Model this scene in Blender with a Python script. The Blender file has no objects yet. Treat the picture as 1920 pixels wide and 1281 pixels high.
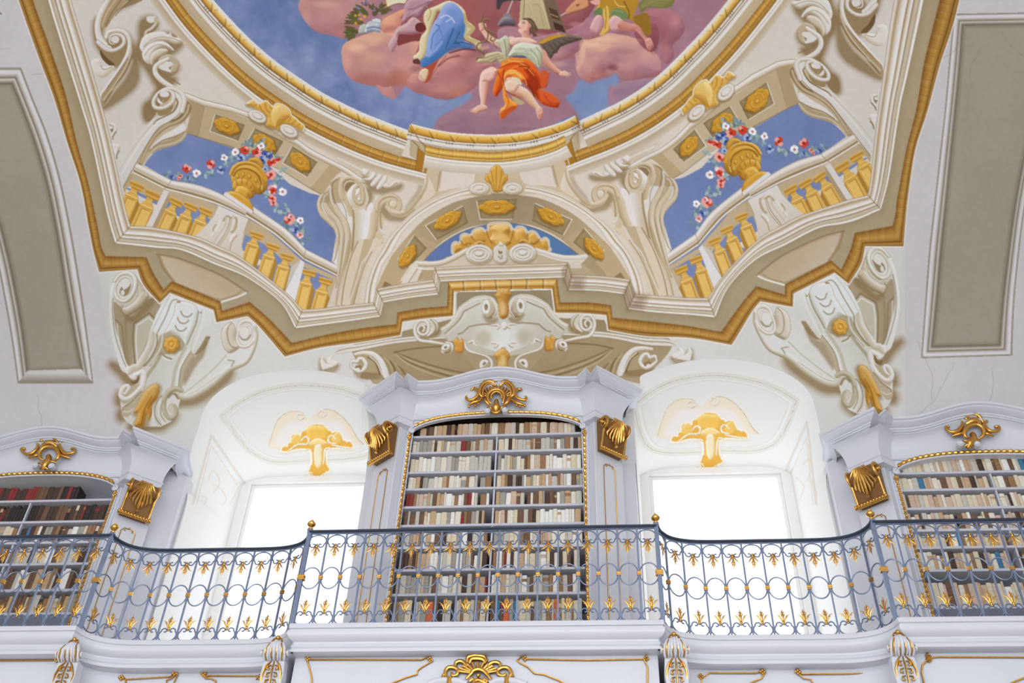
import bpy, bmesh, math, random
import numpy as np
# ------------------------------------------------------------------ camera of the photograph (1920x1281)
PW, PH = 1920, 1281
PCX, PCY, FOC = 960.0, 640.5, 1951.5
EYE = 1.6                         # eye height above the hall floor
def _cam():
    up = np.array([1052.79-PCX, PCY+1422.66, FOC]); up /= np.linalg.norm(up)
    fw = np.array([0, 0, 1.0]); fw = fw-up*fw.dot(up); fw /= np.linalg.norm(fw)
    rt = np.cross(up, fw); yaw = -.111824; c, s = math.cos(yaw), math.sin(yaw)
    return np.stack([c*rt+s*fw, -s*rt+c*fw, up], 1)
CM = _cam()
def ray(p):
    p = np.asarray(p, float)
    return np.stack([p[..., 0]-PCX, PCY-p[..., 1], np.full(p.shape[:-1], FOC)], -1) @ CM
def project(q):
    q = np.asarray(q, float)@CM.T
    return np.stack([PCX+FOC*q[..., 0]/q[..., 2], PCY-FOC*q[..., 1]/q[..., 2]], -1)
def at(x, y, Y):                  # the point where the sight line of a photo pixel meets the upright plane at depth Y
    d = ray(np.array([x, y], float)); return d*(Y/d[1])
# ------------------------------------------------------------------ the vault: a sail vault between two transverse arches
BX, BW, YC, VB, Z0, HA, HW = -1.11, 4.36, 2.5, 6.8, 6.4, 3.05, 2.0
def vheight(X):
    a = np.clip(np.abs(X-BX)/BW, 0, 1); return HA+HW*(1-a**2)
def vault_hit(p):
    d = ray(p); lo = 1.0/d[..., 1]; hi = (YC+VB)/d[..., 1]
    for _ in range(40):
        m = (lo+hi)/2; q = d*m[..., None]
        f = (np.maximum(q[..., 2]-Z0, 0)/vheight(q[..., 0]))**2+(np.maximum(q[..., 1]-YC, 0)/VB)**2-1
        hi = np.where(f > 0, m, hi); lo = np.where(f > 0, lo, m)
    return d*lo[..., None]
# ------------------------------------------------------------------ the two halves of the fresco mirror each other across the bay axis
_PAIRS = np.array([768,232,1080,215, 793,322,1068,310.6, 738.4,381.6,1123.8,363, 672.8,372.2,1191,340.6, 625.3,303.4,1234.4,282.5,
564.4,303.4,1289.7,275, 498.8,264.4,1350.6,227, 425,235.5,1419.4,189, 386,195.6,1452,124.7, 310.4,177,1528,123.8, 327,125,1502,69.4,
321.9,337.8,1538.4,288.4, 255.5,305,1601,251, 243.8,426,1628.4,368, 215.6,456.7,1652,393.4, 420,362,1443.8,324, 473,386,1392,351,
572,470.6,1305.6,442, 639,503,1244.7,482.5, 570.5,583,1324.4,561, 553.7,616.4,1341,596, 533.6,670,1372,648, 706.9,542.5,1181,525.6,
814.7,502,1066,492.8, 754.7,604.4,1137,592, 851,547,1035.6,541.6, 939.7,420,939.7,420, 932,312,932,312, 942,545,942,545, 944,655,944,655,
789.4,616.6,1103,607, 912,576,975.6,573.4, 671,683,1215.6,675.6, 626,679,1268,664, 232,538,1650,492, 460.6,623,1434.4,597,
321.5,646,1575,613.8, 185,511.4,1695,463.8, 256.8,506,1622.8,462.8, 299.3,569.8,1591.9,534, 318.8,550.4,1564.7,512.5, 404.8,606,1487.8,577,
464,593.8,1426,566, 233.8,732.5,1664.4,696, 323.8,766,1587.5,741, 290,722.5,1615.6,686.9, 216.7,73,1604,3, 343.8,77,1486,7.5,
460.6,547.7,1422,516, 295,476.8,1582.5,432.8, 105,700,1812,665, 30,712,1885,665, 170,715,1735,668, 40,130,1838,62], float).reshape(-1, 4)
def _geomirror(p):
    q = vault_hit(p); q = q.copy(); q[..., 0] = 2*BX-q[..., 0]; return project(q)
_L, _R = _PAIRS[:, :2], _PAIRS[:, 2:]
def _tps(r2): return r2*np.log(r2+1e-9)
def _fit():
    n = len(_L); K = _tps(((_L[:, None]-_L[None])**2).sum(-1)/1e4)+np.eye(n)*.02
    Pm = np.hstack([np.ones((n, 1)), _L/100]); A = np.block([[K, Pm], [Pm.T, np.zeros((3, 3))]])
    return np.linalg.solve(A, np.vstack([_R-_geomirror(_L), np.zeros((3, 2))]))
_W = _fit()
def mirror(p):
    p = np.asarray(p, float); K = _tps(((p[:, None]-_L[None])**2).sum(-1)/1e4)
    return _geomirror(p)+K@_W[:len(_L)]+np.hstack([np.ones((len(p), 1)), p/100])@_W[len(_L):]
# ------------------------------------------------------------------ a fresco painter: paints into an array that becomes the vault's vertex pigment
SC = .75
CX0, CY0, CX1, CY1 = -120, -90, 2040, 951
NW, NH = int((CX1-CX0)/SC), int((CY1-CY0)/SC)
GX = (CX0+(np.arange(NW)+.5)*SC).astype(np.float32); GY = (CY0+(np.arange(NH)+.5)*SC).astype(np.float32)
class Cv: pass
CV = Cv()
def new_canvas(col):
    CV.img = np.empty((NH, NW, 3), np.float32); CV.img[:] = col; CV.tag = np.zeros((NH, NW), np.int16)
TF = [lambda p: p, 1.0]
TAGS = ['ceiling']
CUR = [0]
def region(name):
    if name not in TAGS: TAGS.append(name)
    CUR[0] = TAGS.index(name)
def P(s, ox=0, oy=0, k=1.0):      # "x,y x,y! ..." -> points; ! marks a sharp corner
    out = []
    for t in s.split():
        c = t.endswith('!'); a, b = t.rstrip('!').split(','); out.append((ox+float(a)/k, oy+float(b)/k, 1.0 if c else 0.0))
    return out
def V(ox, oy, k): return lambda s: P(s, ox, oy, k)
def cr(p, closed=False, n=8):
    p = np.asarray(p, float); m = len(p)
    if m < 3 and not closed: return p[:, :2].copy()
    q = p[:, :2]; c = p[:, 2] > .5 if p.shape[1] > 2 else np.zeros(m, bool); out = []
    for i in range(m if closed else m-1):
        b, d = q[i], q[(i+1) % m]
        a = q[(i-1) % m] if (closed or i > 0) and not c[i] else b-(d-b)*.5
        e = q[(i+2) % m] if (closed or i+2 < m) and not c[(i+1) % m] else d+(d-b)*.5
        if c[i] and c[(i+1) % m]: out.append(b); continue
        t = np.linspace(0, 1, n, endpoint=False)[:, None]
        out.extend(.5*((2*b)+(d-a)*t+(2*a-5*b+4*d-e)*t*t+(3*b-a-3*d+e)*t**3))
    if not closed: out.append(q[-1])
    return np.array(out)
def tf(p): return TF[0](np.asarray(p, float)[:, :2])
def box(p, pad):
    x0 = max(int((p[:, 0].min()-pad-CX0)/SC), 0); x1 = min(int((p[:, 0].max()+pad-CX0)/SC)+2, NW)
    y0 = max(int((p[:, 1].min()-pad-CY0)/SC), 0); y1 = min(int((p[:, 1].max()+pad-CY0)/SC)+2, NH)
    if x1 <= x0 or y1 <= y0: return None
    return slice(y0, y1), slice(x0, x1)
def inside(p, sl):
    gx, gy = GX[sl[1]], GY[sl[0]]; m = np.zeros((len(gy), len(gx)), bool); q = np.roll(p, -1, 0)
    for (x0, y0), (x1, y1) in zip(p, q):
        if y0 == y1: continue
        lo, hi = (y0, y1) if y0 < y1 else (y1, y0)
        a, b = np.searchsorted(gy, lo), np.searchsorted(gy, hi)
        if a >= b: continue
        xi = x0+(gy[a:b]-y0)*(x1-x0)/(y1-y0); m[a:b] ^= gx[None, :] < xi[:, None]
    return m
def edge(p, sl, closed, pad):     # distance, signed side, arc length and normal of the nearest segment
    gx, gy = GX[sl[1]], GY[sl[0]]; sh = (len(gy), len(gx))
    D = np.full(sh, 1e6, np.float32); Sg = np.zeros(sh, np.float32); U = np.zeros(sh, np.float32); NX = np.zeros(sh, np.float32); NY = np.zeros(sh, np.float32)
    q = np.vstack([p, p[:1]]) if closed else p; s = 0.0
    for (x0, y0), (x1, y1) in zip(q[:-1], q[1:]):
        dx, dy = x1-x0, y1-y0; L = math.hypot(dx, dy)
        if L < 1e-6: continue
        i0, i1 = np.searchsorted(gx, min(x0, x1)-pad), np.searchsorted(gx, max(x0, x1)+pad)
        j0, j1 = np.searchsorted(gy, min(y0, y1)-pad), np.searchsorted(gy, max(y0, y1)+pad)
        if i1 > i0 and j1 > j0:
            X = gx[None, i0:i1]-x0; Y = gy[j0:j1, None]-y0; dx /= L; dy /= L
            t = np.clip(X*dx+Y*dy, 0, L); ex, ey = X-t*dx, Y-t*dy; d = np.sqrt(ex*ex+ey*ey); sub = (slice(j0, j1), slice(i0, i1))
            m = d < D[sub]; D[sub][m] = d[m]; Sg[sub][m] = (X*-dy+Y*dx)[m]; U[sub][m] = (s+t)[m]; NX[sub][m] = -dy; NY[sub][m] = dx
        s += L
    return D, Sg, U, NX, NY, s
def put(sl, a, col, tag=True):
    v = CV.img[sl]; v += (np.asarray(col, np.float32)-v)*a[..., None]
    if tag: CV.tag[sl][a > .5] = CUR[0]
def colr(c, sl):                  # flat colour or ('g', c0, c1, p0, p1) gradient
    if isinstance(c, tuple) and c and c[0] == 'g':
        p = tf([c[3], c[4]]); d = p[1]-p[0]; t = np.clip(((GX[sl[1]][None, :]-p[0, 0])*d[0]+(GY[sl[0]][:, None]-p[0, 1])*d[1])/(d@d), 0, 1)[..., None]
        return np.asarray(c[1], np.float32)*(1-t)+np.asarray(c[2], np.float32)*t
    return np.asarray(c, np.float32)
def fill(pts, col, a=1.0, closed=True, soft=0, tag=True, n=8):
    p = tf(cr(pts, True, n)); sl = box(p, soft+1)
    if sl is None: return
    m = inside(p, sl).astype(np.float32)
    if soft:
        D = edge(p, sl, True, soft+2)[0]; m = np.where(m > 0, np.clip(.5+D/soft/2, 0, 1), np.clip(.5-D/soft/2, 0, 1))
    put(sl, m*a, colr(col, sl), tag)
LIGHT = (-.45, -.89)
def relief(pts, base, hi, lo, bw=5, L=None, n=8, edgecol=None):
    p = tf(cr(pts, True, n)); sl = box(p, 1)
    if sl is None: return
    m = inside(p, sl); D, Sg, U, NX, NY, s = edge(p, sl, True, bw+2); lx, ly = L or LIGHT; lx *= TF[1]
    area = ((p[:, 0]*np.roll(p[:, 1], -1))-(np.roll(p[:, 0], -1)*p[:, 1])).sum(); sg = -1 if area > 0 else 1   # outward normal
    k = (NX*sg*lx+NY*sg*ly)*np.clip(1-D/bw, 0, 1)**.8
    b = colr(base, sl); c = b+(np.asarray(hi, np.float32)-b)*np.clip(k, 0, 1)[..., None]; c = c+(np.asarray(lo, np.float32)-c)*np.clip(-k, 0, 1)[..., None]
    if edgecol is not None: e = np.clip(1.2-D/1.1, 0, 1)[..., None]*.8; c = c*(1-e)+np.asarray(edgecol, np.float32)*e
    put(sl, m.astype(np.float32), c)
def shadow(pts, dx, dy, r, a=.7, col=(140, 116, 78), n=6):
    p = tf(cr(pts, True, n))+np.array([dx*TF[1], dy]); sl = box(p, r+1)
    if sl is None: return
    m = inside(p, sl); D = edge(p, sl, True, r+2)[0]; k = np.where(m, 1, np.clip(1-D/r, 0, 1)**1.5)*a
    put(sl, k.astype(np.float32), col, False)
def wfun(w, U, s):
    if isinstance(w, (int, float)): return w
    return np.interp(U/s, [i/(len(w)-1) for i in range(len(w))], w).astype(np.float32)
def line(pts, w, col, a=1.0, soft=1.0, tag=False, n=8, closed=False):
    p = tf(cr(pts, closed, n)); mw = max(w) if isinstance(w, (list, tuple)) else w; sl = box(p, mw+soft)
    if sl is None: return
    D, Sg, U, NX, NY, s = edge(p, sl, closed, mw+soft+1); k = np.clip((wfun(w, U, s)/2+soft/2-D)/soft, 0, 1)*a
    put(sl, k.astype(np.float32), colr(col, sl), tag)
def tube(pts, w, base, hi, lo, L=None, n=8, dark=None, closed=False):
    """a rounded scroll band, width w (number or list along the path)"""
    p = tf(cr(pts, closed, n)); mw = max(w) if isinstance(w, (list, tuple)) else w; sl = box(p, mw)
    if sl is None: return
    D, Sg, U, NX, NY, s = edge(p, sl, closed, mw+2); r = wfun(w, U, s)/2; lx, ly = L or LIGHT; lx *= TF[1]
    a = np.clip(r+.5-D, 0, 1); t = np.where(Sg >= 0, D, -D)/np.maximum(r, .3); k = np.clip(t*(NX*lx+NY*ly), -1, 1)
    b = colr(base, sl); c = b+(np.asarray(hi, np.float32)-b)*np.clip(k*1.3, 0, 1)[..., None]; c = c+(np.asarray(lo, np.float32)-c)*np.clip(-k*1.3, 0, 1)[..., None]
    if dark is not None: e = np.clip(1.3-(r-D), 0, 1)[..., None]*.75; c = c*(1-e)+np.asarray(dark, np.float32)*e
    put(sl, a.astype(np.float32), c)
def spiral(cx, cy, r0, r1, a0, turns, k=1.0, n=None):
    n = n or int(14*abs(turns))+4; out = []
    for i in range(n+1):
        t = i/n; r = r0*(r1/r0)**t; a = math.radians(a0)+2*math.pi*turns*t; out.append((cx+r*math.cos(a), cy+r*math.sin(a)*k, 0))
    return out
def _prof(prof, v):
    o = [x[0] for x in prof]; return np.stack([np.interp(v, o, [x[1][i] for x in prof]) for i in range(3)], -1).astype(np.float32)
def _pattern(c, pat, U, v):
    if pat is None: return c
    k = pat(U, v)                 # -1..1 darken / lighten
    return c*(1-np.clip(-k, 0, 1)[..., None]*.38)+(255-c)*np.clip(k, 0, 1)[..., None]*.35
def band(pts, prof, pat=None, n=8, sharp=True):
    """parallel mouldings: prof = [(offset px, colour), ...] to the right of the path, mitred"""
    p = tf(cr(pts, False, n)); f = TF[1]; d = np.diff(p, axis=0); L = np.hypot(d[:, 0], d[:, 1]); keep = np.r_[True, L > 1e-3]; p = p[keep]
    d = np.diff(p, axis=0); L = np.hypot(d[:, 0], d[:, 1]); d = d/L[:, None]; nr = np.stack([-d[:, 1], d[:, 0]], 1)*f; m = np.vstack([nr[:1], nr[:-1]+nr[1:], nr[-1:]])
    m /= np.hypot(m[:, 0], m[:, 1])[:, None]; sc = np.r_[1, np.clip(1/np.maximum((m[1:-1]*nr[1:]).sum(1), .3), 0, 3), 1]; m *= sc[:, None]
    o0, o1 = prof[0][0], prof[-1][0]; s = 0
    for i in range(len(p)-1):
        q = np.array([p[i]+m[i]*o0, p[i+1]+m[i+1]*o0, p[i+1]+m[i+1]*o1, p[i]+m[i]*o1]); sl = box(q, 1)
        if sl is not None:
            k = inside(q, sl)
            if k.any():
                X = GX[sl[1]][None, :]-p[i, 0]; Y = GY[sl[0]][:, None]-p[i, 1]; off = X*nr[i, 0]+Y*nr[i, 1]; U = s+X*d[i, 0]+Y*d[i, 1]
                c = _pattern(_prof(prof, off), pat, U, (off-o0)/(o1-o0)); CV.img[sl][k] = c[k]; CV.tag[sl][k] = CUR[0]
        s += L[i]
def band2(pa, pb, prof, pat=None, n=8):
    """mouldings between two traced edges with matching stations, prof offsets run 0..1 from pa to pb"""
    pb = [(q[0], q[1], r[2]) for q, r in zip(pb, pa)]; a = tf(cr(pa, False, n)); b = tf(cr(pb, False, n)); assert len(a) == len(b), (len(a), len(b)); s = 0
    for i in range(len(a)-1):
        q = np.array([a[i], a[i+1], b[i+1], b[i]]); sl = box(q, 1)
        La = a[i+1]-a[i]; Lb = b[i+1]-b[i]; la, lb = np.hypot(*La), np.hypot(*Lb)
        if sl is not None and la > 1e-4 and lb > 1e-4:
            k = inside(q, sl)
            if k.any():
                X = GX[sl[1]][None, :]; Y = GY[sl[0]][:, None]
                da = np.abs((X-a[i, 0])*La[1]-(Y-a[i, 1])*La[0])/la; db = np.abs((X-b[i, 0])*Lb[1]-(Y-b[i, 1])*Lb[0])/lb
                v = da/np.maximum(da+db, 1e-6); U = s+((X-a[i, 0])*La[0]+(Y-a[i, 1])*La[1])/la
                c = _pattern(_prof(prof, v), pat, U, v); CV.img[sl][k] = c[k]; CV.tag[sl][k] = CUR[0]
        s += (la+lb)/2
def ticks(per, wid=1.4, hl=.5):
    def f(U, v):
        w = (U+9999) % per; return np.where(w < wid, -.55, np.where(w < wid*2.2, hl, 0)).astype(np.float32)
    return f
def both(fn):
    TF[:] = [lambda p: p, 1.0]; fn(); TF[:] = [mirror, -1.0]; fn(); TF[:] = [lambda p: p, 1.0]
def vnoise(seed, per, oct=3):
    r = np.random.RandomState(seed); out = np.zeros((NH, NW), np.float32); amp = 1; tot = 0
    for o in range(oct):
        c = per/SC/2**o; h, w = int(NH/c)+3, int(NW/c)+3; g = r.rand(h, w).astype(np.float32)
        y = np.arange(NH)/c; x = np.arange(NW)/c; yi, xi = y.astype(int), x.astype(int); fy, fx = (y-yi), (x-xi); fy = (fy*fy*(3-2*fy))[:, None]; fx = (fx*fx*(3-2*fx))[None]
        a = g[yi][:, xi]*(1-fx)+g[yi][:, xi+1]*fx; b = g[yi+1][:, xi]*(1-fx)+g[yi+1][:, xi+1]*fx; out += amp*(a*(1-fy)+b*fy); tot += amp; amp *= .5
    return (out/tot-.5).astype(np.float32)
# ------------------------------------------------------------------ the fresco itself
WH=(238,235,232); PL=(223,216,208); BG=(198,184,162); TN=(186,168,136); BR=(142,118,80); DK=(112,90,58)
GO=(201,152,58); GL=(238,202,110); GD=(150,104,34); GM=(222,178,92); BLU=(122,139,186); FAS=(185,168,138); FAD=(168,156,128)
A_=V(0,0,4.8); B_=V(200,180,6.4); C_=V(430,180,6.4); D_=V(200,320,6.4); E_=V(400,380,6.4); F_=V(170,460,5.644); G_=V(190,640,8)
H_=V(640,280,6.4); I_=V(600,460,5.333); J_=V(780,400,5.822); K_=V(560,0,5.644); M_=V(860,0,5.644); N_=V(1000,0,5.644); Z2=V(540,0,2.98); Z4=V(0,400,2.98)
QA=V(1060,200,5.333); QB=V(1380,160,5.333); Q1=V(0,0,1)
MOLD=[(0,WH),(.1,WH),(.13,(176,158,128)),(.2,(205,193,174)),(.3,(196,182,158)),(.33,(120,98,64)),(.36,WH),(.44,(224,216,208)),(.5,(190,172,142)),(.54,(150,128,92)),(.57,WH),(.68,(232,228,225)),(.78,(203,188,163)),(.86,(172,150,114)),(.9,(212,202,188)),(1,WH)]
def soffits():
    # the two transverse arches: grey limewash with a sunk panel
    region('ceiling')
    so=(211,208,211); pan=(166,161,145)
    fill(Q1('-120,-90! 6,-90! 34,0 69,100 100,183 125,267 150,345 166,430 174,470 185,511! 195,580 207,640 222,720 228,800! 228,870! -120,870!'),so)
    fill(Q1('1757,-90! 1745,0 1730,90 1716,180 1703,300 1697,400 1696,462! 1696,560 1697,640 1697,780! 1697,870! 2040,870! 2040,-90!'),so)
    # left panel frame (outer, inner)
    o=Q1('-60,127! 40,127! 62,185 88,250 112,330 133,430 150,530 163,620 175,719! 33,719! 22,640 8,560 -8,480 -30,400 -70,300!')
    i=Q1('-60,160! 22,158! 45,215 68,280 88,350 106,440 122,540 137,620 152,692! 52,695! 43,620 30,545 14,470 -6,400 -46,320!')
    band2(o+o[:1],i+i[:1],[(0,(150,143,130)),(.12,(168,160,146)),(.16,(226,224,228)),(.35,(222,220,222)),(.5,(180,172,160)),(.62,(126,116,100)),(.68,(214,210,208)),(.78,(196,190,182)),(.9,(150,142,126)),(1,(112,104,88))])
    fill(i,pan); line(i+i[:1],7,(118,110,92),.5,soft=8)
    fill(Q1('33,719! 175,719! 152,692! 52,695!'),('g',(150,142,128),(214,212,214),(100,716),(100,700)))
    # right panel frame
    o=Q1('1990,22! 1788,26! 1780,110 1772,200 1762,290 1752,380 1742,470 1735,560 1727,672! 1898,667! 1901,580 1908,500 1920,400 1935,320 1960,220 1990,140!')
    i=Q1('1990,45! 1806,48! 1800,130 1792,210 1783,300 1775,380 1766,470 1758,560 1749,649! 1873,646! 1879,570 1888,490 1900,400 1916,310 1940,210 1990,90!')
    band2(o+o[:1],i+i[:1],[(0,(150,143,130)),(.12,(168,160,146)),(.16,(226,224,230)),(.35,(222,220,226)),(.5,(180,172,160)),(.62,(126,116,100)),(.68,(214,210,210)),(.78,(196,190,182)),(.9,(150,142,126)),(1,(112,104,88))])
    fill(i,pan); line(i+i[:1],7,(118,110,92),.5,soft=8)
    fill(Q1('0,22! 4,26! 3,27! 0,27!'),(120,112,96))
    # hairline cracks
    r=random.Random(5)
    for x,y,a in ((1800,60,1.5),(1840,90,2.2),(1880,60,1.2),(1760,70,1.9),(60,140,.2),(20,90,2.8),(1790,680,1.6),(1860,690,1.8),(70,740,1.2),(1720,640,1.4)):
        pt=[(x,y,0)]
        for _ in range(12):
            a+=r.uniform(-.35,.35); x+=math.cos(a)*10; y+=math.sin(a)*10; pt.append((x,y,0))
        line(pt,.9,(140,134,124),.5)
def pendentive():
    # inner plaster field and its soft painted shade
    pass
def side_fields():
    region('ceiling')
    # dark fascia between gold band and white cornice
    fill(GOLDP+CORN_OUT[::-1],('g',(176,160,130),FAD,(150,300),(600,600)),n=6)
    line(CORN_OUT,14,(150,134,100),.45,soft=14)
# ---- outer egg-and-dart gold band (outer edge path) and white cornice (outer/inner edges), left half down to the axis
GOLDP=Q1('6,-90! 34,0 69,100 100,183 125,267 150,345 166,430 174,470 185,511! 256.8,506! 269,536 299.3,569.8! 318.8,550.4! 399.5,582.3! 404.8,606! 464,593.8! 486.6,614.8 533.6,670! 600,653 680,642 751.9,629.7! 755.6,604.4! 800,598 850.3,593.5! 852.2,546.6! 900,544.5 944,543.5!')
CORN_OUT=Q1('68,-90! 89.6,0 116.7,89.6 154,208 171,267 200,401 215.6,456.7! 293.8,465.3 340.6,470 403,496.6 462.5,521 525,567.5 553.7,616.4! 600,610 660,602 713.4,594! 719,567.8! 770,559 822,552.8! 825,528.4! 880,526 942,524.7!')
CORN_IN=Q1('112,-90! 133,0 157,80 186,180 208,267 233,382 244.5,424! 290.6,427 365.6,443.4 410,462 454.7,484.7 534.4,547.2 567,581! 600,579 650,573 700,567.8! 706,541.6! 760,532 812.8,524.7! 815.6,502.2! 880,499 942,497!')
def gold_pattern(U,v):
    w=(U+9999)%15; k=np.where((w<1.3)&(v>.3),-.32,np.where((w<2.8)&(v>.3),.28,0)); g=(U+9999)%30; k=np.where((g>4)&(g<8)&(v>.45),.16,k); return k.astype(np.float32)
def cornice():
    region('painted_cornice')
    W=[26,24,23,22,22,22,21,20,20,20,20,20,20,20,20,20,19,18,17,16,15,15]
    # inner edge of gold band, traced
    GIN=Q1('38,-90! 62,0 95,92 124,180 144,267 166,345 184,430 190,462 198,480! 275,482! 287,510 307,543.5! 322,527! 413,565! 417,583! 468,566! 505,598 548,643! 610,628 680,615 743,608! 745,586! 790,578 838.5,574! 840,528.5! 890,527 944,526!')
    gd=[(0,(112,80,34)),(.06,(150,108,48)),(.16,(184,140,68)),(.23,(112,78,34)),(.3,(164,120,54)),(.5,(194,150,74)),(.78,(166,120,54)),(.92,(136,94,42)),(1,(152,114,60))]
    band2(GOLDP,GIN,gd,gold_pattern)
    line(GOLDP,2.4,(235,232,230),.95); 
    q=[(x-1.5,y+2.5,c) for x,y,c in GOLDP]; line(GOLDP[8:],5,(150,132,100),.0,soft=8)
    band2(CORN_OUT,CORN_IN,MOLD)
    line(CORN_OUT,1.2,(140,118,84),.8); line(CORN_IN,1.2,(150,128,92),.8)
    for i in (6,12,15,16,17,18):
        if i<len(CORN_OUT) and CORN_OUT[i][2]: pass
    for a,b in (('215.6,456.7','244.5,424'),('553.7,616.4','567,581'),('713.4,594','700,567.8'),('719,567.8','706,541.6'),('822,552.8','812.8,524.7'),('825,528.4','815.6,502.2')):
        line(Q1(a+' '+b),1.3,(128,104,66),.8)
def center_gold_pale():
    # the paler middle run of gold cartouche moulding above the bookcase
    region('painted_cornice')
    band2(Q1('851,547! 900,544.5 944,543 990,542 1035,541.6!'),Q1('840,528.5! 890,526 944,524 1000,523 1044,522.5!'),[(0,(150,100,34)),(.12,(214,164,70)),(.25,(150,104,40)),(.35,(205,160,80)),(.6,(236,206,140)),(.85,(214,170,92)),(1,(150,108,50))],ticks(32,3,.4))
# ---- the oval frame of the great ceiling painting
SKYL=Q1('335,-90! 372,-38 400.4,0 437,40.8 477.8,81.5 515.9,114 556.6,142.7 607,175 674,208.5 730,231 770,246!')
SKYC=Q1('769,231.5! 815,243 862,250 925,252.5 975,249 1010,242 1050,230 1080,215.5!')
OVAL=[(0,WH),(5.5,(226,221,214)),(6.5,(242,222,166)),(10,(232,196,112)),(15,(200,152,66)),(17.5,(158,112,44)),(18.5,(120,84,40)),(20,WH),(22.5,(222,214,204)),(24,(110,84,48)),(25.5,WH),(27,WH),(28,(130,106,70)),(30,(222,216,208)),(34,WH),(36,(224,216,206)),(38,(190,172,142)),(41,(198,180,152)),(52,(190,170,136))]
def oval_pat(U,v):
    d=v*52; w=(U+9999)%38; k=np.zeros_like(U)
    x=(d-6)/11; k=np.where((d>6)&(d<18)&(np.abs(w-6-x*9)<1.3),-.8,k); k=np.where((d>6)&(d<12)&(np.abs(w-22+x*7)<1.0),-.5,k); k=np.where((d>6)&(d<17)&(np.abs(w-14-x*5)<1.6),.35,k)
    k=np.where((d>19)&(d<23.5)&((np.abs(w-2)<.9)|(np.abs(w-7)<.9)|(np.abs(w-12)<.9)),-1,k); return k.astype(np.float32)
def gold_pat2(U,v):
    w=(U+9999)%25; k=np.where(w<1.3,-.35,np.where((w>1.4)&(w<5),.2,0)); z=(U+9999)%5; k=np.where((v>.72)&(z<1.2),-.22,k); return k.astype(np.float32)
GOLDI=[(52.5,(190,170,136)),(53,(142,102,42)),(55,(172,126,52)),(58,(200,152,70)),(62,(214,168,84)),(64.5,(150,106,44)),(67,(192,144,64)),(71,(160,116,48)),(72.3,(130,94,40)),(73.3,WH),(76,WH),(77,(200,186,166)),(80,WH),(82,(226,220,212)),(84,(190,172,144)),(96,(212,200,184))]
def oval():
    region('painted_oval_frame')
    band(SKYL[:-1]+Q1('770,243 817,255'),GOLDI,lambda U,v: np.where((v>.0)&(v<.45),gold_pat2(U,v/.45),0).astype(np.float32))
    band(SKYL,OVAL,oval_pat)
def oval_end():
    # return of the frame beside the projecting middle block
    region('painted_oval_frame')
    fill(Q1('769,250! 790,262! 797,272! 797,290! 786,302! 768,292!'),(192,174,144))
    fill(Q1('784,276! 797,288! 793,322! 779,317!'),(172,122,42)); line(Q1('784,276! 779,317!'),1.2,(126,88,30),.8); line(Q1('769,232! 771,262! 786,276!'),1.4,(130,100,56),.8); line(Q1('793,322! 797.5,292!'),1.6,WH,.9)
def oval_center():
    region('painted_oval_frame')
    cg=Q1('799,291! 830,297 874.4,301.5 940,303.5 1000,295 1040,283 1062,272!')
    fill(SKYC+Q1('1084,238! 1072,252! 1062,272!')+cg[::-1]+Q1('797,272! 772,256!'),(196,180,152))
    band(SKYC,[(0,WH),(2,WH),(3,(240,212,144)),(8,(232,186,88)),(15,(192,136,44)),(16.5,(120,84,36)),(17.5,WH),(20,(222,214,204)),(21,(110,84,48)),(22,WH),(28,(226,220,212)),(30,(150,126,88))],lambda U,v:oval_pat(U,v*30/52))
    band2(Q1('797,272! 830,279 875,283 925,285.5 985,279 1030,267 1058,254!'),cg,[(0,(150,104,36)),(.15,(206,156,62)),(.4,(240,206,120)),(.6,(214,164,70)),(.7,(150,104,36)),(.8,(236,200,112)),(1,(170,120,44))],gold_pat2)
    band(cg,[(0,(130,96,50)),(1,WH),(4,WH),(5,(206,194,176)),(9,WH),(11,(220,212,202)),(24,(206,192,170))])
    line(Q1('769,232! 785,262! 797,274! 797,290!'),1.5,(120,84,40),.8); line(Q1('1080,216! 1087,240!'),2,(140,96,34),.9)
    pass
# ---- the heaven inside the oval
def sky():
    region('ceiling_fresco:sky')
    n=vnoise(3,70)+.5*vnoise(8,14,2); m=inside_oval(); c=np.array((122,139,184),np.float32)+n[...,None]*np.array((46,38,28),np.float32)
    CV.img[m]=c[m]; CV.tag[m]=CUR[0]
def inside_oval():
    l=cr(SKYL); 
    r=mirror(l)[::-1]; c=cr(SKYC); p=np.vstack([l,c,r]); return inside(p,(slice(0,NH),slice(0,NW)))
def blob(s,base,hi,lo,bw=26,L=(-.5,-.85)):
    relief(s,base,hi,lo,bw,L)
def puff(x,y,rx,ry,col,a=.6):
    X=(GX-x)/rx; Y=(GY-y)/ry; i0,i1=np.searchsorted(GX,(x-rx,x+rx)); j0,j1=np.searchsorted(GY,(y-ry,y+ry)); sl=(slice(j0,j1),slice(i0,i1))
    if i1<=i0 or j1<=j0: return
    d=X[i0:i1][None]**2+Y[j0:j1][:,None]**2; k=np.clip(1-d,0,1)**1.3*a; v=CV.img[sl]; m=(CV.tag[sl]==CUR[0])
    v+=(np.array(col,np.float32)-v)*(k*m)[...,None]
PK=(192,138,140); PH=(222,168,148); PS=(172,112,110); PV=(160,124,142)
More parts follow.
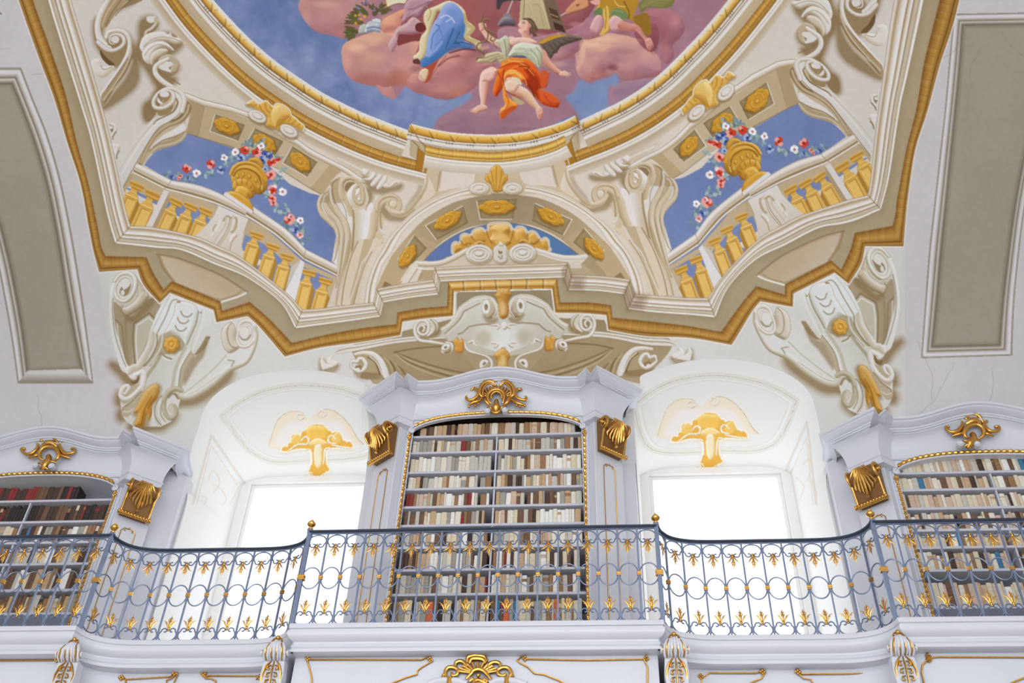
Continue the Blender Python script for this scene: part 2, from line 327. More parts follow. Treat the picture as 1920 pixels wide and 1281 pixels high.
def clouds():
    region('ceiling_fresco:cloud')
    fill(Q1('556,-90! 562,0 566,30 590,58 620,66 648,70 672,120 690,140 720,158 741,184 766,160 815,180 850,182 880,172 846,206 820,222 814,236 812,243 840,248 925,253 1010,243 1080,216 1100,240! 1150,235! 1300,120! 1400,-20! 1430,-90!'),(168,124,140),n=5)
    for s,b,h,l,w in ((Q1('562,0 566,30 592,58 622,66 655,70 700,20 700,-40 600,-60'),(194,142,144),(214,162,146),(172,118,122),24),
        (Q1('640,100 644,84 660,74 700,60 735,55 790,70 835,75 850,110 860,150 800,175 752,160 725,163 690,160 660,150 645,130'),(196,144,142),(228,176,150),(170,106,102),30),
        (Q1('705,158 722,164 735,162 741,180 736,186 715,175'),(196,138,136),(206,150,140),(188,124,124),8),
        (Q1('764,150 800,120 850,96 900,100 930,120 905,150 880,172 850,186 822,186 796,178 772,170'),(188,128,130),(212,160,148),(160,100,104),26),
        (Q1('716,40 740,24 766,16 772,40 760,60 740,62 718,60'),(206,140,124),(232,170,132),(180,112,106),14),
        (Q1('1006,60 1040,56 1070,80 1110,70 1140,62 1190,72 1230,100 1240,130 1220,150 1180,152 1156,148 1130,146 1110,158 1092,150 1080,130 1085,110 1040,110 1010,90'),(200,148,146),(228,180,160),(160,108,116),24),
        (Q1('1080,90 1110,74 1150,66 1195,74 1215,96 1235,120 1236,140 1190,150 1165,138 1140,130 1110,156 1092,140 1082,120'),(192,140,144),(230,186,160),(158,104,112),28),
        (Q1('1060,60 1070,44 1100,34 1130,40 1140,60 1105,74 1075,68'),(180,124,140),(190,134,150),(160,104,112),12),
        (Q1('1206,26 1240,16 1270,26 1284,50 1276,70 1262,84 1264,104 1250,120 1236,100 1240,74 1226,50'),(170,112,124),(190,128,134),(148,92,104),16),
        (Q1('1190,60 1226,44 1236,70 1226,96 1206,90'),(150,88,94),(160,98,104),(140,80,88),14),
        (Q1('820,236 840,216 880,204 900,222 960,230 1010,240 925,251 850,248'),(156,120,138),(170,132,146),(150,112,130),12),
        (Q1('1150,160 1190,150 1240,146 1200,180 1160,204 1132,216 1140,190'),(158,124,148),(176,140,156),(146,114,138),14),
        (Q1('770,-60 1110,-60 1110,20 1050,60 900,80 880,40 780,20'),(160,96,100),(176,112,110),(140,80,84),20),
        (Q1('934,56 958,50 990,58 1010,70 1040,62 1060,70 1090,60 1090,90 1060,110 1020,120 960,90 936,76'),(172,124,140),(184,136,150),(160,104,112),14)):
        relief(s,b,h,l,w)
    # brushed highlights and shadows
    for x,y,rx,ry,c,a in ((700,110,34,18,(226,172,146),.6),(672,96,26,12,(228,180,150),.5),(700,150,50,14,(178,112,104),.5),(750,146,30,22,(190,112,88),.5),(850,140,36,14,(176,110,110),.5),(860,165,30,14,(206,150,130),.4),(625,20,40,22,(208,156,146),.5),(650,52,30,12,(176,114,112),.6),(730,38,22,14,(240,182,140),.6),(785,95,20,16,(228,168,136),.6),(875,110,40,16,(150,86,90),.5),(830,120,50,20,(204,150,144),.5),(1130,90,34,14,(234,186,156),.6),(1105,120,22,30,(226,176,152),.4),(1150,115,30,20,(176,126,144),.5),(1112,146,30,14,(182,112,108),.6),(1150,126,14,8,(128,64,70),.7),(1190,110,24,16,(206,150,144),.5),(1215,130,26,14,(168,128,150),.5),(1040,100,30,14,(206,156,150),.5),(920,180,40,22,(150,108,124),.5),(1010,175,36,20,(170,130,142),.5),(930,160,24,18,(168,110,112),.5),(1240,66,20,30,(150,86,92),.4),(1180,190,40,20,(174,140,160),.4),(1060,180,40,20,(160,122,140),.4),(940,225,60,16,(150,112,130),.4),(1250,160,40,20,(140,126,160),.4),(700,80,20,8,(232,184,150),.5)):
        puff(x,y,rx,ry,c,a)
    for x,y,rx,ry,c,a in ((668,88,22,10,(238,196,166),.75),(700,72,34,9,(236,190,162),.6),(650,112,12,26,(226,168,152),.6),(742,62,30,8,(240,184,148),.6),(800,78,34,10,(238,182,142),.7),(835,92,22,12,(226,166,142),.5),(690,128,40,10,(206,148,140),.6),(760,118,26,16,(214,150,138),.6),(782,130,20,10,(148,92,96),.6),(800,150,30,8,(150,94,98),.5),(842,112,34,10,(222,160,146),.6),(870,98,24,8,(212,144,138),.6),(870,130,34,10,(170,108,112),.6),(858,176,26,8,(212,132,104),.6),(828,168,24,8,(210,152,134),.5),(720,172,18,8,(206,152,144),.6),(574,30,12,26,(214,164,154),.6),(610,8,36,10,(222,176,160),.7),(640,60,20,8,(204,132,128),.5),(1092,96,8,30,(240,200,170),.8),(1108,84,26,7,(242,202,170),.8),(1140,74,34,7,(240,196,164),.7),(1180,76,28,7,(222,170,150),.6),(1085,118,8,20,(236,190,166),.6),(1160,96,30,10,(168,120,136),.6),(1130,110,24,12,(212,160,152),.5),(1172,124,24,12,(216,168,156),.5),(1208,104,14,18,(216,168,158),.5),(1120,140,14,10,(196,130,122),.6),(1050,78,22,8,(212,164,160),.6),(1040,120,30,9,(222,176,166),.6),(1002,110,22,16,(176,128,142),.5),(960,64,20,7,(192,142,152),.6),(1010,66,24,6,(196,148,158),.6),(1080,46,18,7,(204,150,156),.6),(1118,44,18,8,(196,140,146),.5),(1265,40,14,18,(206,148,150),.5),(1250,100,12,20,(186,128,136),.5),(900,100,34,12,(146,84,90),.6),(890,150,30,12,(170,118,126),.5),(920,210,40,12,(176,136,146),.5),(980,212,40,12,(172,134,148),.5),(1030,200,30,12,(174,134,146),.4),(880,70,18,30,(132,68,70),.6),(920,40,26,24,(150,80,84),.5),(1170,60,20,8,(150,90,92),.5),(1226,84,10,24,(134,72,78),.5)):
        puff(x,y,rx,ry,c,a)
    # blue openings
    region('ceiling_fresco:sky')
    for s in (Q1('1060,182 1075,172 1086,150 1106,156 1120,150 1140,146 1152,138 1160,146 1158,158 1142,164 1140,190 1136,214 1100,228! 1082,214! 1074,200'),Q1('845,188 870,178 880,174 884,184 860,200 838,210 822,222 812,240! 790,240! 780,230!')):
        fill(s,(130,148,190),soft=3)
    n=vnoise(9,26)[...,None]; m=np.isin(CV.tag,[TAGS.index(t) for t in ('ceiling_fresco:cloud','ceiling_fresco:sky')]); CV.img[m]+=(n*np.array((16,13,13),np.float32))[m]
def limb(pts,w,base=(228,182,164),hi=(244,214,196),lo=(176,104,88),L=(-.6,-.5)): tube(pts,w,base,hi,lo,L)
def toes(x,y,dx,dy,n=5,c=(224,170,150)):
    for i in range(n): 
        px,py=x+dx*i,y+dy*i; line([(px,py,0),(px+.6,py+3.5-.3*i,0)],2.1-.15*i,c,1); line([(px+1.1,py,0),(px+1.6,py+3,0)],.6,(150,84,70),.7)
def figures():
    # easel/tower, flask, bellows
    region('ceiling_fresco:painted_tower')
    fill(M_('650,-60! 650,0! 645,250! 975,310! 1145,355! 1000,-60!'),(122,104,82)); fill(M_('705,0! 690,-60! 880,-60! 975,310! 740,300! 640,240! 655,0!'),('g',(206,190,150),(190,172,132),(980,0),(1030,50)))
    line(M_('695,0! 685,200!'),1.6,(140,116,80),.9); line(M_('870,0! 960,300!'),1.2,(226,212,176),.9); fill(M_('950,80! 1040,110! 1075,220! 985,190!'),(92,66,50)); fill(M_('1000,230! 1100,270! 1130,345! 1020,310!'),(80,48,40)); line(M_('975,150! 1050,180!'),2,(190,160,110),.8)
    line(M_('770,50 850,60 880,200 900,280'),1,(150,126,92),.7); line(M_('720,40 760,120 750,220'),.8,(160,138,104),.6)
    region('ceiling_fresco:flask')
    line(M_('590,-40! 515,140!'),2.6,(196,188,190),1,tag=True); relief(M_('420,280 425,230 450,195 480,180 545,180 580,200 600,240 590,275 510,270'),(112,104,112),(170,166,172),(70,62,72),8); fill(M_('470,160 490,142 540,145 555,165 545,178 480,178'),(140,132,138))
    fill(M_('400,-60! 400,80 430,95 470,30 560,5 660,8! 660,-60!'),(74,66,74))
    region('ceiling_fresco:bellows')
    relief(N_('340,110 400,40 460,-10! 560,-40! 590,40 560,90 380,150 360,160'),(214,152,112),(238,184,144),(150,92,60),4,edgecol=(120,70,46)); line(N_('290,165! 345,135!'),1.6,(226,222,220),1); fill(N_('450,50 480,40 490,55 460,70'),(150,90,60))
    # standing right-hand figure: ochre and green drapery, bare knees
    region('ceiling_fresco:robed_figure')
    fill(N_('640,-60! 680,40 640,130 700,150 740,190 760,290 700,365 740,370 800,330 880,260 1000,200 1110,280 1230,370 1240,260 1220,160 1180,130 1060,200 1110,40! 1110,-60!'),(184,140,48))
    fill(N_('1060,180 1180,135 1220,160 1240,260 1230,370 1160,340 1080,250'),(150,116,40)); fill(N_('735,120 780,60 800,130 800,290 780,330 735,370 700,365 750,260'),(226,186,96)); line(N_('760,60 770,180 760,300'),2.2,(170,124,40),.8); line(N_('960,20 1010,120 1010,200'),3,(120,88,30),.7); line(N_('860,10 900,60 970,70'),2.4,(236,200,116),.8); line(N_('700,20 690,70 650,110'),2.2,(232,196,108),.8)
    fill(N_('640,150 650,110 700,80 735,110 725,160 690,160'),(110,132,84)); fill(N_('800,180 830,110 900,90 980,130 1000,200 920,200 850,160'),(116,140,90)); line(N_('810,150 860,110 950,130'),1.4,(160,180,130),.8)
    relief(N_('640,200 680,160 720,170 735,230 720,310 680,360 620,330 600,290'),(216,168,170),(236,200,196),(170,110,108),7); relief(N_('800,230 830,180 870,165 930,200 960,250 930,320 870,340 820,310'),(218,170,170),(238,206,202),(166,104,104),8)
    limb(N_('940,270 1020,290 1100,300 1180,400 1225,450'),[17,15,10,7,8],(206,140,124),(228,176,160),(156,84,70)); relief(N_('1180,430 1230,400 1265,450 1270,500 1240,540 1210,520 1190,470'),(212,150,140),(232,184,172),(150,84,76),5)
    for i in range(5): line([(1000+(1215+i*11)/5.644,(490-i*3)/5.644,0),(1000+(1220+i*11)/5.644,(535-i*9)/5.644,0)],.7,(140,70,60),.8)
    fill(N_('600,20 640,0 700,-20 700,40 650,50'),(226,170,156)); fill(N_('1115,40 1200,-30! 1500,-60! 1480,50 1380,90 1230,80 1150,130 1120,100'),(128,124,72)); 
    for k in range(7): line(N_('%d,%d %d,%d %d,%d'%(1130+k*8,90-k*14,1220+k*20,60-k*14,1380+k*18,70-k*16)),1,(168,160,100),.7)
    # seated left-hand figure: blue and cream robe over a mauve cloak
    region('ceiling_fresco:seated_figure')
    fill(K_('1125,50 1190,-60! 1900,-60! 1900,260 1850,420 1700,500 1560,560 1480,640 1360,720 1240,660 1210,640 1290,420 1230,430 1060,450 1000,420 1090,240 1080,190 1130,110'),(166,96,96),n=6)
    relief(K_('1125,50 1190,-20 1330,-40 1420,10 1330,120 1270,190 1180,190 1130,240 1090,220 1110,150'),(188,146,160),(214,178,186),(130,80,92),9); line(K_('1160,100 1230,90 1290,60 1380,20'),2.2,(132,88,100),.7); line(K_('1150,180 1220,130 1310,80'),1.6,(222,192,198),.7)
    relief(K_('945,480 1000,380 1040,300 1130,250 1210,180 1290,230 1350,300 1330,330 1240,350 1130,360 1060,370 1070,430 1040,480 990,550'),(200,160,168),(226,196,198),(150,100,112),7); fill(K_('1240,260 1300,240 1350,300 1300,340 1240,320'),(110,50,50))
    fill(K_('1060,370 1180,370 1290,360 1290,430 1200,440 1100,470 1050,480'),(134,66,66))
    relief(K_('1280,440 1300,380 1350,310 1320,200 1350,110 1460,60 1580,10 1680,40 1760,120 1780,210 1860,290 1810,380 1920,440 1920,520 1860,470 1760,410 1700,300 1500,120 1430,220 1370,420 1350,560 1290,650 1210,610 1270,540'),(220,208,166),(242,236,208),(164,146,96),6)
    relief(K_('1490,140 1540,50 1620,25 1700,80 1760,190 1760,300 1740,420 1780,440 1850,500 1750,510 1640,500 1560,560 1480,620 1330,710 1290,650 1340,590 1350,520 1370,400 1420,260 1460,200'),(124,152,212),(176,192,236),(56,104,160),14)
    fill(K_('1500,480 1620,300 1760,280 1745,430 1850,500 1700,515 1570,560 1480,600 1400,640'),(74,118,176),.75,soft=5); fill(K_('1290,650 1340,600 1400,600 1560,530 1500,600 1330,712'),(62,116,180),.8,soft=2)
    for s,w,c in (('1500,190 1560,160 1620,190',2,(226,222,240)),('1560,230 1620,200 1650,240',2,(226,222,240)),('1450,260 1490,290 1420,380 1400,520',2.2,(84,116,184)),('1490,300 1520,400 1440,480',1.6,(90,124,190)),('1640,300 1600,400 1560,500',2.2,(50,84,140)),('1700,340 1660,440 1700,470',2.4,(70,84,120)),('1350,60 1400,130 1370,220',1.8,(170,150,100)),('1640,460 1740,450 1830,480',2.4,(40,84,130)),('1380,560 1440,540 1520,440',1.8,(160,180,226)),('1600,560 1750,520 1870,530',3,(110,50,56)),('1480,700 1580,620 1700,590',3.5,(150,84,84))): line(K_(s),w,c,.85)
    fill(K_('1210,640 1260,620 1290,660 1270,680 1215,670'),(100,56,56)); fill(K_('1310,720 1360,700 1460,650 1480,640 1430,740 1370,860 1320,870 1360,760'),(176,80,54)); relief(K_('1270,800 1290,750 1330,725 1370,740 1370,790 1340,860 1310,865 1275,840'),(226,200,164),(240,224,196),(180,120,96),4)
    toes(560+1277/5.644,800/5.644,1.6,1.6); line(K_('1380,850 1480,690 1560,590'),1.2,(140,50,40),.7)
    region('ceiling_fresco:book'); fill(K_('920,-60! 915,0 935,95 985,60 1060,40 1120,40! 1180,-60!'),(232,222,196)); line(K_('915,-20! 935,95!'),2.4,(206,140,40),1); line(K_('935,92 985,58 1060,38 1120,44'),1.6,(120,70,40),.9)
    region('ceiling_fresco:plants')
    r=random.Random(4); lf=(96,94,58)
    for (x,y,a,l) in [(620,200,200,150),(650,170,190,140),(600,240,185,140),(560,300,180,60),(560,340,160,80),(600,370,150,90),(640,330,170,150),(700,120,215,130),(680,90,200,100),(720,60,240,60),(780,100,260,80),(830,130,280,70),(860,90,300,90),(880,150,310,60),(920,110,330,60),(640,140,210,90),(560,380,140,60),(730,160,230,120),(800,170,280,110),(600,300,170,110),(860,120,350,70),(690,250,200,180)]:
        for k in range(6):
            t=k/6; bx=x+math.cos(math.radians(a))*l*t*.7; by=y+math.sin(math.radians(a))*l*t*.5
            for sgn in (-1,1):
                b=math.radians(a+sgn*38); col=(lf[0]+r.randint(-18,22),lf[1]+r.randint(-16,20),lf[2]+r.randint(-12,14)); line(K_('%f,%f %f,%f'%(bx,by,bx+math.cos(b)*40,by+math.sin(b)*30)),2.2,col,.95,tag=True)
    for x,y in ((640,160),(660,205),(600,165),(605,245),(695,180),(700,170)): fill([(560+(x+dx)/5.644,(y+dy)/5.644,0) for dx,dy in ((-14,0),(0,-14),(14,0),(0,14))],(226,168,56))
    for x,y in ((640,90),(720,20),(690,40),(735,30),(620,80),(800,110)): fill([(560+(x+dx)/5.644,(y+dy)/5.644,0) for dx,dy in ((-18,0),(0,-14),(18,0),(0,12))],(136,124,176))
    region('ceiling_fresco:ceramic_jar')
    relief(K_('640,355 638,300 660,270 700,270 712,300 708,350'),(186,190,182),(222,222,216),(120,126,122),4); fill(K_('665,262 690,250 712,262 700,275 670,275'),(190,194,188))
    relief(K_('708,350 705,290 730,240 780,222 840,226 870,250 865,300 862,345 780,335'),(196,204,208),(232,234,234),(120,130,150),6); fill(K_('775,215 800,198 850,200 870,225 850,240 800,230'),(216,220,222)); line(K_('725,300 790,285 860,300'),3,(96,112,156),.8); line(K_('735,250 790,235 860,245'),1,(110,124,160),.8); line(K_('720,330 790,315 860,330'),1.2,(96,112,156),.7)
    # the winged youth
    region('ceiling_fresco:winged_youth')
    relief(M_('850,440 920,400 1000,370 1120,365 1230,375 1310,410 1200,450 1090,490 1060,520 1040,560 1010,570 980,615 950,600 900,520'),(112,96,84),(150,134,112),(70,58,54),6); fill(M_('845,450 930,400 1010,372 1100,368 1150,372 1040,400 960,430 890,460'),(206,158,52))
    for s in ('960,470 1020,540','1000,450 1060,520','1050,440 1110,480','1110,420 1180,440','900,500 980,600','1160,400 1250,410'): line(M_(s),1,(60,48,46),.8)
    relief(M_('190,650 260,590 330,560 430,548 500,590 530,620 450,670 400,640 350,670 280,665 230,668'),(198,184,144),(226,216,184),(140,120,90),5); 
    for s in ('260,620 350,590 430,570','300,650 380,610 470,590','360,665 410,630 480,610'): line(M_(s),1,(110,90,66),.8)
    # raised arm with snake
    limb(M_('560,430 470,470 390,440 320,400 270,330 250,280'),[16,13,12,11,10,11]); relief(M_('390,440 440,410 500,375 540,420 545,480 510,610 470,580 440,500'),(196,196,168),(226,228,208),(130,126,92),6); line(M_('480,420 500,500 500,590'),1.6,(120,116,84),.8)
    relief(M_('212,280 215,250 250,238 290,255 295,290 275,310 230,330'),(228,180,164),(244,212,198),(170,100,84),3.5)
    for k in range(4): line(M_('%d,%d %d,%d'%(240+k*4,255+k*14,288,250+k*16)),.7,(160,90,76),.8)
    for k in range(5): line(M_('%d,%d %d,%d'%(235+k*17,500-k*4,250+k*17,528-k*5)),1.8,(224,166,148),.9)
    # head
    relief(M_('625,270 650,230 680,205 730,200 760,240 750,300 730,350 690,375 650,350 630,330 640,300'),(236,190,172),(248,218,204),(190,118,98),6,(-.8,-.3)); fill(M_('665,205 710,190 770,200 810,250 840,320 810,340 830,380 790,390 775,350 755,370 750,300 770,270 745,240 720,215 690,210'),(104,80,62)); 
    for s in ('720,200 790,260 800,340','760,220 820,280 840,310','700,200 760,240 770,330'): line(M_(s),1.2,(150,120,92),.8)
    line(M_('674,248 690,240 700,250'),1.1,(90,50,40),.95); line(M_('668,236 686,226 704,234'),.9,(120,76,60),.8); line(M_('640,296 650,300 658,294'),1.1,(190,70,60),.95); line(M_('624,268 640,280 634,288'),.9,(170,96,80),.8); fill(M_('738,265 752,255 756,280 742,290'),(216,150,130)); line(M_('700,360 740,330 752,290'),1.6,(190,110,90),.6)
    limb(M_('700,360 715,400 735,430'),[13,14,17],(222,160,140),(240,200,182),(180,104,84))
    relief(M_('540,430 600,400 680,395 770,410 830,450 760,470 640,460 570,480'),(234,192,176),(246,218,204),(190,124,106),5)
    # far arm
    limb(M_('890,560 930,650 1010,730 1090,780'),[13,14,11,8],(218,160,138),(240,204,184),(160,84,62),(-.3,-.9)); relief(M_('1060,790 1090,755 1140,755 1165,780 1150,805 1100,808'),(232,188,166),(244,210,190),(180,110,90),3)
    for dx,dy in ((1185,770),(1188,790),(1170,808),(1140,812),(1120,745)): line(M_('1130,782 %d,%d'%(dx,dy)),1.5,(234,188,166),1)
    # tunic
    relief(M_('525,600 560,520 600,470 680,448 790,465 850,480 885,540 885,620 860,720 815,690 750,640 620,600'),(204,206,184),(232,234,222),(136,136,104),9)
    for s,c in (('640,480 700,500 800,490',(236,238,228)),('560,580 650,560 740,580',(150,154,128)),('760,520 830,600 850,690',(130,126,92)),('820,500 870,570 880,640',(140,136,100)),('700,540 790,610 820,680',(160,160,132)),('600,520 690,520 780,550',(170,174,152))): line(M_(s),1.4,c,.8)
    fill(M_('560,600 620,588 690,592 720,612 650,618 590,612'),(86,92,130))
    # orange drapery
    OR=(226,96,34); OY=(240,160,60); OD=(150,44,14)
    relief(M_('430,730 450,670 500,630 560,612 640,612 720,620 780,660 830,730 870,780 900,800 950,760 960,770 930,920 870,925 850,940 960,980 1060,1060 1060,1120 1020,1140 900,1110 840,1060 780,980 700,880 640,830 560,800 490,840 480,900 400,1020 360,970 380,870 400,780 330,730 350,705'),OR,OY,OD,8)
    relief(M_('470,850 500,760 600,740 700,830 640,880 560,820 500,840 490,930 530,1030 620,1110 600,1150 540,1160 470,1250 440,1250 440,1160 490,1110 470,1030'),(240,150,54),(250,200,110),(196,80,30),7)
    fill(M_('700,730 790,760 860,860 880,920 840,960 850,1050 760,960 690,860 740,820'),(156,44,16),.85,soft=3); fill(M_('870,760 950,770 925,915 870,925'),(214,92,50),.9); fill(M_('850,950 960,985 1060,1065 1010,1085 900,1060'),(220,96,48),.9); fill(M_('445,1190 520,1150 590,1120 600,1150 480,1250 445,1250'),(206,86,30),.8)
    for s,w,c in (('440,720 540,680 660,670 760,700',1.8,(170,60,20)),('460,690 560,650 680,650',2,(246,176,84)),('480,650 600,630 720,640',2,(226,130,50)),('500,760 620,700 720,720 800,800',2,(244,150,60)),('640,770 700,840 720,900',1.8,(250,176,80)),('360,730 430,790 440,880 400,980',2.4,(196,74,28)),('480,740 470,820 480,900',2,(150,48,20)),('640,700 740,710 730,730',2,(96,50,20)),('500,1000 530,1080 480,1180',1.6,(200,90,30)),('820,760 860,850 850,930',1.8,(196,70,30)),('900,1000 960,1080 1040,1100',1.6,(170,60,30)),('740,900 780,960 800,1040',2.4,(110,50,16)),('520,640 620,655 700,690',1.2,(250,200,110)),('540,780 600,770 660,820',2,(250,206,120))): line(M_(s),w,c,.85)
    # legs
    limb(M_('350,770 290,800 275,870 265,980 262,1080 250,1140'),[22,20,20,17,11,9],(230,184,166),(246,218,204),(176,100,84),(-.7,-.4)); relief(M_('118,1170 170,1140 220,1110 290,1115 300,1160 230,1180 190,1205 140,1195'),(228,180,160),(244,210,194),(170,96,80),4); line(M_('120,1172 150,1160'),1,(160,90,70),.8)
    relief(M_('245,860 250,790 290,755 350,740 380,770 370,830 330,860 290,860'),(234,192,180),(248,222,210),(190,120,104),5)
    fill(M_('500,850 560,815 640,835 665,900 600,870 520,860'),(226,216,190)); fill(M_('560,1020 620,1040 700,1090 650,1110 600,1090'),(190,176,130))
    limb(M_('540,880 600,950 700,1000 780,1080 850,1160 870,1200'),[22,23,21,17,11,10],(230,190,162),(248,222,200),(170,96,70),(-.3,-.9)); relief(M_('490,880 540,845 600,860 640,900 600,970 540,980 500,950'),(236,204,180),(248,226,208),(190,124,98),6); line(M_('500,960 560,1000 600,1010'),2,(150,60,40),.8)
    relief(M_('815,1160 870,1130 895,1180 895,1220 870,1265 845,1260 825,1210'),(226,172,154),(240,200,184),(166,90,74),4)
    for k in range(5): line(M_('%d,%d %d,%d'%(850+k*10,1215-k*4,852+k*10,1255-k*12)),.7,(140,70,56),.8)
    # cream sash of the seated figure falling behind the arm, then the snake
    line(M_('60,150 90,260 160,300 80,400 200,440 210,480'),[4,8,6,7,6,3],(196,178,120),.9)
    SN=(120,100,56); tube(M_('250,160 240,210 235,240'),2.4,SN,(190,170,110),(70,56,30)); tube(M_('330,215 290,205 260,230 280,300 310,350 290,430 210,460 190,510 250,550 270,590 240,610 195,610 190,635'),2.6,SN,(196,176,116),(66,52,28)); tube(M_('300,320 360,350 390,390 370,430 335,420 345,395'),2.4,SN,(196,176,116),(66,52,28)); line(M_('360,440 380,480 410,515'),1.3,SN,.9)
# ---- ornaments (left half; mirrored for the right half)
SL=(150,126,88)
def rosette(cx,cy,rx,ry,ang,seed=0):
    ca,sa=math.cos(math.radians(ang)),math.sin(math.radians(ang)); pts=[]; r=random.Random(seed)
    for i in range(40):
        t=2*math.pi*i/40; k=1+.05*math.cos(t*6)+.025*math.cos(t*13)+r.uniform(-.012,.012); x=rx*math.copysign(abs(math.cos(t))**1.15,math.cos(t))*k; y=ry*math.copysign(abs(math.sin(t))**.9,math.sin(t))*k; pts.append((cx+x*ca-y*sa,cy+x*sa+y*ca,0))
    shadow(pts,1.5,2,3,.5,(110,86,44)); relief(pts,(206,152,50),(238,196,96),(146,98,28),4,n=3,edgecol=(140,96,30))
    e=lambda k:[(cx+rx*k*math.cos(t)*ca-ry*k*1.3*math.sin(t)*sa,cy+rx*k*math.cos(t)*sa+ry*k*1.3*math.sin(t)*ca,0) for t in np.linspace(0,2*math.pi,14,endpoint=False)]
    tube(e(.5),2.6,(214,160,58),(240,198,100),(150,100,30),closed=True,n=4); relief(e(.2),(220,168,66),(246,208,116),(150,100,30),3,n=3,edgecol=(130,86,26))
    for k in range(6):
        t=2*math.pi*(k+.5)/6; line([(cx+(rx*.55*math.cos(t))*ca-(ry*.7*math.sin(t))*sa,cy+(rx*.55*math.cos(t))*sa+(ry*.7*math.sin(t))*ca,0),(cx+(rx*.92*math.cos(t))*ca-(ry*.92*math.sin(t))*sa,cy+(rx*.92*math.cos(t))*sa+(ry*.92*math.sin(t))*ca,0)],.9,(150,100,34),.7)
def coffer(q,ros,seed=0):
    s=q; fill(s,(150,130,94)); cx=sum(p[0] for p in s)/4; cy=sum(p[1] for p in s)/4
    inner=[(cx+(p[0]-cx)*.84,cy+(p[1]-cy)*.84,1) for p in s]; fill(inner,(160,140,102)); line([s[0],s[1]],1.2,(120,98,62),.9); line([s[1],s[2]],1.6,(118,96,60),.8); line([s[2],s[3]],1.6,(232,226,214),.95); line([s[3],s[0]],1.6,(232,226,214),.95)
    rosette(*ros,seed=seed)
def flower(x,y,r,kind,rd):
    col={'r':((206,72,52),(240,170,160)),'w':((236,236,240),(250,250,252)),'b':((84,104,168),(170,186,220)),'p':((226,170,170),(246,220,220))}[kind]
    for k in range(6):
        t=2*math.pi*k/6+rd.random(); c=col[0] if rd.random()<.6 else col[1]; px,py=x+math.cos(t)*r*.55,y+math.sin(t)*r*.55
        fill([(px+math.cos(u)*r*.5,py+math.sin(u)*r*.5,0) for u in (0,1.57,3.14,4.71)],c,n=3)
    fill([(x+math.cos(u)*r*.35,y+math.sin(u)*r*.35,0) for u in (0,1.57,3.14,4.71)],{'r':(170,44,34),'w':(190,120,130),'b':(50,66,120),'p':(196,84,80)}[kind],n=3)
def leafs(x,y,rd,n=4,r=8):
    for k in range(n):
        t=rd.random()*6.28; c=rd.choice([(150,176,176),(126,152,160),(176,196,192),(104,132,146)]); L=r*(.6+rd.random()*.7); ex,ey=x+math.cos(t)*L,y+math.sin(t)*L; nx,ny=-math.sin(t)*L*.3,math.cos(t)*L*.3
        fill([(x,y,0),((x+ex)/2+nx,(y+ey)/2+ny,0),(ex,ey,0),((x+ex)/2-nx,(y+ey)/2-ny,0)],c,.9,n=3)
def balcony_scene():
    # opening to the sky, garland, urn and balustrade
    region('painted_balcony:painted_sky')
    fill(B_('450,830! 520,730 620,650 750,610 870,560 940,500 955,450! 1100,490 1500,610 1700,660! 1900,800! 2050,930! 2200,1060! ')+Q1('580,362! 606,368! 597,386!')+E_('1262,70 1290,120 1400,220 1470,310 1475,400 1440,600 1420,705! 1520,790! 1100,760! 400,400! 0,100!')+B_('760,1010!'),(118,136,184),n=6)
    fill(D_('200,200! 1900,1100! 1500,1280! 200,700!')+E_('1200,1280! 1500,900! 400,100!'),(124,140,184),tag=True)
    n=vnoise(21,40)[...,None]*np.array((22,20,18),np.float32); m=CV.tag==CUR[0]; CV.img[m]+=n[m]*.5
def soffit_strip():
    # coffered soffit strip with three rosettes behind the urn
    region('ceiling')
    st=B_('960,20! 1180,100!')+C_('0,190! 240,280 520,380 800,520 1000,660 1220,810!')+C_('1300,930! 1120,1190!')+C_('970,1110! 640,900 300,700 0,615!')+B_('1100,490! 950,445! 1020,130!')
    fill(st,('g',(192,172,138),(204,188,160),(400,230),(600,340)),n=6)
    fill(B_('960,20! 1180,100! 1095,490! 950,445! 1020,200!'),(176,154,118),.9); fill(C_('1220,810! 1350,900! 1230,1000! 1120,1190! 970,1110!'),(190,166,128),.9); line(B_('1180,100! 1095,490!'),1,(150,126,90),.6)
    line(B_('950,445! 1095,490! 1500,610!')+C_('640,900! 970,1110! 1120,1190!'),1.4,(120,100,70),.7)
    coffer(B_('1300,225! 1650,350! 1570,540! 1240,425!'),(425.3,236.6,25,14.5,22),1)
    coffer(C_('300,390! 640,545! 540,720! 215,545!'),(495.5,268,24,14.5,32),2)
    coffer(C_('750,605! 1050,795! 925,970! 640,805!'),(563,303.6,23,14,42),3)
    # arris moulding over it
    region('ceiling')
    band2(A_('1420,650! 1440,720 1500,760 1600,800 1830,890!')+C_('0,110! 200,180 420,270 700,440 830,520 1000,640 1290,790! 1420,860 1600,980 1700,1030!'),A_('1390,640! 1400,730 1470,790 1580,850 1840,960!')+C_('0,190! 180,250 400,350 670,530 800,590 950,700 1250,850! 1380,920 1560,1040 1690,1060!'),[(0,WH),(.15,(150,128,92)),(.2,WH),(.45,(234,229,224)),(.75,(206,192,168)),(.95,(180,160,126)),(1,(150,126,90))])
    line(C_('860,470 1100,560 1320,740! 1600,900!'),2.2,(206,190,164),.9); line(C_('900,400 1100,470 1300,600 1500,700 1919,860'),1.2,WH,.0)
    # wedge of fluted plaster between arris and oval frame
    fill(C_('880,430! 1100,530 1300,620 1600,740 1919,850! 1919,900! 1700,820 1600,960 1290,780 1050,620!'),('g',(224,216,206),(204,188,162),(600,270),(690,320)),.8); line(C_('1300,740! 1590,890!'),3,(232,228,222),.8)
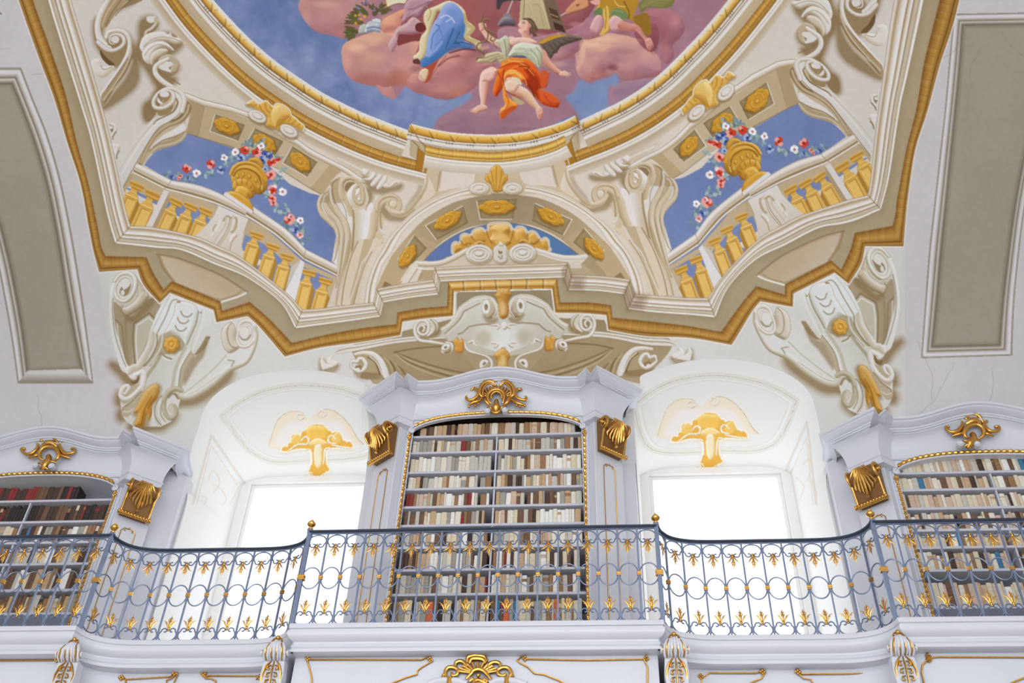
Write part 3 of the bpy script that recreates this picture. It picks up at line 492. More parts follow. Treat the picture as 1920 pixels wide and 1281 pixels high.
def shellgold():
    region('ceiling')
    g=C_('210,90 250,60 290,45 320,70 350,90 400,60 450,60 480,90 530,110 570,95 640,110 720,170 745,230 800,270 850,310 900,360 890,420 840,400 760,360 680,340 620,350 600,410 560,390 500,380 440,350 450,260 400,230 340,180 280,130 220,110')
    shadow(g,0,2,5,.4); relief(g,(222,176,84),(246,220,150),(176,124,42),6,n=6)
    relief(C_('520,330 500,240 520,160 580,110 650,130 710,180 730,240 680,290 620,330 560,380'),(230,190,104),(250,230,170),(186,134,50),14); 
    for s in ('360,100 380,160 420,200','430,80 440,150 480,200','480,90 500,150','740,250 720,290 700,300','800,290 770,320 750,330','850,330 820,360','330,100 300,120'): line(C_(s),2,(186,130,44),.8)
    line(C_('210,90 250,60 290,45 320,70 350,95 400,62 450,60 480,90 530,130 560,90 640,105 720,165 745,230 790,260 840,310 900,360 885,420'),2,(240,234,224),.95)
    for cx,cy,a in ((337,245,28),(713,420,30)):
        q=C_('%d,%d'%(cx,cy))[0]; ca,sa=math.cos(math.radians(a)),math.sin(math.radians(a))
        e=lambda rx,ry,dy=0:[(q[0]+rx*math.cos(t)*ca-ry*math.sin(t)*sa,q[1]+dy+rx*math.cos(t)*sa+ry*math.sin(t)*ca,0) for t in np.linspace(0,6.28,16,endpoint=False)]
        shadow(e(18,10.5),1,2.5,4,.5); relief(e(18.5,11),(226,220,214),WH,(170,150,120),3,n=3,edgecol=(150,128,96)); relief(e(11,6,-1),(228,224,220),WH,(150,128,92),3,n=3,edgecol=(160,140,108))
def garland():
    region('painted_balcony:flower_garland')
    rd=random.Random(11)
    L=[B_(s)[0] for s in ('730,930','860,960','930,1000','1030,980','1180,930','1260,940','1380,880','1440,820','1500,700','1560,760','1600,700','1680,580','1740,560','1860,560')]
    for x,y,_ in L: leafs(x,y,rd,6,9)
    R2=[C_(s)[0] for s in ('450,1180','560,1050','640,900','600,980','640,1150','440,900','590,760')]+[E_(s)[0] for s in ('760,60','830,130','880,60','840,220','980,200','900,330','1000,260','1080,320','1120,430','1060,470')]
    for x,y,_ in R2: leafs(x,y,rd,7,9)
    for x,y,_ in [C_(s)[0] for s in ('230,600','330,600','430,620','500,700','430,800','420,900','30,750','120,760','250,680','350,700')]: leafs(x,y,rd,5,8)
    for s,r,k in ((B_('960,870'),9,'r'),(B_('1080,930'),8,'w'),(B_('890,960'),4,'r'),(B_('865,990'),4,'r'),(B_('980,985'),4,'b'),(B_('780,975'),5,'b'),(B_('1250,820'),9,'r'),(B_('1410,740'),7,'w'),(B_('1370,890'),8,'b'),(B_('1545,670'),7,'w'),(B_('1655,650'),9,'r'),(B_('1610,750'),8,'b'),
        (C_('330,680'),10,'r'),(C_('430,700'),8,'b'),(C_('480,720'),7,'b'),(C_('380,600'),7,'w'),(C_('190,650'),8,'r'),(C_('70,675'),7,'w'),(C_('140,740'),8,'b'),(C_('400,770'),8,'b'),(C_('510,800'),9,'r'),(C_('585,770'),6,'r'),(C_('500,945'),10,'r'),(C_('430,880'),6,'b'),(C_('520,1120'),10,'p'),(C_('525,1140'),7,'r'),(C_('640,1150'),8,'w'),(C_('515,1230'),8,'r'),
        (E_('720,0'),7,'r'),(E_('915,200'),11,'r'),(E_('930,170'),6,'p'),(E_('1045,215'),7,'w'),(E_('985,330'),7,'b'),(E_('1040,390'),7,'p')): flower(s[0][0],s[0][1],r,k,rd)
def urn():
    region('painted_balcony:painted_urn')
    g,h,l=(210,158,60),(244,206,112),(142,96,30)
    relief(B_('1690,790 1720,745 1800,735 1860,780 1880,840 1860,860 1780,800'),g,h,l,5,edgecol=l); 
    relief(B_('1480,930 1500,850 1580,800 1690,800 1800,830 1880,900 1919,960')+C_('460,1050 440,1130 380,1180 330,1180 200,1130 60,1080 20,1010 15,940'),g,h,l,16,edgecol=(150,104,36))
    tube(C_('20,930 60,860 140,810 250,810 340,850 400,920 440,1000'),7,g,h,l); line(C_('50,960 90,900 170,870 260,890 340,950 390,1040 390,1130'),1.6,(246,216,130),.9)
    tube(C_('50,960 95,895 180,870 270,895 350,960 385,1060'),3,(150,104,36),(190,140,56),(120,80,26))
    for x,y in ((95,960),(165,940),(240,965),(320,1010),(350,1090)): relief([(430+(x+dx)/6.4,180+(y+dy)/6.4,0) for dx,dy in ((-18,-22),(14,-26),(22,10),(6,34),(-16,20))],(222,172,74),(250,220,130),(140,94,30),3,edgecol=(146,100,34))
    relief(C_('30,1080 60,1010 150,985 240,1010 300,1080 310,1160 270,1230 220,1220 60,1140'),(206,152,54),h,l,9,edgecol=l)
    for x,y,x2,y2 in ((80,1010,100,1070),(150,990,150,1050),(220,1010,205,1070),(280,1060,250,1110),(305,1130,265,1150)): line(C_('%d,%d %d,%d'%(x,y,x2,y2)),1.4,(140,94,30),.8)
    relief(C_('70,1130 110,1085 190,1095 240,1150 230,1220 250,1280 60,1230 40,1180'),(222,170,70),(250,216,130),(150,100,34),7); relief(B_('1440,1160 1520,1140 1640,1190 1740,1290 1750,1410 1600,1320 1480,1240')+[],(216,164,64),(248,212,120),(146,98,32),7,edgecol=l)
    fill(B_('1415,1160! 1440,1155! 1760,1380! 1745,1420! 1400,1190!'),(228,224,226))
def baluster(top,base,w,full=True):
    # top centre, base centre, half width : a square vase-baluster seen from below
    (x0,y0),(x1,y1)=top,base; dx,dy=x1-x0,y1-y0; L=math.hypot(dx,dy); dx/=L; dy/=L; nx,ny=-dy,dx
    if nx<0: nx,ny=-nx,-ny
    q=lambda t,s:(x0+dx*L*t+nx*s*w,y0+dy*L*t+ny*s*w,1)
    sd=.62
    fill([q(.30,.5),q(.42,1),q(1.08,1.0),q(1.1,1.0+sd),q(.5,1+sd*.9),q(.36,.62)],(176,132,56)); fill([q(.26,-.45),q(.38,-.95),q(1.1,-.95),q(1.1,1.02),q(.38,1.02),q(.26,.5),q(.14,.5),q(.14,-.45)],(222,178,92))
    fill([q(.46,-.5),q(.46,.62),q(1.1,.62),q(1.1,-.5)],(232,192,108)); line([q(1.1,-.5),q(.46,-.5),q(.46,.62)],1.5,(170,122,48),.9); line([q(.46,.66),q(1.1,.66)],1,(246,222,160),.8)
    line([q(.38,-.95),q(.38,1.02)],1.3,(246,222,160),.9); line([q(.26,-.45),q(.26,.5)],1.1,(244,216,150),.8); line([q(.42,-.95),q(.42,1)],.8,(176,128,50),.8); line([q(.14,.5),q(.26,.52),q(.38,1.02),q(1.08,1.02)],1,(176,130,56),.8)
    fill([q(0,-.95),q(0,.9),q(.04,1.2),q(.16,1.2),q(.18,.6),q(.15,-.6),q(.12,-.95)],(206,158,68)); line([q(.0,-.95),q(.0,1)],1.4,(238,200,116),.9); line([q(.06,-.9),q(.06,1.15)],1.1,(160,112,40),.9); line([q(.11,-.8),q(.12,1.1)],1,(240,206,128),.8); line([q(.16,-.5),q(.17,.9)],1,(150,104,38),.9)
def balustrade():
    region('painted_balcony:painted_balustrade')
    # dark underside of the rail
    fill(D_('315,30! 690,220! 745,245! 1000,300 1340,420! 1700,580! 1919,700!')+E_('1050,680! 1100,720! 1480,890! 1500,920! 1500,1280! 1300,1280! 1370,1000! 1440,930! 1080,770! 1050,700! 940,775! 800,660 640,520 380,380! 350,500! 0,300!')+D_('1230,580! 1130,470 900,410 750,360! 700,420! 650,330! 590,360! 400,270! 300,180! 260,200! 200,210!'),(196,176,144),n=5)
    bn=[0]
    def baluster_(t,b,w): bn[0]+=1; region('painted_balcony:painted_baluster#%d'%bn[0]); baluster(t,b,w)
    D=lambda s:D_(s)[0][:2]; E=lambda s:E_(s)[0][:2]
    region('painted_balcony:painted_balustrade'); fill(D_('195,200! 300,30! 320,60! 250,180! 215,280!'),(186,166,132))
    for t,b in ((D('365,150'),D('190,560')),(D('555,250'),D('350,720'))): baluster_(t,b,13.5)
    for t,b in ((D('835,345'),D('650,740')),(D('1010,400'),D('850,800')),(D('1190,455'),D('1020,870'))): baluster_(t,b,12.2)
    for t,b in ((E('520,360'),E('400,740')),(E('715,500'),E('590,880')),(E('885,620'),E('770,1020'))): baluster_(t,b,12)
    for t,b in ((E('1145,810'),E('1050,1230')),(E('1345,910'),E('1230,1330'))): baluster_(t,b,12)
    region('painted_balcony:painted_balustrade')
    # dividing piers
    fill(D_('690,225! 750,255! 545,680! 465,680!'),(222,216,212)); fill(D_('750,255! 750,360! 600,690! 545,680!'),(176,156,124)); fill(E_('1050,690! 1095,720! 980,1190! 860,1070!'),(228,226,228)); fill(E_('1050,680! 1055,690! 890,1000! 860,1070! 930,780!'),(206,198,188))
    # carved middle pedestal
    ped=D_('1345,420! 1700,580! 1650,720 1625,880 1640,1055! 1060,790! 1200,650 1290,540!')
    fill(ped,('g',(226,222,218),(214,204,190),(430,390),(420,470))); fill(D_('1700,580! 1650,720 1640,760 1720,790! 1740,600!'),(190,170,138),.8)
    for s,w,c in (('1400,600 1440,550 1490,560 1540,560 1560,610 1540,700 1500,740',4,(176,154,118)),('1430,560 1420,660 1350,760 1290,860',3,(206,194,174)),('1480,570 1440,720 1330,890',1.4,(150,126,88)),('1500,570 1460,740 1350,900',1.2,(160,136,100)),('1310,650 1280,700 1290,740',3,(180,160,126)),('1550,640 1530,700 1560,680',2.4,(186,166,132)),('1560,780 1500,860 1480,950',2,(170,146,110)),('1540,760 1500,790 1480,840',3,(240,238,236)),('1360,600 1330,680 1250,780',2.2,(238,234,230)),('1480,540 1520,560 1560,540',2,(236,232,228))): line(D_(s),w,c,.85,soft=1.5)
    # hand rail
    band2(D_('310,30! 690,222! 750,240! 1000,310 1340,415 1700,575!')+E_('380,160! 700,360 880,510 1090,690! 1490,885!'),B_('355,800! 780,1010! 790,1015! 1100,1070 1400,1190 1750,1390!')+E_('440,20! 780,250 930,370 1110,560! 1530,775!'),[(0,(160,140,104)),(.06,WH),(.14,WH),(.17,(140,116,76)),(.3,(160,138,100)),(.36,(214,204,190)),(.5,(196,180,152)),(.62,(220,212,204)),(.8,WH),(.93,(226,220,214)),(1,(190,174,146))])
    line(B_('780,1010! 720,1090! 690,1120!'),1.1,(150,126,90),.8); line(E_('1110,560! 1090,640! 1090,690!'),1.1,(150,126,90),.8)
    fill(B_('1415,1160! 1445,1150! 1755,1375! 1740,1425! 1400,1190!'),(230,226,226)); line(B_('1400,1192! 1745,1425!'),1,(150,126,90),.8)
CW=(224,221,218); CS=(172,152,120); CD=(118,92,56)
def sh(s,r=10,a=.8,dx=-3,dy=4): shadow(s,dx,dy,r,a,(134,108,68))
def upper_scrolls():
    region('ceiling')
    # ---- tall acanthus scroll on the far left
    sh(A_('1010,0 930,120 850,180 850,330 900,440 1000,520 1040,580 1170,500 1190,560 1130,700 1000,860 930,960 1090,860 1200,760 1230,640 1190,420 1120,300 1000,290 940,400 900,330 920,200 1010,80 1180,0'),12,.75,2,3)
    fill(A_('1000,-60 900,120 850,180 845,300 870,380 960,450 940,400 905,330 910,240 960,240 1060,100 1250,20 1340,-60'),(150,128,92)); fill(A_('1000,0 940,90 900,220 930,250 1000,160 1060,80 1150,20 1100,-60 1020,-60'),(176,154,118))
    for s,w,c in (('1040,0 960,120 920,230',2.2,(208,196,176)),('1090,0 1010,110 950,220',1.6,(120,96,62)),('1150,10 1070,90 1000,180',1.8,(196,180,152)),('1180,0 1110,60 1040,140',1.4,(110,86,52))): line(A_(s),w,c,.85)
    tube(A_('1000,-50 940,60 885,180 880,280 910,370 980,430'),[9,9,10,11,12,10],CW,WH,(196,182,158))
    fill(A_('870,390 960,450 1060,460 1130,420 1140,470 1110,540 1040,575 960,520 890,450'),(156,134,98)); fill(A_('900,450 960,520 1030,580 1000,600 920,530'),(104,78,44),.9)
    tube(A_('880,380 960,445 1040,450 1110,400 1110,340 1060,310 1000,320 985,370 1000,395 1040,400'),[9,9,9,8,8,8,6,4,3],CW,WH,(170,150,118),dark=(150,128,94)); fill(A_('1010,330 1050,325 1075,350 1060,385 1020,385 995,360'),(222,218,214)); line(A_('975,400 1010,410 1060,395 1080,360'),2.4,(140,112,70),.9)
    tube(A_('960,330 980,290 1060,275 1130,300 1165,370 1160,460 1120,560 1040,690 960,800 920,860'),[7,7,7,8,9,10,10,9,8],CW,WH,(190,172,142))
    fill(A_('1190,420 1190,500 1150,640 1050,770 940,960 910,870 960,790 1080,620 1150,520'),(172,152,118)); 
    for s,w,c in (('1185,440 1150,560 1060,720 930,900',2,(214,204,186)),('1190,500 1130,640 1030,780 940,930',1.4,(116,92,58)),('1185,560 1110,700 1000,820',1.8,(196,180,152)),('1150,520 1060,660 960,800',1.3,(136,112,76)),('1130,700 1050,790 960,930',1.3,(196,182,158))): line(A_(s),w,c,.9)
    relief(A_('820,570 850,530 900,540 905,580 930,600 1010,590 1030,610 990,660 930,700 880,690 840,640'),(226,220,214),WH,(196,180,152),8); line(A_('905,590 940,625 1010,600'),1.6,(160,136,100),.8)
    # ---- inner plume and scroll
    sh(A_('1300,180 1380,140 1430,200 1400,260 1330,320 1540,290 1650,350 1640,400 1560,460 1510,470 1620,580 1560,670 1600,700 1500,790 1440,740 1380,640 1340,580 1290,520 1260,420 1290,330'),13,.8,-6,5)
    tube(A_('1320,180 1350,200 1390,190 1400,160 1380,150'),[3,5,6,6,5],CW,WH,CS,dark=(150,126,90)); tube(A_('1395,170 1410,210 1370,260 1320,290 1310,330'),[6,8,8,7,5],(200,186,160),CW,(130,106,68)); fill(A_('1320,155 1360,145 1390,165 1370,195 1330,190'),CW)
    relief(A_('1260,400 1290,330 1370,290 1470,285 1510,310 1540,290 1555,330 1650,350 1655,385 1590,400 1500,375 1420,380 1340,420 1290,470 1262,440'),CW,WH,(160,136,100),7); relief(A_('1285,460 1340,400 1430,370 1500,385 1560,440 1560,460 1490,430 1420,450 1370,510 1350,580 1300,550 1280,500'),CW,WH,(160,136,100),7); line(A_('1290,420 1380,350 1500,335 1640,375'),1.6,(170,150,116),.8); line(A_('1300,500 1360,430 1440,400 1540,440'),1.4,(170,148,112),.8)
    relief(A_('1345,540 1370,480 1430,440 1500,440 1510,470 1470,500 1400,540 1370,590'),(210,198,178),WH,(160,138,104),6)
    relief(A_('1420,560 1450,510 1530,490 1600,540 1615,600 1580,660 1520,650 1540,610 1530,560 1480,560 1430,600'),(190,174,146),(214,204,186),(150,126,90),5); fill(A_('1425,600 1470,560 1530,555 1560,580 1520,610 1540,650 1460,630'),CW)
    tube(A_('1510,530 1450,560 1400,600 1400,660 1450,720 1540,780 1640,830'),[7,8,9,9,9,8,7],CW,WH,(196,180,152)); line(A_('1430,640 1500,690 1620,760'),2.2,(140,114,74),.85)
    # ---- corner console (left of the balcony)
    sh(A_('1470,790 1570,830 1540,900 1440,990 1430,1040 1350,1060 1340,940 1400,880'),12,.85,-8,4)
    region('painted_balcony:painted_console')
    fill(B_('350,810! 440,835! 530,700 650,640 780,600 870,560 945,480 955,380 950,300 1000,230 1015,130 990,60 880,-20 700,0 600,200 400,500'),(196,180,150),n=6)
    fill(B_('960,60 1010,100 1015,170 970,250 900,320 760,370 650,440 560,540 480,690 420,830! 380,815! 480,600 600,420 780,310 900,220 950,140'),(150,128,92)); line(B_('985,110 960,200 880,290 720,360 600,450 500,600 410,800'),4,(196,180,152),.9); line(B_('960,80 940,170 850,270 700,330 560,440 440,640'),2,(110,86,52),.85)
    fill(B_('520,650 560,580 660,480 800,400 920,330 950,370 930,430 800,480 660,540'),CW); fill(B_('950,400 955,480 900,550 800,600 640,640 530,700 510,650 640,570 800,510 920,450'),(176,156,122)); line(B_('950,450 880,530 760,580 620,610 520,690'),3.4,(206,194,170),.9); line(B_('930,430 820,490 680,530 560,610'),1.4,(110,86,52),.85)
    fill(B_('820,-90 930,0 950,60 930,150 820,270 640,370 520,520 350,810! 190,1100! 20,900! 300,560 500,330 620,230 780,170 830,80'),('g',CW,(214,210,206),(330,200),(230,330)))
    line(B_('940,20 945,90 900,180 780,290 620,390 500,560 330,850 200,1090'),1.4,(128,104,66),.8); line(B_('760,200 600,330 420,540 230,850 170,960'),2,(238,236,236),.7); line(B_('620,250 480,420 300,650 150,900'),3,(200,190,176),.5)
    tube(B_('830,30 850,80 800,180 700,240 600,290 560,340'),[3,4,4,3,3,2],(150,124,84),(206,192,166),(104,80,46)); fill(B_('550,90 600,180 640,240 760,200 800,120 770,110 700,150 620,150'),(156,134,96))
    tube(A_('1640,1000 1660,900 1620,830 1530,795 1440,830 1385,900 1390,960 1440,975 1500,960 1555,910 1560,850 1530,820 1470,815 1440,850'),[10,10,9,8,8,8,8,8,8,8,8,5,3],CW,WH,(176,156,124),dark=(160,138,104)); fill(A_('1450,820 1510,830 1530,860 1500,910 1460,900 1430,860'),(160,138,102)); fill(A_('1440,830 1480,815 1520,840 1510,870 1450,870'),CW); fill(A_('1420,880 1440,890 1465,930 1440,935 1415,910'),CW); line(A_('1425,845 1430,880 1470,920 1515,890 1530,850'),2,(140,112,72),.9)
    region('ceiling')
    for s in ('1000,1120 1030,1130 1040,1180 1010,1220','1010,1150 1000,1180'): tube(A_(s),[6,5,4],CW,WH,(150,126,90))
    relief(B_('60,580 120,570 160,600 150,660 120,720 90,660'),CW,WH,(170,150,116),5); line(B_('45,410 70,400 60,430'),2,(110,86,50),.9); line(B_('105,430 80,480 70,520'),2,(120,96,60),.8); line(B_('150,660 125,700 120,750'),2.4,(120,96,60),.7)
def middle_console():
    # paired console between balcony and the lunette arch
    region('ceiling')
    sh(H_('160,680 260,720 300,560 280,460 340,520 300,640 240,760'),11,.7,3,3)
    fill(H_('-30,330! 150,330 260,420 300,470 330,600 290,720 250,900 190,1280! 0,1280! -10,1200! -10,900'),(214,200,178)); 
    fill(E_('1250,0! 1290,-60! 1700,-60! 1680,150 1700,300 1640,700 1530,1260! 1360,1260! 1530,780! 1420,705! 1470,400 1470,310 1400,220 1290,120 1255,60'),(214,204,190),n=6)
    fill(E_('1540,0 1640,100 1660,250 1640,500 1580,900 1530,1260! 1460,1260! 1530,800! 1430,700! 1478,400 1500,200'),(228,224,220))
    fill(E_('1270,0 1330,0 1370,80 1470,180 1530,300 1540,420 1510,500 1480,400 1470,310 1400,220 1290,120'),(226,220,212)); line(E_('1335,0 1370,80 1460,180 1520,290 1530,440'),1.6,(140,116,78),.85); fill(E_('1340,-20 1420,-20 1450,80 1530,190 1560,300 1520,280 1440,160 1370,80'),(196,178,148)); line(E_('1420,-20 1450,80 1540,200 1560,320 1560,420'),2.2,(120,96,60),.85); fill(E_('1430,-20 1540,-20 1580,80 1600,240 1580,340 1540,200 1460,80'),CW); line(E_('1540,-10 1590,110 1600,260 1580,420'),1.4,(150,126,90),.8)
    fill(E_('1560,-20 1650,100 1670,240 1650,450 1600,750 1540,1200! 1560,1260! 1600,1260! 1660,800 1690,400 1680,120 1620,-20'),(190,168,132)); line(E_('1680,90 1690,300 1650,700 1570,1250'),1.6,(130,106,70),.85); line(E_('1655,120 1665,300 1620,700 1545,1180'),1.4,WH,.8)
    fill(E_('1700,140 1830,100 1760,500 1640,1000 1600,1260! 1570,1250! 1640,800 1700,400'),('g',(206,190,160),CW,(664,420),(680,420))); fill(E_('1830,100 1890,0! 1919,0! 1860,350 1720,700 1640,1220! 1590,1240! 1650,900 1770,500'),(232,228,228))
    for s_,w_ in (('617,361 604,367 598,383 604,402 620,418 631,432 633,452 629,482 624,492',[3,8,9,10,9,8,6,3,1]),('624,350 613,364 610,382 618,399 633,416 641,434 641,454 636,500 630,540',[4,9,11,11,10,9,8,5,2]),('634,338 625,356 624,376 633,397 646,417 652,440 650,470 643,512 634,570',[4,9,11,12,12,11,10,9,8])):
        tube(Q1(s_),w_,(214,200,174),(236,230,222),(146,122,84),dark=(150,126,90))
    # front volute
    fill(C_('1120,1190 1210,1110 1215,1050 1290,990 1330,985 1310,1100 1320,1200 1360,1280! 1180,1280!'),(190,170,136)); line(C_('1225,1090 1210,1160 1230,1280'),3,CW,.85); line(C_('1290,1000 1240,1050 1235,1150 1270,1290'),2,(130,106,70),.7)
    fill(C_('1090,1280! 1110,1210 1140,1170 1200,1160 1200,1280!'),(178,158,122)); line(C_('1125,1280 1140,1210 1180,1170'),2,CW,.8)
    tube(H_('110,780 70,640 20,560 0,440 30,370 100,345 170,370 200,410'),[9,10,11,11,10,9,7,5],(206,188,156),(228,218,198),(150,126,88)); fill(H_('60,410 110,390 160,400 170,430 100,470 70,520 40,470'),(150,126,88))
    fill(H_('65,545 100,470 150,420 200,410 190,440 150,520 160,600 210,680 200,700 120,690'),('g',WH,(206,192,166),(652,365),(664,385))); tube(H_('210,420 250,470 250,500 265,560 250,640 210,650 165,600 150,530 170,470 210,430'),[7,8,8,8,8,8,7,7,6],(208,190,160),(226,216,196),(160,136,98),dark=(150,126,90)); relief(H_('180,480 220,465 225,510 210,540 170,560 170,510'),WH,WH,(170,148,112),3); relief(H_('200,580 225,585 222,615 200,615'),WH,WH,(150,126,90),2)
    # small plume where the arris ends
    sh(H_('260,300 400,380 560,440 700,400 680,440 560,470 460,490 350,440'),9,.65,2,5)
    relief(H_('250,240 300,190 360,190 420,240 425,310 380,370 320,380 260,350 330,340 370,290 340,240 290,300 260,290'),CW,WH,(170,150,116),5); relief(H_('260,260 290,230 340,250 320,300 280,310'),CW,WH,(170,150,116),4)
    relief(H_('350,420 400,350 450,310 490,250 540,235 600,260 560,270 510,300 470,370 400,440 360,445'),CW,WH,(176,156,122),4); relief(H_('420,470 440,420 500,350 550,290 560,330 540,390 500,450 450,485'),CW,WH,(176,156,122),4); relief(H_('500,450 540,400 570,440 620,400 660,375 700,390 695,420 660,410 620,440 560,465'),CW,WH,(176,156,122),4)
    # scroll stem beside the arch
    fill(H_('1020,110! 1100,130 1180,180 1190,230 1140,500 1120,540 980,650 860,770 700,840 560,800 480,960! 500,1050 510,1110 420,1200 330,1280! 260,1280! 380,900 420,700 440,600 530,545 620,540 690,570 720,640 740,720 860,640 960,520 1000,400 1010,250'),('g',(226,214,196),(210,192,162),(780,330),(700,460)),n=6)
    sh(H_('470,700 530,640 560,760 640,800 760,800 860,720 780,820 680,830 560,820 500,760'),8,.6,2,3)
    tube(H_('390,960 420,760 440,640 500,580 600,555 680,590 710,660 690,730 630,740 570,700 555,650 590,610 640,620 660,660 640,700'),[14,12,10,9,8,7,7,7,7,6,6,5,4,3],(212,194,164),(232,222,206),(168,144,106),dark=(166,142,106)); relief(H_('600,620 650,625 670,670 640,715 600,690 585,650'),(222,208,184),WH,(170,146,110),4)
    tube(H_('1030,130 1025,300 1010,420 950,540 860,660 780,740 700,770 600,750 540,690'),[5,6,7,9,10,10,9,8,6],(214,198,170),(230,220,202),(180,156,118)); line(H_('1020,70 1010,250 1000,400 950,520 860,640 760,720'),1.6,WH,.95)
    line(H_('470,760 470,860 480,950'),3,(150,126,84),.7,soft=2); tube(H_('400,780 380,950 340,1100 290,1280'),[16,15,14,13],(210,192,162),(224,212,190),(176,152,114))
    for s in ('465,960 500,1010 520,1020','415,1070 450,1110 510,1110','380,1120 380,1170 350,1240 350,1280'): tube(H_(s),[3,5,2],CW,WH,(140,114,74)); 
    shadow(H_('1000,320! 990,430 930,560 850,650 780,720 820,640 920,500 960,400'),-2,2,5,.35)
def arch():
    region('painted_lunette:painted_arch')
    # stem of the arch side, spandrel panels, coffered intrados
    fill(H_('1020,75! 1150,110 1500,150 1919,165! 1990,170! 1990,520! 1700,560 1500,560 1200,600 900,720 980,640 1120,520 1040,300'),(210,192,162)); fill(H_('1190,240! 1610,275! 1560,430 1350,470 1130,515! 1180,400'),(226,216,206)); line(H_('1150,500! 1190,240! 1610,270!'),3,(176,152,114),.9); line(H_('1175,470! 1205,255! 1600,285!'),1,(130,106,70),.6)
    # intrados
    fill(H_('1919,520! 1560,580 1300,660 1000,840 800,1040 600,1280!')+I_('560,430! 800,400! 960,150! 1050,150!')+H_('1050,1280! 1130,1180 1280,1060 1500,950 1700,905 1919,890! 1990,890! 1990,520!'),('g',(196,172,134),(160,144,114),(730,500),(900,370)))
    fill(I_('560,440! 640,250 740,90 840,-20 1000,-80 1180,0! 1080,100 1040,160 960,150 880,300 800,400!'),(192,170,134),.5)
    coffer(H_('870,1035! 1020,1185! 820,1400! 680,1320!'),(764,480.5,24,12.5,-57),4)
    coffer(H_('1455,680! 1515,880! 1140,1085! 1010,915!'),(839,413.5,28,14,-30),5)
    fill(I_('650,360! 720,400! 620,420!'),(146,124,88))
def arch_rim():
    region('painted_lunette:painted_arch')
    a=H_('1580,530! 1400,570 1150,670 900,830 740,990 660,1130 600,1250')+I_('640,180 590,310 562,440 550,590!'); b=H_('1540,440! 1350,490 1080,600 850,760 690,910 540,1060 450,1220')+I_('520,180 470,310 435,440 415,590!')
    fill(I_('180,600! 400,600! 420,430 500,160 640,-60! 400,-60! 300,100 240,300'),(220,206,184)); fill(I_('300,600! 345,590! 400,300 480,80 540,-60! 440,-60! 380,200 300,500'),(196,176,144)); line(I_('285,600 370,350 420,180 510,60 540,-60'),3,(222,214,204),.9); line(I_('335,590 390,380 440,220 520,60'),2,(160,136,98),.8); line(I_('215,600 240,400 300,150 380,-40'),2.2,(150,126,88),.8); line(I_('160,600 190,400 250,150 290,-40'),4,(186,164,128),.8)
    b.reverse; band2(a,b,[(0,(190,168,132)),(.08,(226,220,212)),(.3,WH),(.42,(206,190,164)),(.5,(150,124,84)),(.56,WH),(.7,(226,218,208)),(.85,(206,190,164)),(.95,WH),(1,(190,170,136))])
def lunette():
    region('painted_lunette:painted_sky')
    fill(J_('90,515! 200,400 330,300 500,205 700,140 940,108 1180,130 1400,205 1600,320 1770,450! 1400,560! 400,560!'),('g',(104,124,176),(88,124,172),(800,480),(1050,470)))
    line(J_('90,515! 200,400 330,300 500,205 700,140 940,108 1180,130 1400,205 1600,320 1770,450!'),1.2,(110,92,70),.8)
    region('painted_lunette:painted_shell')
    out=J_('410,440 395,400 400,340 430,315 470,325 490,290 490,250 530,225 570,235 600,240 620,200 660,170 720,165 750,190 785,180 790,130 840,110 930,105 1010,115 1040,150 1050,180 1090,170 1110,150 1170,155 1205,190 1215,215 1260,195 1310,215 1340,260 1370,290 1410,270 1445,300 1450,370 1460,410 1300,480 930,500 560,480')
    fill(out,(206,156,70)); line(out,4.6,(228,220,208),1,closed=True,tag=True,n=6); line(out,.9,(150,126,96),.7,closed=True,n=6)
    g=lambda s,b=9:relief(J_(s),(214,166,80),(246,216,150),(148,100,34),b)
    g('800,300 830,230 805,170 850,130 930,120 1010,135 1030,180 1010,250 1040,320 960,370 880,360',16); g('640,300 620,220 650,185 710,180 740,210 760,300 700,330'); g('1090,290 1080,210 1110,175 1160,170 1195,205 1200,300 1140,330'); g('520,340 500,270 530,240 580,250 610,330 560,350',6); g('1240,330 1225,260 1265,215 1310,235 1335,300 1300,340',6); g('415,430 410,350 440,330 480,350 500,390 450,420',6); g('1370,330 1380,290 1420,290 1440,330 1440,390 1390,370',6)
    fill(J_('870,250 930,210 1000,250 990,330 930,360 860,330'),(240,206,140),.6,soft=4)
    for s in ('770,190 790,260 830,330','1060,190 1050,260 1020,320','600,250 640,300','1215,220 1220,300','490,300 520,350','1350,280 1330,320'): line(J_(s),2,(160,110,40),.8)
    for s in ('560,350 620,360 690,320 740,330 700,350','1130,310 1180,300 1240,340 1150,335'): tube(J_(s),[3,6,7,4,2],(206,158,76),(240,204,130),(130,86,30))
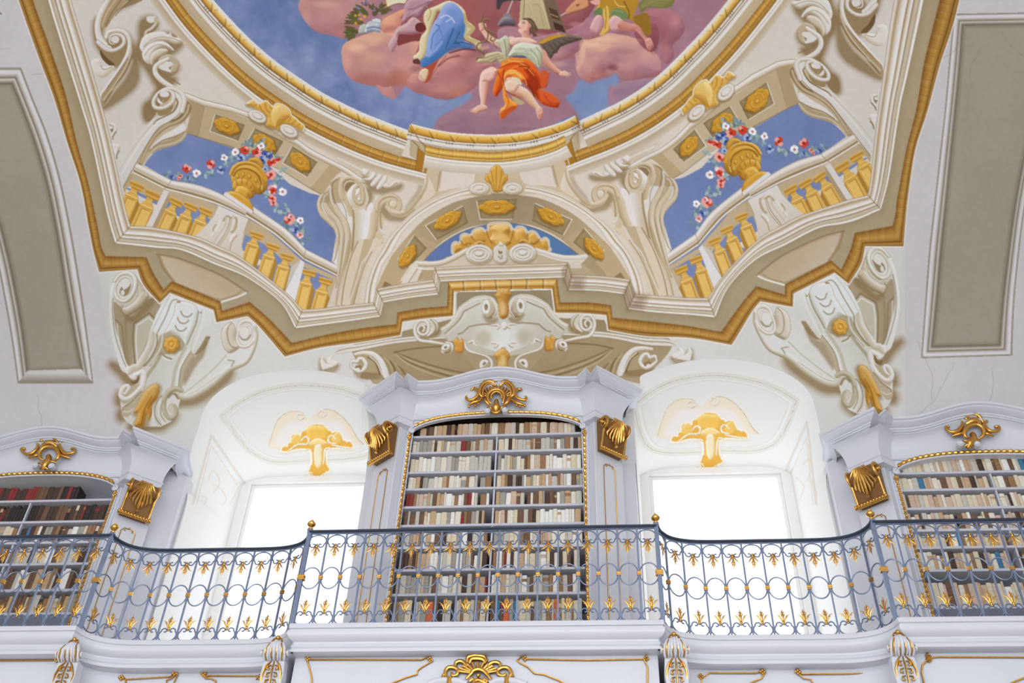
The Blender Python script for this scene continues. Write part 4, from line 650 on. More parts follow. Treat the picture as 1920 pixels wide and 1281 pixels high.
def pediment():
    region('painted_lunette:painted_pediment')
    fill(J_('330,480! 560,420 930,400 1300,420 1560,480! 1664,545! 205,590!'),(204,192,168))
    fill(J_('0,520! 40,600! -60,740! -180,740! -60,560!')+[],(222,212,196)); fill(I_('960,150! 1040,160 1200,150 1400,60 1500,10 1600,10 1700,60 1730,120 1725,190! 1140,225! 1130,345! 800,400!'),(214,202,182),n=6)
    fill(I_('1000,240! 1140,240! 1130,345! 980,355!'),(186,164,130)); fill(I_('960,150! 985,215! 880,380! 800,400!'),(226,218,206)); fill(I_('995,230! 1020,250! 960,360! 890,375!'),(222,214,202)); line(I_('985,215! 880,380!'),1.4,(150,126,88),.8); line(I_('1020,290! 980,355!'),1,(150,126,88),.7); line(I_('975,225 1050,240 1130,238'),2.4,WH,.9)
    band2(I_('960,150! 1040,160 1200,148 1350,85 1450,30 1520,8'),I_('985,215! 1050,222 1200,215 1330,170 1440,110 1470,100'),[(0,(170,148,114)),(.12,WH),(.4,(222,214,204)),(.7,(200,182,152)),(.85,(150,126,90)),(.92,WH),(1,(200,182,152))])
    fill(J_('1320,380! 1480,480 1640,540! 1660,540! 1320,560!'),(196,182,154)); fill(J_('1670,560! 1863,540! 2000,700! 1860,690! 1700,690!'),(186,168,138)); fill(J_('1690,600! 1810,600! 1800,550! 1680,550!'),(214,206,192)); fill(J_('1810,545! 1900,450! 2130,740! 2040,730!'),(176,156,124))
    band2(J_('1300,370! 1400,400 1500,430 1620,455 1760,455 1863,440! ')+QA('220,1110!')[:0]+[],J_('1310,440! 1400,470 1500,505 1620,530 1760,530 1840,525!'),[(0,(170,148,114)),(.12,WH),(.4,(222,218,212)),(.7,(206,194,172)),(.9,WH),(1,(180,160,126))])
    for cx,cy,f in ((690,445,1),(1165,435,-1)):
        q=J_('%d,%d'%(cx,cy))[0]; e=lambda rx,ry,dx=0,dy=0:[(q[0]+dx+rx*math.cos(t),q[1]+dy+ry*math.sin(t),0) for t in np.linspace(0,6.28,18,endpoint=False)]
        shadow(e(25,18),1,3,4,.4); relief(e(26,18.5),(222,216,206),WH,(176,158,126),4,n=3,edgecol=(150,130,98)); tube(e(20,14),3.4,(214,208,198),WH,(140,120,88),closed=True,n=3); tube(e(14,9.5),3,(220,214,206),WH,(130,108,74),closed=True,n=3); relief(e(9,6,0,-1),(226,222,218),WH,(140,118,84),3,n=3,edgecol=(150,130,96))
    relief(J_('845,450 840,400 860,360 900,340 930,330 975,345 1000,390 1000,450 1005,500 980,545 920,560 870,540 845,490'),(216,212,204),WH,(160,140,106),5,edgecol=(150,130,98)); relief(J_('905,330 925,310 945,330 960,350 925,362 890,350'),(222,216,206),WH,(150,130,96),3); fill(J_('900,405 925,420 945,405 935,440 905,440'),(140,118,84)); line(J_('900,470 930,500 940,460'),2,(140,118,84),.8); line(J_('870,520 930,545 985,520'),1.4,(170,150,118),.8)
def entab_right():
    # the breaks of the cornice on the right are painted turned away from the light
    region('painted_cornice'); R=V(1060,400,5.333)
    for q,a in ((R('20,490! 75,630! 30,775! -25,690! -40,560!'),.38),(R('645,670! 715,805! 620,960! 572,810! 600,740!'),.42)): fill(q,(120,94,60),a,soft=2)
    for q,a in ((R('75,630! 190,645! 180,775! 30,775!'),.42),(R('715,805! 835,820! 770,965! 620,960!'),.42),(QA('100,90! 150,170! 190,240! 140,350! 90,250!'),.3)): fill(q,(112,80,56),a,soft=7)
def under_panels():
    # sunk oval panel under the balcony cornice and the field above the bookcase
    region('ceiling')
    p=F_('705,95! 900,130 1150,220 1400,330 1650,495! 1560,540 1380,590! 1380,575! 920,400 870,390! 800,290 750,200')
    fill(p,(188,168,138)); fill(F_('750,115! 900,160 1150,250 1400,360 1600,490! 1500,540 1385,575! 920,400 880,370! 830,300 790,220'),('g',(206,192,170),(188,168,138),(330,560),(400,490)))
    line(F_('700,95! 900,130 1150,220 1400,330 1655,495!'),3,(136,112,78),.7,soft=2); line(F_('715,100! 760,220 820,310 880,380!'),5,(150,128,92),.7,soft=2); line(F_('1645,505! 1560,545 1385,600!'),3.4,WH,.9); line(F_('1600,480! 1530,530 1380,575!'),1.6,(150,128,92),.8)
    region('ceiling')
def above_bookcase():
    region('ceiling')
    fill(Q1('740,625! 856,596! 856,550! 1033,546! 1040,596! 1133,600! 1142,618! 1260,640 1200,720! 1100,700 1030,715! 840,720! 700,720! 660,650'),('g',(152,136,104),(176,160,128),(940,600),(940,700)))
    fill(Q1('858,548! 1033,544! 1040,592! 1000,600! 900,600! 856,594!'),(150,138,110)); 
def lower_left():
    region('ceiling')
    # sunk lens panel
    fill(Q1('676,706 700,664 720,652 790,640! 850,650 900,700! 860,712! 700,712!'),(166,148,114)); 
    for k,c in ((0,(124,104,70)),(6,(190,172,138)),(11,(122,102,68)),(17,(192,174,142))): line([(742,661+k*.2,1),(772-k*.35,673+k*.6,0),(812-k*.3,686+k*.85,0),(856,697+k,0),(900,703+k,0),(946,706+k,0)],2.8,c,.85,soft=1.5)
    line(I_('745,1070! 900,1040 1080,1020 1220,1010'),3,(122,102,68),.8,soft=1.5)
    # long moulded tail
    band2(I_('100,1170! 140,1100 220,1080 400,1050 700,990 960,960 1100,960!'),I_('130,1130! 160,1050 240,1010 420,985 700,940 900,915 1000,910!'),[(0,(150,128,92)),(.1,(230,228,226)),(.45,(214,208,198)),(.6,(140,118,82)),(.68,(232,230,228)),(1,(208,202,190))])
    shadow(I_('0,1130 60,1180 110,1220 170,1190 130,1240 60,1260 0,1250'),2,3,8,.6); relief(I_('70,1150 110,1110 130,1150 180,1170 170,1210 120,1220 80,1190'),CW,WH,(150,126,90),4); relief(I_('5,1150 30,1110 50,1170 110,1200 130,1220 80,1245 30,1250 10,1200'),CW,WH,(150,126,90),4)
    # rolled scroll
    fill(I_('330,1080 450,1060 560,1080 640,1180 700,1280! 780,1300! 900,1290 820,1220 740,1190 680,1130 600,1090 500,1065'),(160,140,104)); 
    for s,w,c in (('700,1160 740,1220 760,1290',3,(120,98,62)),('780,1210 830,1260 850,1290',3,(126,104,68)),('640,1120 700,1190 730,1290',4,(186,168,136)),('750,1190 800,1250 810,1290',3,(180,162,128))): line(I_(s),w,c,.85)
    shadow(I_('350,1240 440,1260 560,1240 600,1270 560,1300 400,1300'),0,4,7,.6); fill(I_('380,1110 480,1110 560,1180 600,1280! 480,1270 400,1240'),(176,158,124)); 
    tube(I_('350,1090 440,1075 530,1090 600,1150 640,1230 660,1300'),[5,7,9,10,11,12],(222,220,218),WH,(196,184,162)); line(I_('480,1120 550,1170 600,1290'),3,(104,80,46),.7); line(I_('500,1115 570,1180 620,1290'),2.4,(226,222,218),.8)
    tube(I_('310,1200 320,1160 370,1165 390,1135 430,1140 460,1190 440,1240 390,1260 330,1230 300,1200'),[4,7,8,8,8,9,9,8,7,4],(224,222,220),WH,(170,150,118),dark=(150,128,92)); fill(I_('350,1225 370,1200 410,1205 420,1235 390,1250'),(150,126,88)); fill(I_('355,1235 385,1225 400,1245 375,1250'),(226,224,222))
def cartouche_half():
    region('painted_cartouche')
    # left half of the painted cartouche above the bookcase
    fill(I_('1200,840! 1290,790 1350,720 1390,620! 1440,590 1520,530 1620,500 1700,510 1760,560 1850,750! 1850,1120! 1700,1100 1620,1090 1500,1060 1450,1000 1330,960 1200,970 1080,950 960,900 1150,900'),('g',(214,214,206),(196,192,178),(900,560),(880,640)),n=6)
    fill(I_('1380,890! 1440,860 1490,820! 1700,795 1860,830! 1860,1080 1720,1050 1600,1010 1540,940 1440,920'),('g',(200,196,184),(226,226,224),(880,625),(940,625))); line(I_('1380,890! 1430,870 1490,812! 1640,790 1780,800'),2.4,(140,120,84),.8); fill(I_('1560,900 1640,860 1700,900 1680,980 1620,1000 1570,960'),(186,178,156),.7,soft=5)
    band2(I_('1215,860! 1300,800 1370,720 1420,640! 1470,600 1560,560 1640,545 1720,560!'),I_('1190,835! 1280,780 1340,700 1390,615! 1450,570 1530,520 1620,500 1710,510!'),[(0,(150,130,94)),(.1,(226,224,220)),(.5,(220,216,208)),(.75,(200,190,170)),(.9,(232,230,228)),(1,(160,142,108))]); line(I_('1250,880 1380,760 1440,660! 1600,580'),2.2,(140,120,84),.8); line(I_('1270,895 1400,770 1460,680'),1,(232,230,228),.8)
    # left scroll
    sh(I_('1180,830 1190,880 1100,940 1250,930 1240,960 1100,970 980,930'),5,.6,0,2)
    relief(I_('1060,745 1130,740 1180,780 1185,850 1130,910 1060,915 1100,840'),(208,202,188),WH,(140,120,84),8,edgecol=(140,120,84)); line(I_('1100,740 1150,790 1150,860 1100,910'),1.6,(130,108,72),.8)
    tube(I_('1260,990 1100,965 1000,950 955,890 950,820 985,765 1050,755 1085,800 1075,870 1030,895 985,870 985,825 1020,800 1045,830 1030,860'),[5,6,7,7,7,7,7,7,7,7,6,6,5,5],CW,WH,(176,160,128),dark=(150,130,96)); fill(I_('1005,825 1020,812 1032,830 1020,855 1006,848'),(150,130,94)); tube(I_('1240,930 1160,935 1090,940'),[3,4,2],(206,200,186),WH,(130,108,72))
    # upper roll
    shadow(I_('1640,690 1700,730 1770,720 1740,760 1680,750'),0,3,6,.6); relief(I_('1640,560 1700,540 1750,580 1770,640 1760,700 1710,735 1660,720 1650,640'),(196,184,160),(228,224,216),(130,108,72),10,edgecol=(140,118,84)); tube(I_('1710,540 1750,590 1765,660 1730,720'),[2,3,3,2],CW,WH,(150,130,96)); relief(I_('1620,590 1640,550 1680,545 1705,590 1705,660 1680,695 1640,690 1615,640'),(228,226,226),WH,(180,166,138),4,edgecol=(160,142,110)); fill(I_('1645,600 1665,585 1680,610 1670,645 1650,645'),(150,130,96))
    # small lower rolls and lip
    tube(I_('1260,975 1310,985 1325,1030 1300,1075 1250,1085 1215,1060'),[4,4,4,4,4,3],CW,WH,(150,130,96)); relief(I_('1235,1040 1300,1010 1315,1050 1290,1080 1240,1085'),(180,164,132),(210,200,180),(120,98,62),5); relief(I_('1210,1045 1225,1000 1270,980 1310,1000 1290,1040 1250,1060'),(228,226,226),WH,(170,154,122),4,edgecol=(150,130,98)); fill(I_('1240,1022 1262,1005 1272,1018 1252,1036'),(140,118,84))
    tube(I_('1450,960 1460,1020 1500,1060 1600,1090 1680,1120 1720,1180 1700,1240 1660,1250'),[4,6,6,5,5,6,6,4],CW,WH,(160,142,108),dark=(150,130,98)); tube(I_('1480,980 1530,960 1545,990 1570,1010'),[3,5,4,2],CW,WH,(130,108,72)); relief(I_('1620,1200 1660,1160 1690,1180 1700,1220 1670,1250 1620,1250'),(186,172,142),(214,206,190),(120,98,62),5); relief(I_('1590,1200 1610,1150 1660,1140 1690,1165 1660,1210 1610,1240'),(228,226,226),WH,(170,154,122),4,edgecol=(150,130,98)); fill(I_('1625,1190 1645,1165 1660,1178 1640,1200'),(140,118,84))
    tube(I_('1720,980 1760,980 1775,1000 1745,1020 1735,1000'),[3,4,4,4,3],CW,WH,(140,118,84)); tube(I_('1700,800 1770,800 1790,820 1770,835'),[2,4,5,3],CW,WH,(140,118,84))
    region('painted_cartouche:gilt_leaf#%d'%(TF[1]>0)); relief(I_('1330,960 1360,930 1370,920 1400,950 1420,930 1440,970 1440,1020 1430,1070 1380,1080 1350,1060 1345,1010'),(206,152,70),(236,196,120),(156,104,40),6,edgecol=(150,104,44))
def cartouche_mid():
    region('painted_cartouche:gilt_leaf#3')
    relief(J_('885,830 900,815 930,820 945,812 970,820 1010,825 1030,850 1045,870 1045,900 1020,920 1010,980 1015,1060 1000,1130 950,1155 910,1130 900,1060 890,960 875,920 845,900 840,870 870,885'),(196,146,68),(238,208,150),(150,100,36),11,edgecol=(150,104,44)); fill(J_('930,990 950,970 975,1000 980,1080 950,1110 925,1070'),(236,214,170),.7,soft=4)
    region('painted_cartouche:gilt_leaf#4'); relief(I_('1770,1060 1800,1040 1835,1030 1870,1050 1900,1100 1890,1140 1880,1180 1890,1240! 1760,1240! 1775,1160 1745,1120 1740,1090'),(204,154,76),(238,204,136),(150,102,40),10,edgecol=(150,104,44)); fill(I_('1810,1120 1840,1110 1860,1160 1850,1230! 1800,1230!'),(236,212,160),.7,soft=4)
    region('painted_cartouche')
    relief(J_('930,1225 945,1190 975,1190 1000,1230 985,1265 950,1270'),(230,228,226),WH,(150,130,98),4); relief(I_('1800,1010 1830,990 1860,1010 1850,1035 1830,1030 1810,1035'),(226,224,222),WH,(150,130,98),3)
    relief(H_('1720,340 1740,290 1770,300 1790,240 1830,200 1860,180 1900,200 1940,250 1960,310 1990,300 2000,360 1960,420 1930,500 1860,515 1820,500 1790,420 1740,390'),(220,172,76),(246,214,134),(156,106,36),5,edgecol=(156,108,40)); 
    for s in ('1860,200 1860,350 1855,500','1800,260 1820,380 1840,490','1920,260 1910,380 1880,490','1750,320 1790,400 1820,470','1970,330 1940,410 1900,470'): line(H_(s),1.3,(164,114,40),.85)
    for cx,cy in ((1655,470),(2055,470)):
        q=H_('%d,%d'%(cx,cy))[0]; e=lambda rx,ry,dy=0:[(q[0]+rx*math.cos(t),q[1]+dy+ry*math.sin(t),0) for t in np.linspace(0,6.28,16,endpoint=False)]
        shadow(e(18,11),0,2,4,.4); relief(e(19,12),(224,216,204),WH,(176,154,120),3,n=3,edgecol=(160,138,104)); tube(e(12.5,7.8),2.6,(220,212,202),WH,(156,132,96),closed=True,n=3); relief(e(7,4.5,-1),(226,220,212),WH,(156,132,96),2,n=3)
def bracket():
    # the double-scrolled bracket in the corner
    region('painted_bracket')
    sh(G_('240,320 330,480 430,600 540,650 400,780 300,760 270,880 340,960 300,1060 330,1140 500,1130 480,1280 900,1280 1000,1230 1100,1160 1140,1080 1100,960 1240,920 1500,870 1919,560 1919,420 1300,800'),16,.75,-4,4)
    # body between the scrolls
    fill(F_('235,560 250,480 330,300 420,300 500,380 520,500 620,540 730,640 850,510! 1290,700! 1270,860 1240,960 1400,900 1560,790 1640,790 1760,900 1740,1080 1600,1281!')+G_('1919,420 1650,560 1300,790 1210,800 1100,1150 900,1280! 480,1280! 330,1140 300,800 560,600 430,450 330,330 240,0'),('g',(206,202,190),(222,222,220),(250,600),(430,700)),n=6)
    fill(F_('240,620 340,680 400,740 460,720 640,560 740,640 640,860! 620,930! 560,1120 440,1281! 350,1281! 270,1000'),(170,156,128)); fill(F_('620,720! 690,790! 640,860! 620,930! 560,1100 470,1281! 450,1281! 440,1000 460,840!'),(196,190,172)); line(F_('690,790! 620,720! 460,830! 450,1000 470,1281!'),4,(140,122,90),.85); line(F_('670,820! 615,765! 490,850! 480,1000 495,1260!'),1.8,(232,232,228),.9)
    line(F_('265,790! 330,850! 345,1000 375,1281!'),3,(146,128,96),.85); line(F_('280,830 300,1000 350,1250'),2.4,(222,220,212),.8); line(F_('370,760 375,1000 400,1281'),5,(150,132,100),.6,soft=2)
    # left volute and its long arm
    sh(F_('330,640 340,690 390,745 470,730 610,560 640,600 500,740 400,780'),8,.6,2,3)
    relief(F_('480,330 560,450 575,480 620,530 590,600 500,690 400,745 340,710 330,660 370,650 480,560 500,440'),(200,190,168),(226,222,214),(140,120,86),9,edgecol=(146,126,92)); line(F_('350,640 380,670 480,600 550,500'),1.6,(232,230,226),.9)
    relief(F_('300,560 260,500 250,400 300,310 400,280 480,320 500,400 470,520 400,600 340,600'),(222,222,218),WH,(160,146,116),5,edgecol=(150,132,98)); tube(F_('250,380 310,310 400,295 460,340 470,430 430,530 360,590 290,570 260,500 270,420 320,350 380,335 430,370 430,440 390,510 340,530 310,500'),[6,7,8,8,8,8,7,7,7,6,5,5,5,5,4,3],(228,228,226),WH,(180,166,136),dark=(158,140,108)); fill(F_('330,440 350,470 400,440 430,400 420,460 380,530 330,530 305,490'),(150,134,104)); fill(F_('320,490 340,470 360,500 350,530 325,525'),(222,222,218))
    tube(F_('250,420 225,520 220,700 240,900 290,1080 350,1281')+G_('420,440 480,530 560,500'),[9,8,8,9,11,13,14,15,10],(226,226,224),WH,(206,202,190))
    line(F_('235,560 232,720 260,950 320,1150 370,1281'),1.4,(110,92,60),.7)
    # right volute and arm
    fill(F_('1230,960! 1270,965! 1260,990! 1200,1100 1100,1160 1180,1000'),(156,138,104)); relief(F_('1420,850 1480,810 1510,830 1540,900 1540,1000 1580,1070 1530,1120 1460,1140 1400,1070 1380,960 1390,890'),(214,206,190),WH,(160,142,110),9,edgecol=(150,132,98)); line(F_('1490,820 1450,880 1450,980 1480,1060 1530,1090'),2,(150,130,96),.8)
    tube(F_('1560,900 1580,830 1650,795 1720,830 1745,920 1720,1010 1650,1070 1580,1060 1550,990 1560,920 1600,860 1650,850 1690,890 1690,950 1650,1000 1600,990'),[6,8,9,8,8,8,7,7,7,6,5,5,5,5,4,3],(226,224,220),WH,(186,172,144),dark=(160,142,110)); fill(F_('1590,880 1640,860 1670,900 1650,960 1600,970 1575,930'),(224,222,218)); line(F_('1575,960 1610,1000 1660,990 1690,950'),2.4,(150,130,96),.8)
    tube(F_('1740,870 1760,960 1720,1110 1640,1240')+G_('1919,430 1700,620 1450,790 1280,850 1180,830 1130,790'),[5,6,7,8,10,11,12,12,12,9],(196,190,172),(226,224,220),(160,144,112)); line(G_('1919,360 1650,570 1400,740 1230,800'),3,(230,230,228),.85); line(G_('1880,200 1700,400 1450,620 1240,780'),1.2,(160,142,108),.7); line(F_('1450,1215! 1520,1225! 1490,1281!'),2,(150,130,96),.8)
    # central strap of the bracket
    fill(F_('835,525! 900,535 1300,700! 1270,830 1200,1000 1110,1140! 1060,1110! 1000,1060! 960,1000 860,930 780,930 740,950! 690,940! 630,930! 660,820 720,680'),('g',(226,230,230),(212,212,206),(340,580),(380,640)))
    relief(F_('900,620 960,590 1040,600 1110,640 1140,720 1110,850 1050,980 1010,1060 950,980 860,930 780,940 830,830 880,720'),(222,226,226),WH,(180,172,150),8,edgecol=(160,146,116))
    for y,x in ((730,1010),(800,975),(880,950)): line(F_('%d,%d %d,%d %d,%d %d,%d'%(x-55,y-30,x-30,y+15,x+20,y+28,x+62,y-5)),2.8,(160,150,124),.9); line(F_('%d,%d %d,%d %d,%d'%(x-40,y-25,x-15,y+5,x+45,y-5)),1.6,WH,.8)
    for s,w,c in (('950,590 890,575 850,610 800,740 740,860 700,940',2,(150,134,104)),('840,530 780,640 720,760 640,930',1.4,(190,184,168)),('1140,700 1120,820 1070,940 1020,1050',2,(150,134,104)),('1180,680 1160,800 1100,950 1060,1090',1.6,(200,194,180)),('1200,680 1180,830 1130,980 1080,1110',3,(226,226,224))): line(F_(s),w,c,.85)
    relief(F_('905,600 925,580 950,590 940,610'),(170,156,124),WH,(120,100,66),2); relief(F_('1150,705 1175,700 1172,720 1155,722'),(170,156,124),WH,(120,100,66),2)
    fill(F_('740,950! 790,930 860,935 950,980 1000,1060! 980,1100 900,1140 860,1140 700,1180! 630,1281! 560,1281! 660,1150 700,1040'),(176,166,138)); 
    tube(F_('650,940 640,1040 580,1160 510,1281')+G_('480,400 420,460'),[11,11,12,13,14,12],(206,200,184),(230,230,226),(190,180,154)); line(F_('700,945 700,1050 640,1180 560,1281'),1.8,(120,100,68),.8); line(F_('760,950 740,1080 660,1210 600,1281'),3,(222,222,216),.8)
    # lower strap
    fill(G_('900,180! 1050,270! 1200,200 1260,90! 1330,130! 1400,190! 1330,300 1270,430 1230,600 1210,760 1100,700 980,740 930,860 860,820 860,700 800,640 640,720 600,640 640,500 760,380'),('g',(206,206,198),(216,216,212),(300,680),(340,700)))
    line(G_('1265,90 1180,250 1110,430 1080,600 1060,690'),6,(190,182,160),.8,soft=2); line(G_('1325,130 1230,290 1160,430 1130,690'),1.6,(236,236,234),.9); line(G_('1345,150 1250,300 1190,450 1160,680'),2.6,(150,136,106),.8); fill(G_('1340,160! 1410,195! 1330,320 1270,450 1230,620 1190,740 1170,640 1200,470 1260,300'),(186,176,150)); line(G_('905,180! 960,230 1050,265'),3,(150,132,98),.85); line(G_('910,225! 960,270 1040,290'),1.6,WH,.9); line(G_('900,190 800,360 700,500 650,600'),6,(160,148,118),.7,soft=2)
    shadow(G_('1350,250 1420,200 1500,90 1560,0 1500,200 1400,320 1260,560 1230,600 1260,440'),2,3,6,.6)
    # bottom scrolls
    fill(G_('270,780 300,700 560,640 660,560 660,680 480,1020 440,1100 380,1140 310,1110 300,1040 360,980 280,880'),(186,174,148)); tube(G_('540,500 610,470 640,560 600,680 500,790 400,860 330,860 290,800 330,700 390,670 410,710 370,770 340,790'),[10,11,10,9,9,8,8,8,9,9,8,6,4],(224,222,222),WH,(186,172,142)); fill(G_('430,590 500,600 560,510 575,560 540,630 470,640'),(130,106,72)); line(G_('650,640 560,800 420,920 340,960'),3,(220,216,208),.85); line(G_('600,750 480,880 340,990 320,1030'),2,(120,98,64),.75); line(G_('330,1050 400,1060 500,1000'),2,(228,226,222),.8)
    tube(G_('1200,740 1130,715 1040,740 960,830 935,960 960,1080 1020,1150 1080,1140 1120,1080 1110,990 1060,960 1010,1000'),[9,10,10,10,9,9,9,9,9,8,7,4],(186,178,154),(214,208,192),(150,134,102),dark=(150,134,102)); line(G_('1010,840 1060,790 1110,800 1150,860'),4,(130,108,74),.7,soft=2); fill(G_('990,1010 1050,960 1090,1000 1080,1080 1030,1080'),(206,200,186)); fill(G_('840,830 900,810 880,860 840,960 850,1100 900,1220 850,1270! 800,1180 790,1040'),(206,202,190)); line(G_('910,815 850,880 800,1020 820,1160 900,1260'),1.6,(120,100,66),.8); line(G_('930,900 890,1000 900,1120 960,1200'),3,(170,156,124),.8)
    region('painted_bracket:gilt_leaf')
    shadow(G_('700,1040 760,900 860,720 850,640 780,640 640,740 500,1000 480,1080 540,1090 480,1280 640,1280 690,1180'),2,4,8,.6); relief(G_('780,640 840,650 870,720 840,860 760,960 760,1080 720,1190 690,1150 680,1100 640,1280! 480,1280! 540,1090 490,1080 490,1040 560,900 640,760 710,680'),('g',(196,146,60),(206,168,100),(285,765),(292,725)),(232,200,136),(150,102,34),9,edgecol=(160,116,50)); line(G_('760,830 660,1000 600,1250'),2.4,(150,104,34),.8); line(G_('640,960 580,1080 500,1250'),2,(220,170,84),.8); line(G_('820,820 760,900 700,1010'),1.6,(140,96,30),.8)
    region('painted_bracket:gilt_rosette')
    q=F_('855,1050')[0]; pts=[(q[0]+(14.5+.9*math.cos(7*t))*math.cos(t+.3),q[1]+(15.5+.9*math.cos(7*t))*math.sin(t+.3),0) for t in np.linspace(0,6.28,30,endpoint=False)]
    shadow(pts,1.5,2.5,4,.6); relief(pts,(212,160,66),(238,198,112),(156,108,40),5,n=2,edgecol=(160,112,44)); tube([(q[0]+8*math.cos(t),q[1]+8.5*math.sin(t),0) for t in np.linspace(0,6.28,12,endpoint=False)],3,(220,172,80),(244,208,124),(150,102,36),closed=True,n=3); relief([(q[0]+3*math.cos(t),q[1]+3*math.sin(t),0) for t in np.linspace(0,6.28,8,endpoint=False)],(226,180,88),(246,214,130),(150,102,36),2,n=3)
def paint_vault():
    new_canvas(PL); region('ceiling')
    g=np.clip((GY-520)/160,0,1)[:,None,None]; CV.img=CV.img*(1-g)+np.array((214,214,212),np.float32)*g
    soffits()
    def a(): region('ceiling'); fill(GOLDP[8:19]+Q1('640,760 400,951! 228,951! 228,800! 222,720 207,640 195,580'),(214,214,211),tag=True)
    both(a); above_bookcase(); both(lower_left)
    def base():
        region('ceiling'); fill(CORN_IN+Q1('942,300! 700,200 400,-90!'),('g',(216,211,206),(222,213,200),(230,200),(600,320)))
    both(base); both(balcony_scene); both(soffit_strip); both(urn_block); both(middle_console)
    both(arch); coffer(H_('1625,620! 2100,600! 2050,840! 1665,840!'),(931,388.5,33,14,-1),6); lunette(); both(arch_rim)
    both(side_fields); both(under_panels); pediment(); both(oval); both(shellgold); both(upper_scrolls); 
    sky(); clouds(); figures(); both(oval); both(shellgold); both(oval_end); oval_center(); both(cartouche_half); both(bracket); both(cornice); entab_right(); center_gold_pale(); cartouche_mid(); 
    n=vnoise(77,90)[...,None]*9+vnoise(5,7,2)[...,None]*5; CV.img=np.clip(CV.img+n,0,255)
def urn_block():
    garland(); balustrade(); urn()
def paint_niche(): pass
# ------------------------------------------------------------------ scene helpers
C = bpy.context.scene.collection
def srgb(c):
    c = np.asarray(c, np.float64)/255.; return np.where(c <= .04045, c/12.92, ((c+.055)/1.055)**2.4)
def W(p): p = np.array(p, float); p[..., 2] += EYE; return p
def tag(o, label=None, cat=None, group=None, kind=None):
    if label: o['label'] = label
    if cat: o['category'] = cat
    if group: o['group'] = group
    if kind: o['kind'] = kind
    return o
def empty(name, loc=(0, 0, 0), parent=None):
    o = bpy.data.objects.new(name, None); C.objects.link(o); o.location = loc; o.parent = parent; o.empty_display_size = .1; return o
def mat(name, col, rough=.5, metal=0., noise=0., scale=8., bump=0., coat=0., spec=.5):
    m = bpy.data.materials.new(name); m.use_nodes = True; nt = m.node_tree; b = nt.nodes['Principled BSDF']; l = srgb(col)
    b.inputs['Base Color'].default_value = (*l, 1); b.inputs['Roughness'].default_value = rough; b.inputs['Metallic'].default_value = metal; b.inputs['Specular IOR Level'].default_value = spec
    if coat: b.inputs['Coat Weight'].default_value = coat
    if noise or bump:
        tc = nt.nodes.new('ShaderNodeTexCoord'); n = nt.nodes.new('ShaderNodeTexNoise'); n.inputs['Scale'].default_value = scale; n.inputs['Detail'].default_value = 5; nt.links.new(tc.outputs['Object'], n.inputs['Vector'])
        if noise:
            r = nt.nodes.new('ShaderNodeMix'); r.data_type = 'RGBA'; r.inputs['A'].default_value = (*(l*(1-noise)), 1); r.inputs['B'].default_value = (*np.minimum(l*(1+noise), 1), 1); nt.links.new(n.outputs['Fac'], r.inputs['Factor']); nt.links.new(r.outputs['Result'], b.inputs['Base Color'])
        if bump:
            p = nt.nodes.new('ShaderNodeBump'); p.inputs['Strength'].default_value = bump; p.inputs['Distance'].default_value = .004; nt.links.new(n.outputs['Fac'], p.inputs['Height']); nt.links.new(p.outputs['Normal'], b.inputs['Normal'])
    return m
def vcmat(name, rough=.85):
    m = bpy.data.materials.new(name); m.use_nodes = True; nt = m.node_tree; b = nt.nodes['Principled BSDF']; a = nt.nodes.new('ShaderNodeAttribute'); a.attribute_name = 'pigment'
    n = nt.nodes.new('ShaderNodeTexNoise'); n.inputs['Scale'].default_value = 60; n.inputs['Detail'].default_value = 4; mx = nt.nodes.new('ShaderNodeMix'); mx.data_type = 'RGBA'; mx.blend_type = 'MULTIPLY'; mx.inputs['Factor'].default_value = .06
    tc = nt.nodes.new('ShaderNodeTexCoord'); nt.links.new(tc.outputs['Object'], n.inputs['Vector']); nt.links.new(a.outputs['Color'], mx.inputs['A']); nt.links.new(n.outputs['Color'], mx.inputs['B']); nt.links.new(mx.outputs['Result'], b.inputs['Base Color'])
    b.inputs['Roughness'].default_value = rough; b.inputs['Specular IOR Level'].default_value = .15
    return m
def mesh_np(name, v, f, m, parent=None, col=None, smooth=True):
    me = bpy.data.meshes.new(name); v = np.asarray(v, np.float32); f = np.asarray(f, np.int32); k = f.shape[1]
    me.vertices.add(len(v)); me.vertices.foreach_set('co', v.ravel()); me.loops.add(f.size); me.loops.foreach_set('vertex_index', f.ravel()); me.polygons.add(len(f)); me.polygons.foreach_set('loop_start', np.arange(0, f.size, k, dtype=np.int32))
    me.polygons.foreach_set('use_smooth', np.full(len(f), smooth)); me.update(calc_edges=True)
    if col is not None:
        a = me.color_attributes.new('pigment', 'FLOAT_COLOR', 'POINT'); a.data.foreach_set('color', np.hstack([col, np.ones((len(col), 1))]).astype(np.float32).ravel())
    me.materials.append(m); o = bpy.data.objects.new(name, me); C.objects.link(o); o.parent = parent; return o
